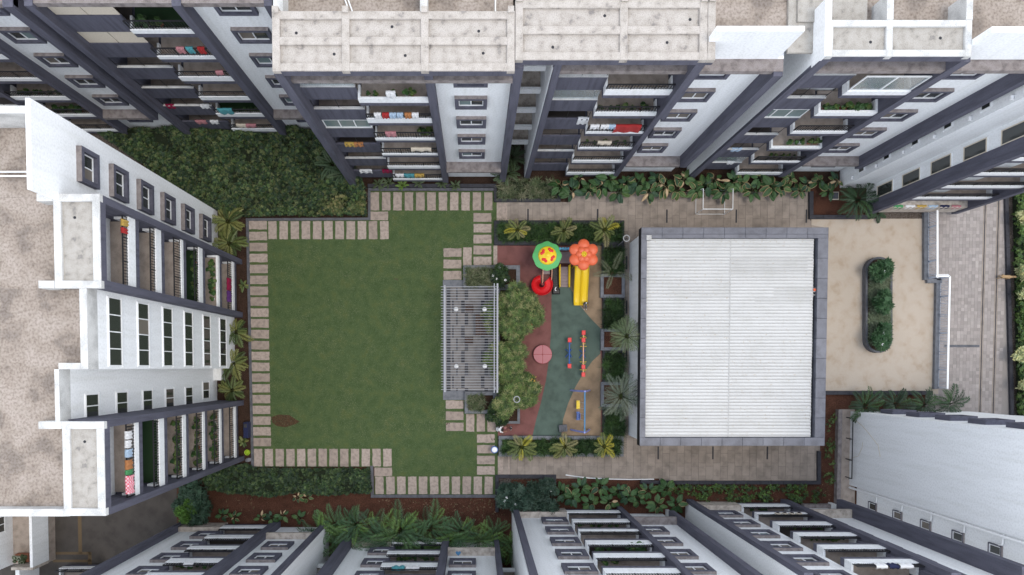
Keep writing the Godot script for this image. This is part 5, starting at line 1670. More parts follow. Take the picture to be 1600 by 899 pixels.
	for i in 60000:
		var p := Vector2(rng.randf_range(b[0].x, b[1].x), rng.randf_range(b[0].y, b[1].y))
		if not Geometry2D.is_point_in_polygon(p, lawn):
			continue
		var v := n.get_noise_2d(p.x, p.y)
		xfs.append(Transform3D(tilt(0.25).scaled(Vector3(1.6, rng.randf_range(0.7, 1.3), 1.6)), Vector3(p.x, 0.015, p.y)))
		var c := Color(0.088, 0.128, 0.056).lerp(Color(0.155, 0.160, 0.095), clampf(v * 1.2 + 0.16, 0.0, 0.8)) * rng.randf_range(0.9, 1.1)
		cols.append(c)
	scatter("blades", grass, gb, xfs, cols)
	var litter := thing("leaf_litter", "small dry leaves and twigs scattered over the red soil beds", "litter")
	litter.set_meta("kind", "stuff")
	xfs = []
	cols = []
	for q in [[Vector2(-7.577, 10.195), Vector2(2.330, 11.941), 300], [Vector2(-20.446, 9.697), Vector2(-12.048, 11.941), 70], [Vector2(14.697, 9.050), Vector2(27.591, 10.594), 120], [Vector2(26.767, 3.251), Vector2(27.841, 10.694), 60]]:
		for i in q[2]:
			xfs.append(Transform3D(tilt(0.5).scaled(Vector3.ONE * rng.randf_range(0.4, 1.0)), Vector3(rng.randf_range(q[0].x, q[1].x), 0.02, rng.randf_range(q[0].y, q[1].y))))
			cols.append([Color(0.3, 0.22, 0.13), Color(0.12, 0.07, 0.04), Color(0.10, 0.13, 0.05)][rng.randi() % 3] * rng.randf_range(0.7, 1.2))
	scatter("dry_leaves", litter, sprig("dryleaf", 2, 0.12, 0.05, 0.1), xfs, cols)

# ---------------------------------------------------------------- play area
func build_play_area() -> void:
	sheet("rubber_floor", PackedVector2Array([Vector2(1.613, -9.331), Vector2(9.679, -9.331), Vector2(9.774, 5.328), Vector2(1.728, 5.328)]), 0.0, 0.02, M.rubber_red)
	sheet("rubber_floor", PackedVector2Array([Vector2(5.828, -6.559), Vector2(7.201, -6.169), Vector2(8.042, -4.656), Vector2(9.573, -2.993), Vector2(9.585, -1.032), Vector2(8.950, -0.442), Vector2(8.267, 0.541), Vector2(7.681, 1.525), Vector2(7.145, 2.758), Vector2(6.757, 3.992), Vector2(6.614, 5.278), Vector2(4.393, 5.278), Vector2(4.685, 3.992), Vector2(5.026, 2.758), Vector2(5.414, 1.033), Vector2(5.654, -0.688), Vector2(5.794, -2.650)]), 0.02, 0.024, M.rubber_green)
	sheet("rubber_floor", PackedVector2Array([Vector2(7.235, -9.282), Vector2(9.630, -9.282), Vector2(9.671, -2.895), Vector2(8.881, -3.678), Vector2(8.042, -4.656), Vector2(7.201, -6.169)]), 0.02, 0.028, M.rubber_tan)
	sheet("rubber_floor", PackedVector2Array([Vector2(9.634, -1.056), Vector2(8.950, -0.442), Vector2(8.267, 0.541), Vector2(7.681, 1.525), Vector2(7.145, 2.758), Vector2(6.757, 3.992), Vector2(6.614, 5.278), Vector2(9.675, 5.278)]), 0.02, 0.028, M.rubber_tan)
	sheet("threshold", rect(Vector2(1.369, -9.282), Vector2(1.664, -7.824)), 0.0, 0.03, M.stone[3])
	# the climbing tower: two roofed platforms, stairs, two slides
	var c1 := Vector2(5.175, -8.035)
	var c2 := Vector2(7.777, -8.094)
	var s1 := Vector2(5.364, -8.137)
	var s2 := Vector2(7.950, -8.137)
	var t := thing("play_tower", "climbing tower with a green and yellow round roof, an orange flower roof and slides", "play structure", Vector3((s1.x + s2.x) * 0.5, 0, s1.y))
	var o := Vector3(t.position.x, 0, t.position.z)
	var rel := func(v: Vector2, y: float) -> Vector3: return Vector3(v.x - o.x, y, v.y - o.z)
	var st: SurfaceTool
	for s in [[s1, 2.85], [s2, 3.0]]:
		for dx in [-0.55, 0.55]:
			for dz in [-0.55, 0.55]:
				st = mb()
				var p: Vector3 = rel.call(s[0] + Vector2(dx, dz), 0.02)
				tube(st, [p, p + Vector3(0, s[1] - 0.02, 0)], 0.055, 10)
				part("post", st.commit(), M.dark_red if s[1] < 2.9 else M.yellow, t)
		st = mb()
		var q: Vector3 = rel.call(s[0], 1.1)
		cbox(st, q + Vector3(-0.55, -0.08, -0.55), q + Vector3(0.55, 0, 0.55), 0.02)
		part("deck", st.commit(), M.deck, t)
	st = mb()
	var d0: Vector3 = rel.call(s1, 1.1)
	var d1: Vector3 = rel.call(s2, 1.1)
	cbox(st, Vector3(d0.x + 0.56, 1.02, d0.z - 0.5), Vector3(d1.x - 0.56, 1.1, d0.z + 0.35), 0.02)
	part("bridge_deck", st.commit(), M.deck, t)
	# round roof with a wavy green brim, yellow dome and red petals
	st = mb()
	var wavy := func(a: float, r: float, y: float) -> Vector2: return Vector2(r * (1.0 + (0.03 * cos(a * 8.0) if r > 0.9 else 0.0)), y + (0.05 * cos(a * 8.0) if r > 0.9 else 0.0))
	lathe(st, [Vector2(1.0, -0.03), Vector2(1.03, 0.0), Vector2(0.98, 0.03), Vector2(0.75, 0.16), Vector2(0.6, 0.22)], 64, rel.call(c1, 2.82), wavy)
	var roof := part("round_roof", st.commit(), M.toy_green, t)
	st = mb()
	lathe(st, [Vector2(0.66, 0.0), Vector2(0.66, 0.05), Vector2(0.6, 0.13), Vector2(0.4, 0.22), Vector2(0.2, 0.27), Vector2(0, 0.285)], 32, rel.call(c1, 3.02))
	part("dome", st.commit(), M.yellow, roof)
	for k in 4:
		st = mb()
		var a := 0.55 + TAU * k / 4.0
		for j in 3:
			var aa := a + (j - 1) * 0.26
			lathe(st, [Vector2(0.12, -0.03), Vector2(0.115, 0.02), Vector2(0.07, 0.05), Vector2(0, 0.06)], 10, rel.call(c1 + Vector2(cos(aa), sin(aa)) * (0.43 if j != 1 else 0.36), 3.22 if j != 1 else 3.235))
		part("red_petal", st.commit(), M.red, roof)
	st = mb()
	lathe(st, [Vector2(0.2, -0.02), Vector2(0.18, 0.05), Vector2(0.1, 0.09), Vector2(0, 0.1)], 14, rel.call(c1, 3.28))
	part("knob", st.commit(), M.yellow, roof)
	# flower roof: six outer and six inner petals, small yellow flower on top
	st = mb()
	lathe(st, [Vector2(0.75, 0), Vector2(0.7, 0.12), Vector2(0.3, 0.2), Vector2(0, 0.22)], 24, rel.call(c2, 2.98))
	roof = part("flower_roof", st.commit(), M.orange, t)
	for k in 6:
		var a := TAU * k / 6.0 + PI / 6
		st = mb()
		lathe(st, [Vector2(0.30, -0.06), Vector2(0.40, 0.0), Vector2(0.43, 0.08), Vector2(0.39, 0.17), Vector2(0.28, 0.24), Vector2(0.13, 0.28), Vector2(0, 0.29)], 18)
		part("petal", st.commit(), M.orange, roof, rel.call(c2 + Vector2(cos(a), sin(a)) * 0.70, 2.98))
	for k in 6:
		var a := TAU * k / 6.0
		st = mb()
		lathe(st, [Vector2(0.24, -0.05), Vector2(0.26, 0.03), Vector2(0.22, 0.10), Vector2(0.12, 0.15), Vector2(0, 0.165)], 14)
		part("inner_petal", st.commit(), M.orange, roof, rel.call(c2 + Vector2(cos(a), sin(a)) * 0.33, 3.2))
	st = mb()
	lathe(st, [Vector2(0.09, 0), Vector2(0.08, 0.07), Vector2(0, 0.1)], 10, rel.call(c2, 3.32))
	for k in 8:
		var a := TAU * k / 8.0
		lathe(st, [Vector2(0.055, 0), Vector2(0.055, 0.03), Vector2(0.0, 0.055)], 8, rel.call(c2 + Vector2(cos(a), sin(a)) * 0.15, 3.33))
	part("yellow_flower", st.commit(), M.yellow, roof)
	# stairs with yellow rails
	var sa: Vector3 = rel.call(Vector2(6.649, -7.532), 1.02)
	var sb: Vector3 = rel.call(Vector2(6.778, -6.114), 0.1)
	for i in 7:
		st = mb()
		var p := sa.lerp(sb, (i + 0.5) / 7.0)
		cbox(st, p + Vector3(-0.29, -0.04, -0.11), p + Vector3(0.29, 0, 0.11), 0.01)
		part("tread", st.commit(), M.deck, t)
	for sx in [-0.36, 0.36]:
		st = mb()
		tube(st, [sa + Vector3(sx, 0.55, -0.1), sa.lerp(sb, 0.5) + Vector3(sx, 0.5, 0), sb + Vector3(sx, 0.42, 0), sb + Vector3(sx, -0.08, 0.02)], 0.032, 8)
		tube(st, [sa + Vector3(sx, 0.0, -0.1), sb + Vector3(sx, 0.0, 0)], 0.035, 8)
		for i in 5:
			var p := sa.lerp(sb, (i + 0.5) / 5.0) + Vector3(sx, 0, 0)
			tube(st, [p, p + Vector3(0, 0.48, 0)], 0.015, 6)
		part("stair_rail", st.commit(), M.yellow, t)
	# double yellow slide
	var la_ := rel.call(Vector2(7.953, -7.565), 1.08) as Vector3
	var lb_ := rel.call(Vector2(8.019, -4.715), 0.12) as Vector3
	for e in [-0.27, 0.27]:
		st = mb()
		var rows := []
		for i in 13:
			var u := i / 12.0
			var p := la_.lerp(lb_, u)
			p.y = 0.1 + (la_.y - 0.1) * (1.0 - smoothstep(0.0, 0.93, u)) + 0.02
			if u > 0.9:
				p.y += 0.06 * (u - 0.9) * 10.0
			var row := []
			for q in [[-0.27, 0.13], [-0.25, 0.17], [-0.225, 0.15], [-0.2, 0.05], [-0.12, 0.005], [0.0, -0.01], [0.12, 0.005], [0.2, 0.05], [0.225, 0.15], [0.25, 0.17], [0.27, 0.13]]:
				row.append(p + Vector3(e + q[0], q[1], 0))
			rows.append(row)
		st.set_smooth_group(0)
		for i in 12:
			for j in 10:
				quad(st, rows[i][j], rows[i][j + 1], rows[i + 1][j + 1], rows[i + 1][j])
		part("slide_chute", st.commit(), M.yellow, t)
	# red spiral slide
	var rc: Vector3 = rel.call(Vector2(5.012, -6.194), 0.0)
	var up: Vector3 = rel.call(Vector2(5.319, -7.327), 1.05)
	st = mb()
	var ring := []
	for i in 29:
		var u := i / 28.0
		var a := -0.25 * PI + 1.72 * PI * u
		var y := 1.0 - 0.86 * u
		var row := []
		for q in [[0.18, 0.22], [0.23, 0.12], [0.33, 0.01], [0.48, -0.02], [0.62, 0.03], [0.71, 0.14], [0.75, 0.27], [0.79, 0.24]]:
			row.append(rc + Vector3(cos(a) * q[0], y + q[1], sin(a) * q[0]))
		ring.append(row)
	for i in 28:
		for j in 7:
			quad(st, ring[i][j], ring[i][j + 1], ring[i + 1][j + 1], ring[i + 1][j])
	part("spiral_slide", st.commit(), M.red, t)
	st = mb()
	tube(st, [rc + Vector3(0, 0.02, 0), rc + Vector3(0, 1.25, 0)], 0.07, 10)
	part("spiral_post", st.commit(), M.dark_red, t)
	st = mb()
	cbox(st, up + Vector3(-0.26, -0.06, -0.45), up + Vector3(0.26, 0, 0.36), 0.02)
	part("landing", st.commit(), M.deck, t)
	for sx in [-0.31, 0.36]:
		st = mb()
		tube(st, [up + Vector3(sx, 0.5, -0.4), up + Vector3(sx, 0.5, 0.2), up + Vector3(sx, 0.35, 0.75 if sx > 0 else 0.95), up + Vector3(sx, -0.2, 0.85 if sx > 0 else 1.05)], 0.032, 8)
		part("hand_rail", st.commit(), M.peach, t)
	# blue play panel at the back, black climbing ramp
	st = mb()
	var bp: Vector3 = rel.call(Vector2(6.563, -8.753), 0.0)
	box(st, bp + Vector3(-0.36, 1.1, -0.02), bp + Vector3(0.36, 1.75, 0.02))
	for i in 4:
		lathe(st, [Vector2(0.10, 0), Vector2(0.10, 0.05), Vector2(0, 0.09)], 10, bp + Vector3(-0.3 + 0.2 * i, 1.72, 0.0))
	part("play_panel", st.commit(), M.sky_blue, t)
	st = mb()
	var ka: Vector3 = rel.call(Vector2(5.928, -7.675), 1.0)
	var kb: Vector3 = rel.call(Vector2(6.137, -5.865), 0.12)
	for sx in [-0.2, 0.2]:
		tube(st, [ka + Vector3(sx, 0, 0), kb + Vector3(sx, 0, 0)], 0.05, 8)
	for i in 14:
		var p := ka.lerp(kb, i / 13.0)
		cbox(st, p + Vector3(-0.2, -0.05, -0.08), p + Vector3(0.2, 0.02, 0.08), 0.02)
	cbox(st, kb + Vector3(-0.26, -0.1, -0.1), kb + Vector3(0.3, 0.12, 0.3), 0.05)
	part("climbing_ramp", st.commit(), M.black, t)
	st = mb()
	var arc := []
	for i in 7:
		var a := PI * 0.5 + PI * i / 6.0
		arc.append(kb + Vector3(0.02 + cos(a) * 0.1, 0.15, -0.08 + sin(a) * 0.13))
	tube(st, arc, 0.04, 8)
	part("grip", st.commit(), M.frame, t)

	# round pink merry go round
	var m := thing("merry_go_round", "flat round pink merry go round with a dark cross, on the red rubber floor", "merry go round", Vector3(5.127, 0.02, -0.976))
	for k in 4:
		st = mb()
		var pts := PackedVector2Array([Vector2(0.02, 0.02)])
		for i in 13:
			var a := PI * 0.5 * i / 12.0
			pts.append(Vector2(max(cos(a) * 0.70, 0.02), max(sin(a) * 0.70, 0.02)))
		poly(st, pts, 0.28, 0.33)
		part("segment", st.commit(), M.pink, m, Vector3.ZERO, PI * 0.5 * k)
	st = mb()
	lathe(st, [Vector2(0.66, 0.0), Vector2(0.71, 0.2), Vector2(0.72, 0.3), Vector2(0.70, 0.31)], 36)
	box(st, Vector3(-0.7, 0.27, -0.02), Vector3(0.7, 0.315, 0.02))
	box(st, Vector3(-0.02, 0.26, -0.7), Vector3(0.02, 0.312, 0.7))
	part("base", st.commit(), M.dark_red, m)
	st = mb()
	lathe(st, [Vector2(0.05, 0.33), Vector2(0.045, 0.36), Vector2(0, 0.37)], 12)
	part("hub", st.commit(), M.dark_red, m)
	# two seesaws
	seesaw("blue seesaw with a red seat at each end, on the green rubber floor", Vector2(7.142, -1.070), 2.2, M.blue, [-0.98, 0.98], [])
	seesaw("long peach coloured seesaw with four red seats and yellow cross handles", Vector2(8.204, -1.022), 3.4, M.peach, [-1.58, -1.02, 1.0, 1.58], [-1.2, -0.56, 0.62, 1.22])
	# swings
	var sw := thing("swing_set", "blue and purple swing frame with a yellow and a dark blue seat", "swing", Vector3(8.060, 0.02, 3.301))
	var hz: float = (4.678 - 1.650) * 0.5
	st = mb()
	tube(st, [Vector3(0, 2.2, -hz), Vector3(0, 2.2, hz)], 0.06, 10)
	part("top_bar", st.commit(), M.steel_blue, sw)
	for sz in [-1, 1]:
		for sx in [-1, 1]:
			st = mb()
			tube(st, [Vector3(sx * 0.72, 0, sz * hz), Vector3(sx * 0.3, 1.5, sz * hz), Vector3(0, 2.25, sz * hz)], 0.075, 10)
			part("leg", st.commit(), M.purple, sw)
	for q in [[-0.43, "yellow"], [0.42, "blue"]]:
		st = mb()
		cbox(st, Vector3(-0.36, 0.45, q[0] - 0.32), Vector3(-0.10, 0.50, q[0] + 0.32), 0.015)
		if q[1] == "blue":
			box(st, Vector3(-0.36, 0.5, q[0] - 0.2), Vector3(-0.32, 0.75, q[0] + 0.2))
			box(st, Vector3(-0.12, 0.5, q[0] - 0.2), Vector3(-0.08, 0.68, q[0] + 0.2))
		var seat := part("seat", st.commit(), M[q[1]], sw)
		st = mb()
		for e in [-0.22, 0.22]:
			tube(st, [Vector3(-0.22, 0.5, q[0] + e), Vector3(0, 2.16, q[0] + e)], 0.01, 5)
		part("chain", st.commit(), M.steel, seat)
	# storage box, bin, lamps
	var bx := thing("storage_box", "dark grey slatted box at the lower edge of the tan rubber floor", "box", Vector3(6.721, 0.028, 4.682), 0.1)
	for i in 4:
		st = mb()
		cbox(st, Vector3(-0.32 + i * 0.16, 0.3, -0.27), Vector3(-0.17 + i * 0.16, 0.34, 0.27), 0.008)
		part("plank", st.commit(), M.kerb, bx)
	st = mb()
	box(st, Vector3(-0.3, 0, -0.25), Vector3(0.3, 0.298, 0.25))
	part("body", st.commit(), M.kerb_dark, bx)
	var bin := thing("litter_bin", "round blue litter bin with a white lid beside the stepping stones", "bin", Vector3(1.443, 0, 6.283))
	st = mb()
	lathe(st, [Vector2(0.19, 0), Vector2(0.24, 0.7), Vector2(0.27, 0.72), Vector2(0.27, 0.78), Vector2(0.22, 0.79)], 20)
	part("body", st.commit(), M.blue, bin)
	st = mb()
	lathe(st, [Vector2(0.215, 0.78), Vector2(0.2, 0.83), Vector2(0.1, 0.86), Vector2(0, 0.865)], 20)
	part("lid", st.commit(), M.frame, bin)
	for q in [["standing on the paved path at the hall's upper left corner", Vector2(10.830, -9.241)], ["rising out of the olive bush beside the pergola", Vector2(2.984, 2.335)]]:
		var lamp := thing("lamp_post", "ring headed grey lamp post " + q[0], "lamp post", Vector3(q[1].x, 0, q[1].y), 0, "ring headed lamp posts")
		st = mb()
		tube(st, [Vector3(0, 0, 0), Vector3(0, 3.15, 0)], [0.055, 0.04], 10)
		lathe(st, [Vector2(0.1, 0), Vector2(0.1, 0.05), Vector2(0.055, 0.07)], 12)
		part("pole", st.commit(), M.kerb, lamp)
		st = mb()
		var rg := []
		for i in 25:
			rg.append(Vector3(cos(TAU * i / 24.0) * 0.215, 3.2, sin(TAU * i / 24.0) * 0.215))
		tube(st, rg, 0.038, 8)
		part("ring", st.commit(), M.kerb_ring, lamp)
		st = mb()
		for i in 3:
			var a := TAU * i / 3.0 + 0.5
			tube(st, [Vector3(0, 3.16, 0), Vector3(cos(a) * 0.2, 3.2, sin(a) * 0.2)], 0.018, 6)
		part("spoke", st.commit(), M.kerb_dark, lamp)
	# goal frame on the path
	var gl := thing("goal_frame", "small white metal goal frame on the paved path by broad leaved plants", "goal", Vector3(17.909, 0.018, -11.900))
	st = mb()
	var gx0: float = 16.790 - gl.position.x
	var gx1: float = 18.986 - gl.position.x
	var zz0: float = -13.446 - gl.position.z
	var zz1: float = -11.658 - gl.position.z
	for x in [gx0, gx1]:
		tube(st, [Vector3(x, 0.03, zz0), Vector3(x, 0.03, zz1)], 0.022, 6)
		tube(st, [Vector3(x, 0.03, zz1), Vector3(x, 1.7, zz1)], 0.028, 8)
		tube(st, [Vector3(x, 0.03, zz0), Vector3(x, 1.7, zz0 + 0.3)], 0.022, 6)
		tube(st, [Vector3(x, 1.7, zz0 + 0.3), Vector3(x, 1.7, zz1)], 0.028, 8)
	part("side_frame", st.commit(), M.frame, gl)
	st = mb()
	tube(st, [Vector3(gx0, 1.7, zz1), Vector3(gx1, 1.7, zz1)], 0.035, 8)
	part("crossbar", st.commit(), M.frame, gl)
	st = mb()
	tube(st, [Vector3(gx0, 0.03, zz1), Vector3(gx1, 0.03, zz1)], 0.022, 6)
	tube(st, [Vector3(gx0, 0.03, zz0), Vector3(gx1, 0.03, zz0)], 0.022, 6)
	part("foot_bar", st.commit(), M.frame, gl)
	# bent white pipe lying along the lower edge of the path
	st = mb()
	tube(st, [Vector3(6.966, 0.060, 8.320), Vector3(7.757, 0.060, 8.444), Vector3(8.746, 0.060, 8.558), Vector3(10.229, 0.060, 8.642), Vector3(11.959, 0.060, 8.672), Vector3(13.787, 0.060, 8.652)], 0.045, 8)
	tag(part("pipe", st.commit(), M.frame, self), "long bent white pipe lying along the lower edge of the paved path", "pipe")
	# buckets by the left block
	var bk := thing("bucket", "lime green bucket on the ground by the lower balcony stack of the left block", "bucket", Vector3(-17.521, 0, 6.542))
	st = mb()
	lathe(st, [Vector2(0.15, 0), Vector2(0.2, 0.36), Vector2(0.22, 0.37), Vector2(0.19, 0.36), Vector2(0.15, 0.1), Vector2(0, 0.1)], 18)
	part("body", st.commit(), plain(0.32, 0.45, 0.03, 0.5), bk)
	var crate := thing("water_tank", "dark blue upright box beside the stepping stones at the left block", "tank", Vector3(-17.483, 0, 4.796))
	st = mb()
	cbox(st, Vector3(-0.18, 0, -0.6), Vector3(0.18, 0.8, 0.6), 0.05)
	part("body", st.commit(), M.cloth_navy, crate)
	st = mb()
	cbox(st, Vector3(-0.12, 0.8, -0.5), Vector3(0.12, 0.84, -0.2), 0.02)
	part("cap", st.commit(), M.kerb_dark, crate)
	var sack := thing("sack", "blue grey sack lying just below the lime green bucket", "sack", Vector3(-17.512, 0, 7.148))
	st = mb()
	lathe(st, [Vector2(0.14, 0), Vector2(0.2, 0.08), Vector2(0.19, 0.2), Vector2(0.1, 0.3), Vector2(0.05, 0.36), Vector2(0, 0.36)], 14, Vector3.ZERO, func(a, r, y): return Vector2(r * (1.0 + 0.25 * cos(a * 2.0 + 0.5)), y))
	part("body", st.commit(), M.cloth_grey, sack)
	var metal := thing("manhole_cover", "small square grey cover plate in the red soil bed with the lone palm", "cover", Vector3(27.303, 0, -13.035))
	st = mb()
	cbox(st, Vector3(-0.34, 0, -0.3), Vector3(0.34, 0.12, 0.3), 0.02)
	part("rim", st.commit(), M.cream, metal)
	st = mb()
	cbox(st, Vector3(-0.28, 0.12, -0.24), Vector3(0.28, 0.135, 0.24), 0.004)
	part("plate", st.commit(), M.kerb, metal)
	var pf := thing("pipe_rail", "black metal pipe rail in the narrow passage beside the blank white wall", "railing", Vector3(28.603, 0.0, 6.467))
	st = mb()
	tube(st, [Vector3(0, 0.9, -2.6), Vector3(0, 0.9, 2.0)], 0.04, 8)
	for z in [-2.6, -1.0, 0.6, 2.0]:
		tube(st, [Vector3(0, 0, z), Vector3(0, 0.9, z)], 0.035, 8)
		tube(st, [Vector3(0, 0.9, z), Vector3(-0.25, 0.9, z)], 0.03, 6)
	part("rail", st.commit(), M.rail, pf)

func seesaw(label: String, at: Vector2, l: float, mat: Material, seats: Array, handles: Array) -> void:
	var o := thing("seesaw", label, "seesaw", Vector3(at.x, 0.024, at.y))
	var st := mb()
	tube(st, [Vector3(0, 0.5, -l * 0.5), Vector3(0, 0.5, l * 0.5)], 0.05, 10)
	part("beam", st.commit(), mat, o)
	st = mb()
	for s in [-1, 1]:
		tube(st, [Vector3(s * 0.22, 0, -0.3), Vector3(0, 0.46, -0.04), Vector3(s * 0.22, 0, 0.3)], 0.035, 8)
	part("stand", st.commit(), M.blue, o)
	for z in seats:
		st = mb()
		cbox(st, Vector3(-0.14, 0.55, z - 0.16), Vector3(0.14, 0.60, z + 0.16), 0.02)
		var e: float = signf(z) * 0.15
		box(st, Vector3(-0.13, 0.6, z + e - 0.02), Vector3(0.13, 0.72, z + e + 0.02))
		part("seat", st.commit(), M.red, o)
		st = mb()
		var hz: float = z - signf(z) * 0.28
		tube(st, [Vector3(-0.12, 0.78, hz), Vector3(0.12, 0.78, hz)], 0.018, 6)
		tube(st, [Vector3(0, 0.5, hz), Vector3(0, 0.78, hz)], 0.018, 6)
		part("handle", st.commit(), M.yellow if handles else M.blue, o)
	for z in handles:
		st = mb()
		tube(st, [Vector3(-0.25, 0.44, z), Vector3(0.25, 0.44, z)], 0.02, 6)
		part("foot_rest", st.commit(), M.yellow, o)

# ---------------------------------------------------------------- things on the balconies
func out_dir(yaw: int) -> Basis:
	return Basis(Vector3.UP, deg_to_rad(yaw))

func cloth(label: String, mat: String, at: Vector3, w: float, drop: float, yaw: int, group := "laundry on the balconies") -> void:
	# a wavy cloth hung over a rail at height at.y; it falls on both sides
	var o := thing("laundry", label, "laundry", at, deg_to_rad(yaw), group)
	var st := mb()
	var nx := 9
	var prof := [Vector2(-0.13, -0.32 * drop), Vector2(-0.09, -0.02), Vector2(-0.03, 0.03), Vector2(0.04, 0.02), Vector2(0.075, -0.1 * drop), Vector2(0.10, -0.55 * drop), Vector2(0.09, -drop)]
	var ph := rng.randf() * TAU
	var pts := []
	for p in prof:
		var row := []
		for i in nx + 1:
			var t := i / float(nx)
			var wave := 0.034 * sin(t * 13.0 + ph) * (1.0 if absf(p.y) > 0.04 else 0.2)
			row.append(Vector3((t - 0.5) * w + 0.01 * sin(p.y * 20.0), p.y + 0.012 * sin(t * 7.0 + ph * 2.0), p.x + wave))
		pts.append(row)
	for i in prof.size() - 1:
		for j in nx:
			quad(st, pts[i][j], pts[i][j + 1], pts[i + 1][j + 1], pts[i + 1][j])
	part("fabric", st.commit(), M[mat], o)

func pot(label: String, at: Vector3, size: float, mat: String, group: String) -> void:
	var o := thing("potted_plant", label, "potted plant", at, rng.randf() * TAU, group)
	if not shared.has("pot"):
		var st := mb()
		lathe(st, [Vector2(0.09, 0), Vector2(0.13, 0.2), Vector2(0.145, 0.2), Vector2(0.145, 0.24), Vector2(0.12, 0.24), Vector2(0.11, 0.2), Vector2(0, 0.2)], 14)
		shared["pot"] = st.commit()
	part("pot", shared["pot"], M[mat], o).scale = Vector3.ONE * size
	var xfs := []
	var cols := []
	for i in 9:
		xfs.append(Transform3D(tilt(0.8).scaled(Vector3.ONE * rng.randf_range(0.55, 1.0) * size), Vector3(rng.randf_range(-0.12, 0.12), 0.24 + rng.randf_range(0.0, 0.3), rng.randf_range(-0.12, 0.12)) * size))
		cols.append([Color(0.05, 0.11, 0.03), Color(0.03, 0.07, 0.02), Color(0.09, 0.13, 0.035)][rng.randi() % 3] * rng.randf_range(0.7, 1.2))
	scatter("foliage", o, sprig("pot", 7, 0.17, 0.06, 0.5), xfs, cols)

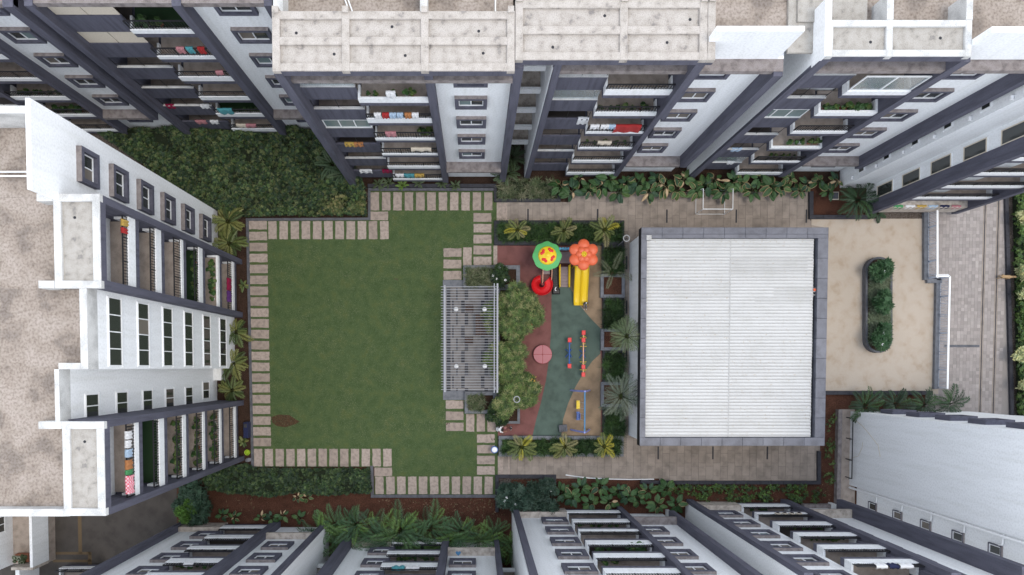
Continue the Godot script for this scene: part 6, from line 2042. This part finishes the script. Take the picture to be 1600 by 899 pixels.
func build_small_things() -> void:
	var F := ["lowest", "second", "third", "fourth", "fifth", "topmost"]
	# [label, colour, x or z along the facade, floor, width, drop]
	var t1 := "of the block left of the long canopy"
	for c in [["pink cloth on the fifth balcony rail " + t1, "cloth_pink", -16.35, 4, 0.45, 0.5], ["turquoise cloth on the fifth balcony rail " + t1, "cloth_teal", -15.85, 4, 0.4, 0.5], ["red cloth on the fifth balcony rail " + t1, "cloth_red", -15.2, 4, 0.4, 0.55], ["large turquoise towel over the second balcony rail " + t1, "cloth_teal", -17.2, 1, 1.0, 0.75], ["crimson cloth on the lowest balcony " + t1, "cloth_pink", -16.4, 0, 0.8, 0.4], ["cream cloths on the lowest balcony " + t1, "cloth_cream", -17.1, 0, 0.7, 0.4], ["small pink cloth on the fourth floor balcony " + t1, "cloth_pink", -15.3, 3, 0.45, 0.35]]:
		cloth(c[0], c[1], Vector3(c[2], floor_y(c[3]) + 1.16, -17.66), c[4], c[5], 0)
	for c in [["white shirt on the second utility balcony wall " + t1, "cloth_white", -18.5, 1, 0.6], ["dark striped cloth, second utility balcony " + t1, "cloth_crimson", -20.9, 1, 0.6], ["pink cloth over the lowest utility balcony wall " + t1, "cloth_pink", -20.0, 0, 0.8], ["white cloth over the lowest utility balcony wall " + t1, "cloth_white", -19.0, 0, 0.6]]:
		cloth(c[0], c[1], Vector3(c[2], floor_y(c[3]) + 1.27, -17.9), c[4], 0.45, 0)
	var t2 := "of the long canopy block"
	for c in [["white shirt at the washing row's left end, fifth balcony " + t2, "cloth_white", -5.45, 4, 0.4, 0.5], ["red shirt in the washing row on the fifth floor balcony " + t2, "cloth_red", -5.0, 4, 0.38, 0.5], ["pale blue shirt next to the red shirt, washing row " + t2, "cloth_sky", -4.6, 4, 0.38, 0.5], ["second pale blue shirt in the middle of the washing row " + t2, "cloth_sky", -4.2, 4, 0.36, 0.45], ["peach cloth in the washing row on the fifth floor balcony " + t2, "cloth_orange", -3.75, 4, 0.38, 0.5], ["white shirt at the washing row's right end, fifth balcony " + t2, "cloth_white", -3.35, 4, 0.38, 0.5],
		["pink towel over the fourth floor balcony rail " + t2, "cloth_pink", -5.1, 3, 0.65, 0.55], ["white cloth lying on the topmost balcony rail " + t2, "cloth_white", -4.35, 5, 0.5, 0.5], ["turquoise towel on the lowest balcony rail " + t2, "cloth_teal", -4.85, 0, 0.75, 0.55], ["yellow towel on the lowest balcony rail " + t2, "cloth_yellow", -4.1, 0, 0.7, 0.5], ["white towel on the lowest balcony rail " + t2, "cloth_white", -5.55, 0, 0.6, 0.4], ["cream mat over the third floor balcony rail " + t2, "cloth_cream", -3.5, 2, 1.3, 0.35]]:
		cloth(c[0], c[1], Vector3(c[2], floor_y(c[3]) + 1.16, -14.06), c[4], c[5], 0)
	for c in [["orange cloth over the utility balcony wall on the third floor " + t2, "cloth_yellow", -8.1, 2, 0.6], ["brown cloth over the utility balcony wall on the third floor " + t2, "cloth_orange", -7.5, 2, 0.6], ["dark red bedspread bundle on the lowest utility balcony wall " + t2, "cloth_crimson", -6.45, 0, 0.7], ["white cloth on the lowest utility balcony wall " + t2, "cloth_white", -8.0, 0, 0.9]]:
		cloth(c[0], c[1], Vector3(c[2], floor_y(c[3]) + 1.27, -14.36), c[4], 0.5, 0)
	var t3 := "of the crazed canopy block"
	for c in [["bright red blanket over the fourth balcony rail " + t3, "cloth_red", 9.15, 3, 1.6, 0.95], ["white shirt beside the red blanket on the fourth floor balcony, left one", "cloth_white", 7.15, 3, 0.55, 0.4], ["white cloth beside the red blanket on the fourth floor balcony, middle one", "cloth_white", 7.75, 3, 0.5, 0.4], ["pale blue cloth next to the red blanket on the fourth floor balcony", "cloth_sky", 8.2, 3, 0.4, 0.4], ["cream cloth over the third floor balcony rail " + t3, "cloth_cream", 8.3, 2, 0.9, 0.3]]:
		cloth(c[0], c[1], Vector3(c[2], floor_y(c[3]) + 1.16, -14.46), c[4], c[5], 0)
	cloth("white checked cloth over the utility balcony wall left of the red blanket", "cloth_white", Vector3(6.45, floor_y(3) + 1.27, -14.86), 0.65, 0.8, 0)
	cloth("white bundle on the lowest utility balcony wall, white beam block", "cloth_white", Vector3(18.6, floor_y(0) + 1.27, -14.96), 0.5, 0.4, 0)
	cloth("pale blue cloth over the second utility balcony wall, white beam block", "cloth_sky", Vector3(17.9, floor_y(1) + 1.27, -14.96), 0.7, 0.4, 0)
	var cols := [["green", "cloth_green"], ["white and black", "cloth_white"], ["yellow", "cloth_yellow"], ["pale blue", "cloth_sky"], ["navy", "cloth_navy"], ["pink", "cloth_pink"]]
	for i in 6:
		cloth("%s shirt in the washing row on the right edge block's terrace" % cols[i][0], cols[i][1], Vector3(31.0 + i * 0.85, 2.05, -11.8), 0.7, 0.5, 0, "washing row at the right edge block")
	var l2 := "of the left block's lower stack"
	for c in [["white shirt, upper end of the topmost rail " + l2, "cloth_white", 3.55, 5, 0.42, 0.5], ["white blouse in the middle of the topmost rail " + l2, "cloth_white", 4.02, 5, 0.4, 0.42], ["pale blue white shirt next to the orange cloth " + l2, "cloth_sky", 4.5, 5, 0.42, 0.5], ["orange cloth on the topmost balcony rail " + l2, "cloth_orange", 5.1, 5, 0.5, 0.5], ["pale green cloth on the topmost balcony rail " + l2, "cloth_green", 5.5, 5, 0.25, 0.5], ["pink and white checked blanket, topmost balcony " + l2, "cloth_check", 6.15, 5, 0.95, 0.6]]:
		cloth(c[0], c[1], Vector3(-18.2, floor_y(c[3]) + 1.16, c[2]), c[4], c[5], 90)
	var l1 := "of the left block's upper stack"
	for c in [["dark red cloth on the lowest balcony rail " + l1, "cloth_crimson", -6.1, 0, 0.9, 0.5], ["purple cloth on the lowest balcony rail " + l1, "cloth_purple", -5.2, 0, 0.8, 0.5], ["yellow cloth on the topmost balcony rail " + l1, "cloth_yellow", -7.45, 5, 0.35, 0.5], ["red cloth on the topmost balcony rail " + l1, "cloth_red", -7.05, 5, 0.3, 0.4]]:
		cloth(c[0], c[1], Vector3(-18.2, floor_y(c[3]) + 1.16, c[2]), c[4], c[5], 90)
	for c in [["turquoise towel on a rail of the block behind the fern palms", "cloth_teal", -5.1, 2, 0.85], ["white towel beside the turquoise one on the block behind the fern palms", "cloth_white", -4.15, 2, 0.9]]:
		cloth(c[0], c[1], Vector3(c[2], floor_y(c[3]) + 1.16, 13.26), c[4], 0.55, 180)
	for c in [["white cloth, left of three, topmost visible balcony left of the blank wall", "cloth_white", 21.3, 5, 0.6], ["navy cloth on the topmost visible balcony left of the blank wall", "cloth_navy", 21.95, 5, 0.5], ["white cloth, right of three, topmost visible balcony left of the blank wall", "cloth_white", 22.6, 5, 0.7], ["white cloth on the fourth balcony, block beside asphalt drive", "cloth_white", -17.6, 3, 0.6]]:
		cloth(c[0], c[1], Vector3(c[2], floor_y(c[3]) + 1.16, 10.46 if c[2] > 0 else 12.11), c[4], 0.4, 180)
	# four round wall planters hung on one balcony
	for i in 4:
		var w := thing("wheel_planter", "round cream ring planter on second balcony left of blank wall, %s" % ["first from the left", "second from the left", "third from the left", "rightmost"][i], "planter", Vector3(21.3 + 0.5 * i, floor_y(1) + 0.75, 10.3), 0, "ring planters on one balcony")
		var st := mb()
		var rg := []
		for k in 17:
			rg.append(Vector3(cos(TAU * k / 16.0) * 0.19, sin(TAU * k / 16.0) * 0.19, 0))
		tube(st, rg, 0.035, 6)
		part("ring", st.commit(), M.cream, w)
		st = mb()
		lathe(st, [Vector2(0.1, -0.06), Vector2(0.12, 0.04), Vector2(0, 0.05)], 10)
		part("pot", st.commit(), M.pot_dark, w)
	# rows of potted plants along balcony rails
	var rows := [
		["right end of fourth balcony, long canopy block", -3.4, -2.7, 3, -14.32, 0, 3, 1.3], ["topmost balcony, long canopy block", -5.9, -3.0, 5, -14.35, 0, 6, 0.8], ["fifth balcony, crazed canopy block", 7.0, 10.0, 4, -14.75, 0, 7, 0.9], ["third balcony, crazed canopy block", 7.0, 10.0, 2, -14.75, 0, 5, 0.7],
		["fifth balcony, white beam block", 19.8, 22.3, 4, -14.75, 0, 8, 1.0], ["topmost balcony, white beam block", 19.8, 22.3, 5, -14.75, 0, 6, 0.7], ["third balcony, white beam block", 20.3, 22.5, 2, -14.75, 0, 5, 0.9], ["second balcony, white beam block", 20.3, 22.5, 1, -14.75, 0, 5, 0.8],
		["second balcony, block left of long canopy", -16.2, -15.0, 1, -17.95, 0, 5, 0.9], ["topmost balcony, block left of long canopy", -17.8, -16.4, 5, -17.95, 0, 4, 1.0], ["third balcony, top left corner block", -29.9, -27.0, 2, -17.95, 0, 6, 0.9], ["second balcony, top left corner block", -29.5, -27.2, 1, -17.95, 0, 4, 1.4],
		["left end of fourth balcony, block below flowering shrubs", 7.3, 8.4, 3, 11.2, 180, 3, 1.5], ["right end of fourth balcony, block below flowering shrubs", 9.5, 10.6, 3, 11.2, 180, 3, 1.5], ["fifth balcony, block below flowering shrubs", 7.3, 8.2, 4, 11.2, 180, 2, 1.2], ["second balcony, block below flowering shrubs", 7.3, 10.3, 1, 11.2, 180, 5, 0.8],
		["fourth balcony, block left of blank wall", 20.8, 23.0, 3, 10.7, 180, 7, 0.9], ["third balcony, block left of blank wall", 20.6, 23.2, 2, 10.7, 180, 5, 0.7], ["lowest balcony, block left of blank wall", 20.6, 22.2, 0, 10.7, 180, 3, 1.0], ["fourth balcony, block beside asphalt drive", -18.9, -16.2, 3, 12.35, 180, 6, 1.0],
		["second balcony, block behind fern palms", -5.6, -3.0, 1, 13.5, 180, 7, 1.1]]
	for r in rows:
		for i in r[6]:
			var x: float = lerp(r[1], r[2], clampf((i + 0.5 + rng.randf_range(-0.3, 0.3)) / r[6], 0.02, 0.98))
			pot("potted plant, %s, %s from the left" % [r[0], ORDINAL[i]], Vector3(x, floor_y(r[3]) - 0.02, r[4]), r[7] * rng.randf_range(0.6, 1.05), ["terracotta", "pot_white", "pot_dark"][rng.randi() % 3], "potted plants on the balconies")
	for q in [["lower stack", 3.3, 6.5, [1, 2, 3]], ["upper stack", -7.5, -4.6, [1, 2]]]:
		for k in q[3]:
			for i in 7:
				pot("potted plant, left block %s, %s balcony, %s along the rail from above" % [q[0], F[k], ORDINAL[i]], Vector3(-18.5, floor_y(k), lerp(q[1], q[2], (i + 0.5) / 7.0)), rng.randf_range(0.7, 1.1), ["terracotta", "pot_white", "pot_dark"][rng.randi() % 3], "potted plants on the balconies")
	# a toy motorbike on the topmost balcony of the left block, wall heart
	var h := thing("heart_sign", "small blue heart shaped plate on the ledge of the block behind the fern palms", "sign", Vector3(-1.244, 3.77, 13.397))
	var st := mb()
	var pts := PackedVector2Array()
	for i in 24:
		var a := TAU * i / 24.0
		pts.append(Vector2(16 * pow(sin(a), 3), -(13 * cos(a) - 5 * cos(2 * a) - 2 * cos(3 * a) - cos(4 * a))) * 0.012)
	poly(st, pts, 0, 0.03)
	part("plate", st.commit(), M.steel_blue, h)
	var tub := thing("planter_trough", "brown trough with pale plants on the terrace in the bottom left corner", "planter", Vector3(-34.096, 1.3, 14.343))
	st = mb()
	cbox(st, Vector3(-0.5, 0, -0.3), Vector3(0.5, 0.45, 0.3), 0.03)
	part("trough", st.commit(), M.terracotta, tub)
	var xfs := []
	var cs := []
	for i in 20:
		xfs.append(Transform3D(tilt(0.6), Vector3(rng.randf_range(-0.4, 0.4), 0.5, rng.randf_range(-0.2, 0.2))))
		cs.append(Color(0.3, 0.32, 0.25) if i % 3 == 0 else Color(0.05, 0.07, 0.03))
	scatter("foliage", tub, sprig("pot", 7, 0.17, 0.06, 0.5), xfs, cs)

# ---------------------------------------------------------------- people and a dog
func body_mesh(bones: Array, cell: float, k := 0.03) -> ArrayMesh:
	# smooth union of tapered capsules [a, b, ra, rb, colour], meshed as surface nets
	var lo := Vector3.ONE * 1e9
	var hi := -lo
	for b in bones:
		var r: float = max(b[2], b[3]) + cell * 2.5
		lo = lo.min(b[0] - Vector3.ONE * r).min(b[1] - Vector3.ONE * r)
		hi = hi.max(b[0] + Vector3.ONE * r).max(b[1] + Vector3.ONE * r)
	var n := Vector3i(((hi - lo) / cell).ceil()) + Vector3i.ONE
	var f := PackedFloat32Array()
	f.resize(n.x * n.y * n.z)
	f.fill(1.0)
	var own := PackedInt32Array()
	own.resize(f.size())
	var best := PackedFloat32Array()
	best.resize(f.size())
	best.fill(1.0)
	for bi in bones.size():
		var b = bones[bi]
		var a: Vector3 = b[0]
		var ab: Vector3 = b[1] - a
		var l2: float = max(ab.length_squared(), 1e-8)
		var r: float = max(b[2], b[3]) + k + cell * 2.0
		var p0 := Vector3i(((a.min(b[1]) - Vector3.ONE * r - lo) / cell).floor()).clamp(Vector3i.ZERO, n - Vector3i.ONE)
		var p1 := Vector3i(((a.max(b[1]) + Vector3.ONE * r - lo) / cell).ceil()).clamp(Vector3i.ZERO, n - Vector3i.ONE)
		for z in range(p0.z, p1.z + 1):
			for y in range(p0.y, p1.y + 1):
				for x in range(p0.x, p1.x + 1):
					var p := lo + Vector3(x, y, z) * cell - a
					var t := clampf(p.dot(ab) / l2, 0.0, 1.0)
					var d: float = (p - ab * t).length() - lerpf(b[2], b[3], t)
					var i := x + n.x * (y + n.y * z)
					if d < best[i]:
						best[i] = d
						own[i] = bi
					var h := clampf(0.5 + 0.5 * (f[i] - d) / k, 0.0, 1.0)
					f[i] = lerpf(f[i], d, h) - k * h * (1.0 - h)
	var vert := {}
	var st := mb()
	var off := [0, 1, n.x, n.x + 1, n.x * n.y, n.x * n.y + 1, n.x * n.y + n.x, n.x * n.y + n.x + 1]
	for z in n.z - 1:
		for y in n.y - 1:
			for x in n.x - 1:
				var i := x + n.x * (y + n.y * z)
				var inside := 0
				for o in off:
					if f[i + o] < 0.0:
						inside += 1
				if inside == 0 or inside == 8:
					continue
				var s := Vector3.ZERO
				var c := 0
				for e in [[0, 1], [2, 3], [4, 5], [6, 7], [0, 2], [1, 3], [4, 6], [5, 7], [0, 4], [1, 5], [2, 6], [3, 7]]:
					var u := f[i + off[e[0]]]
					var v := f[i + off[e[1]]]
					if (u < 0.0) != (v < 0.0):
						var t := u / (u - v)
						var q0 := Vector3(e[0] & 1, (e[0] >> 1) & 1, e[0] >> 2)
						var q1 := Vector3(e[1] & 1, (e[1] >> 1) & 1, e[1] >> 2)
						s += q0.lerp(q1, t)
						c += 1
				var g3 := Vector3(f[i + 1] - f[i], f[i + n.x] - f[i], f[i + n.x * n.y] - f[i]).normalized()
				vert[i] = [lo + (Vector3(x, y, z) + s / c) * cell, g3, bones[own[i]][4]]
	var step := [1, n.x, n.x * n.y]
	for i in vert.keys():
		for ax in 3:
			var u := f[i]
			var v := f[i + step[ax]]
			if (u < 0.0) == (v < 0.0):
				continue
			var s1: int = step[(ax + 1) % 3]
			var s2: int = step[(ax + 2) % 3]
			var q := [i, i - s1, i - s1 - s2, i - s2]
			if not q.all(func(w): return vert.has(w)):
				continue
			if u < 0.0:
				q.reverse()
			for w in [q[0], q[1], q[2], q[0], q[2], q[3]]:
				st.set_normal(vert[w][1])
				st.set_color(vert[w][2])
				st.add_vertex(vert[w][0])
	return st.commit()

func person(called_label: String, at: Vector3, turn: float, h: float, shirt: Color, legs: Color, hair: Color, pose: String, cap := false, group := "") -> void:
	var o := thing("person", called_label, "person", at, turn, group)
	var skin := Color(0.27, 0.15, 0.10)
	var shoe := Color(0.5, 0.5, 0.5) if pose == "sit" else Color(0.03, 0.03, 0.03)
	var s := h / 1.7
	var bones := []
	var hip := Vector3(0, 0.90, 0)
	var chest := Vector3(0, 1.28, 0.02)
	var neck := Vector3(0, 1.44, 0.02)
	var head := Vector3(0, 1.58, 0.05)
	if pose == "bend":
		chest = Vector3(0, 1.22, 0.16)
		neck = Vector3(0, 1.33, 0.25)
		head = Vector3(0, 1.42, 0.36)
	if pose == "sit":
		hip = Vector3(0, 0.34, 0)
		chest = Vector3(0, 0.72, 0.03)
		neck = Vector3(0, 0.88, 0.05)
		head = Vector3(0, 1.02, 0.08)
	var hands := []
	for e in [-1.0, 1.0]:
		var hj := hip + Vector3(e * 0.09, -0.02, 0)
		var kn := Vector3(e * 0.10, 0.48, 0.03 + 0.06 * e)
		var an := Vector3(e * 0.10, 0.08, 0.10 * e - 0.02)
		if pose == "sit":
			kn = hip + Vector3(e * 0.11, 0.06, 0.42)
			an = hip + Vector3(e * 0.13, -0.26, 0.62)
		bones.append([hj, kn, 0.085, 0.055, legs])
		bones.append([kn, an, 0.055, 0.038, legs])
		bones.append([an + Vector3(0, -0.03, -0.03), an + Vector3(0, -0.045, 0.15), 0.042, 0.032, shoe])
		var sh := chest + (neck - chest) * 0.7 + Vector3(e * 0.17, -0.02, 0)
		var el := sh + Vector3(e * 0.09, -0.26, 0.06)
		var wr := el + Vector3(-e * 0.03, -0.14, 0.20)
		if pose == "bend":
			el = sh + Vector3(e * 0.06, -0.20, 0.16)
			wr = el + Vector3(-e * 0.05, -0.10, 0.22)
		bones.append([chest + (neck - chest) * 0.6, sh, 0.075, 0.06, shirt])
		bones.append([sh, el, 0.055, 0.042, shirt])
		bones.append([el, wr, 0.040, 0.027, skin])
		hands.append([wr, (wr - el).normalized(), e])
	bones.append([hip, chest, 0.135, 0.14, shirt])
	bones.append([hip + Vector3(-0.05, 0, 0), hip + Vector3(0.05, 0, 0), 0.12, 0.12, legs])
	bones.append([chest, neck, 0.12, 0.055, shirt])
	bones.append([neck, head, 0.048, 0.05, skin])
	bones.append([head + Vector3(0, 0.03, -0.015), head + Vector3(0, -0.04, 0.015), 0.095, 0.07, skin])
	bones.append([head + Vector3(0, -0.01, 0.075), head + Vector3(0, -0.03, 0.095), 0.013, 0.016, skin])
	var scaled := []
	for b in bones:
		scaled.append([b[0] * s, b[1] * s, b[2] * s, b[3] * s, b[4]])
	var big := body_mesh(scaled, 0.024 * maxf(s, 0.75), 0.03 * s)
	var st := mb()
	st.append_from(big, 0, Transform3D.IDENTITY)
	# each hand on a fine grid: palm, five fingers
	for hnd in hands:
		var w: Vector3 = hnd[0] * s
		var d: Vector3 = hnd[1]
		var side = d.cross(Vector3.UP).normalized() * hnd[2]
		var fb := [[w, w + d * 0.075 * s, 0.024 * s, 0.03 * s, skin]]
		for fi in 4:
			var root = w + (d * 0.085 + side * (fi - 1.5) * 0.019) * s
			var fl: float = [0.06, 0.075, 0.07, 0.055][fi] * s
			var mid = root + d * fl * 0.5 + Vector3(0, -0.006, 0) * s
			fb.append([root, mid, 0.0095 * s, 0.0088 * s, skin])
			fb.append([mid, mid + (d + Vector3(0, -0.5, 0)).normalized() * fl * 0.5, 0.0088 * s, 0.0075 * s, skin])
		var tr = w + (d * 0.03 - side * 0.03) * s
		fb.append([tr, tr + (d * 0.03 - side * 0.028) * s, 0.012 * s, 0.0095 * s, skin])
		fb.append([tr + (d * 0.03 - side * 0.028) * s, tr + (d * 0.055 - side * 0.03) * s, 0.0095 * s, 0.008 * s, skin])
		st.append_from(body_mesh(fb, 0.0045, 0.004), 0, Transform3D.IDENTITY)
	# ears, eyes, mouth
	part("body", st.commit(), M.body, o)
	var hd := head * s
	st = mb()
	for e in [-1.0, 1.0]:
		lathe(st, [Vector2(0.0, -0.012), Vector2(0.011, 0), Vector2(0, 0.012)], 8, hd + Vector3(e * 0.035, 0.012, 0.078) * s)
	part("eyes", st.commit(), M.black, o)
	st = mb()
	tube(st, [hd + Vector3(-0.025, -0.06, 0.078) * s, hd + Vector3(0, -0.064, 0.086) * s, hd + Vector3(0.025, -0.06, 0.078) * s], 0.006, 5)
	part("mouth", st.commit(), M.dark_red, o)
	for e in [-1.0, 1.0]:
		st = mb()
		lathe(st, [Vector2(0, -0.03), Vector2(0.016, -0.01), Vector2(0.018, 0.015), Vector2(0, 0.03)], 8, hd + Vector3(e * 0.095, 0.0, -0.005) * s)
		part("ear", st.commit(), M.skin, o)
	st = mb()
	lathe(st, [Vector2(0.104, -0.03), Vector2(0.112, 0.02), Vector2(0.10, 0.07), Vector2(0.065, 0.11), Vector2(0, 0.13)], 18, Vector3.ZERO, func(a, r, y): return Vector2(r * (0.92 if sin(a) > 0.5 else 1.0), y + (0.05 if sin(a) > 0.55 and y < 0.0 else 0.0)))
	var hm := plain(hair.r, hair.g, hair.b, 0.6)
	part("hair", st.commit(), hm, o, hd + Vector3(0, 0.02, -0.02) * s).scale = Vector3.ONE * s
	if cap:
		st = mb()
		lathe(st, [Vector2(0.085, 0.085), Vector2(0.08, 0.12), Vector2(0.05, 0.15), Vector2(0, 0.155)], 16)
		part("cap", st.commit(), M.cloth_white, o, hd + Vector3(0, 0.01, 0) * s).scale = Vector3.ONE * s

func build_living() -> void:
	person("adult in white beside the white flowering bush, bending towards a small child", Vector3(1.677, 0.030, 4.707), PI / 2, 1.65, Color(0.72, 0.72, 0.73), Color(0.62, 0.62, 0.64), Color(0.012, 0.010, 0.009), "bend")
	person("small black haired child on the red rubber floor facing the adult in white", Vector3(2.712, 0.030, 4.657), -PI / 2, 1.0, Color(0.35, 0.30, 0.30), Color(0.03, 0.03, 0.04), Color(0.008, 0.008, 0.008), "stand")
	person("child in grey with a white cap sitting at the foot of the yellow slide", Vector3(8.359, 0.000, -4.900), 0.1, 1.15, Color(0.05, 0.05, 0.06), Color(0.16, 0.16, 0.18), Color(0.01, 0.01, 0.01), "sit", true)
	var ball := thing("ball", "small pinkish ball on the red rubber floor between adult and child", "ball", Vector3(2.265, 0.02, 4.651))
	var st := mb()
	lathe(st, [Vector2(0.0, 0.0), Vector2(0.07, 0.02), Vector2(0.105, 0.08), Vector2(0.11, 0.11), Vector2(0.1, 0.16), Vector2(0.06, 0.205), Vector2(0, 0.22)], 16)
	part("shell", st.commit(), M.cloth_pink, ball)
	st = mb()
	lathe(st, [Vector2(0.111, 0.09), Vector2(0.113, 0.11), Vector2(0.110, 0.13)], 16)
	part("band", st.commit(), M.cloth_white, ball)
	# the dog walks towards the hedge
	var dog := thing("dog", "tan dog standing at the edge of the paved road, nose towards the hedge", "dog", Vector3(40.282, 0.020, -6.848), -0.08)
	var tan_ := Color(0.36, 0.24, 0.13)
	var pale := Color(0.55, 0.42, 0.28)
	var b := [[Vector3(-0.30, 0.50, 0), Vector3(0.16, 0.50, 0), 0.105, 0.135, tan_], [Vector3(0.16, 0.47, 0), Vector3(0.2, 0.44, 0), 0.13, 0.12, tan_], [Vector3(0.2, 0.54, 0), Vector3(0.40, 0.68, 0), 0.09, 0.07, tan_], [Vector3(0.40, 0.70, 0), Vector3(0.47, 0.70, 0), 0.085, 0.075, tan_], [Vector3(0.47, 0.68, 0), Vector3(0.62, 0.65, 0), 0.055, 0.035, pale], [Vector3(-0.36, 0.52, 0), Vector3(-0.52, 0.62, 0.03), 0.04, 0.03, tan_], [Vector3(-0.52, 0.62, 0.03), Vector3(-0.62, 0.76, 0.04), 0.03, 0.018, pale]]
	for e in [-1.0, 1.0]:
		b.append([Vector3(0.17, 0.45, e * 0.08), Vector3(0.15 + e * 0.03, 0.27, e * 0.09), 0.065, 0.04, tan_])
		b.append([Vector3(0.15 + e * 0.03, 0.27, e * 0.09), Vector3(0.16 + e * 0.05, 0.05, e * 0.09), 0.036, 0.028, tan_])
		b.append([Vector3(0.16 + e * 0.05, 0.04, e * 0.09), Vector3(0.20 + e * 0.05, 0.03, e * 0.09), 0.032, 0.028, pale])
		b.append([Vector3(-0.30, 0.47, e * 0.07), Vector3(-0.24 - e * 0.03, 0.32, e * 0.09), 0.085, 0.055, tan_])
		b.append([Vector3(-0.24 - e * 0.03, 0.32, e * 0.09), Vector3(-0.38 - e * 0.04, 0.19, e * 0.09), 0.048, 0.03, tan_])
		b.append([Vector3(-0.38 - e * 0.04, 0.19, e * 0.09), Vector3(-0.35 - e * 0.04, 0.05, e * 0.09), 0.03, 0.026, tan_])
		b.append([Vector3(-0.35 - e * 0.04, 0.04, e * 0.09), Vector3(-0.30 - e * 0.04, 0.03, e * 0.09), 0.032, 0.028, pale])
		b.append([Vector3(0.40, 0.76, e * 0.06), Vector3(0.37, 0.84, e * 0.085), 0.035, 0.012, tan_ * 0.7])
	part("body", body_mesh(b, 0.022, 0.035), M.body, dog)
	st = mb()
	lathe(st, [Vector2(0, -0.02), Vector2(0.022, 0), Vector2(0, 0.02)], 8, Vector3(0.655, 0.66, 0))
	for e in [-1.0, 1.0]:
		lathe(st, [Vector2(0, -0.012), Vector2(0.012, 0), Vector2(0, 0.012)], 8, Vector3(0.53, 0.725, e * 0.045))
	part("nose_and_eyes", st.commit(), M.black, dog)

func _ready() -> void:
	rng.seed = 20240611
	# camera: high over the court, looking almost straight down
	var cam := Camera3D.new()
	cam.name = "camera"
	cam.projection = Camera3D.PROJECTION_FRUSTUM
	add_child(cam)
	cam.position = Vector3(0, 52.5, 0)
	cam.rotation_degrees = Vector3(-92.0, 0, 0)
	cam.near = 0.5
	cam.far = 900.0
	cam.size = 0.5 * 899.0 / 1066.67
	cam.frustum_offset = Vector2(0.5 * (800.0 - 743.0) / 1066.67, 0.5 * (611.25 - 449.5) / 1066.67)
	cam.current = true
	# overcast sky
	var sky_mat := ProceduralSkyMaterial.new()
	sky_mat.sky_top_color = Color(0.75, 0.785, 0.84)
	sky_mat.sky_horizon_color = Color(1.0, 1.0, 1.0)
	sky_mat.ground_bottom_color = Color(0.30, 0.28, 0.26)
	sky_mat.ground_horizon_color = Color(0.66, 0.67, 0.69)
	sky_mat.sky_curve = 0.2
	sky_mat.sun_angle_max = 1.0
	var sky := Sky.new()
	sky.sky_material = sky_mat
	var env := Environment.new()
	env.background_mode = Environment.BG_SKY
	env.sky = sky
	env.tonemap_mode = Environment.TONE_MAPPER_LINEAR
	env.tonemap_exposure = 2.95
	env.sdfgi_enabled = true
	env.ssao_enabled = true
	env.ssil_enabled = true
	var we := WorldEnvironment.new()
	we.name = "world_environment"
	we.environment = env
	add_child(we)
	var sun := DirectionalLight3D.new()
	sun.name = "sun"
	sun.light_energy = 0.2
	sun.light_color = Color(1.0, 0.97, 0.93)
	sun.light_angular_distance = 25.0
	sun.shadow_enabled = true
	sun.rotation_degrees = Vector3(-72, 70, 0)
	add_child(sun)
	make_materials()
	build_ground()
	build_towers()
	build_hall()
	build_pergola()
	build_planters()
	build_play_area()
	build_plants()
	build_small_things()
	build_living()
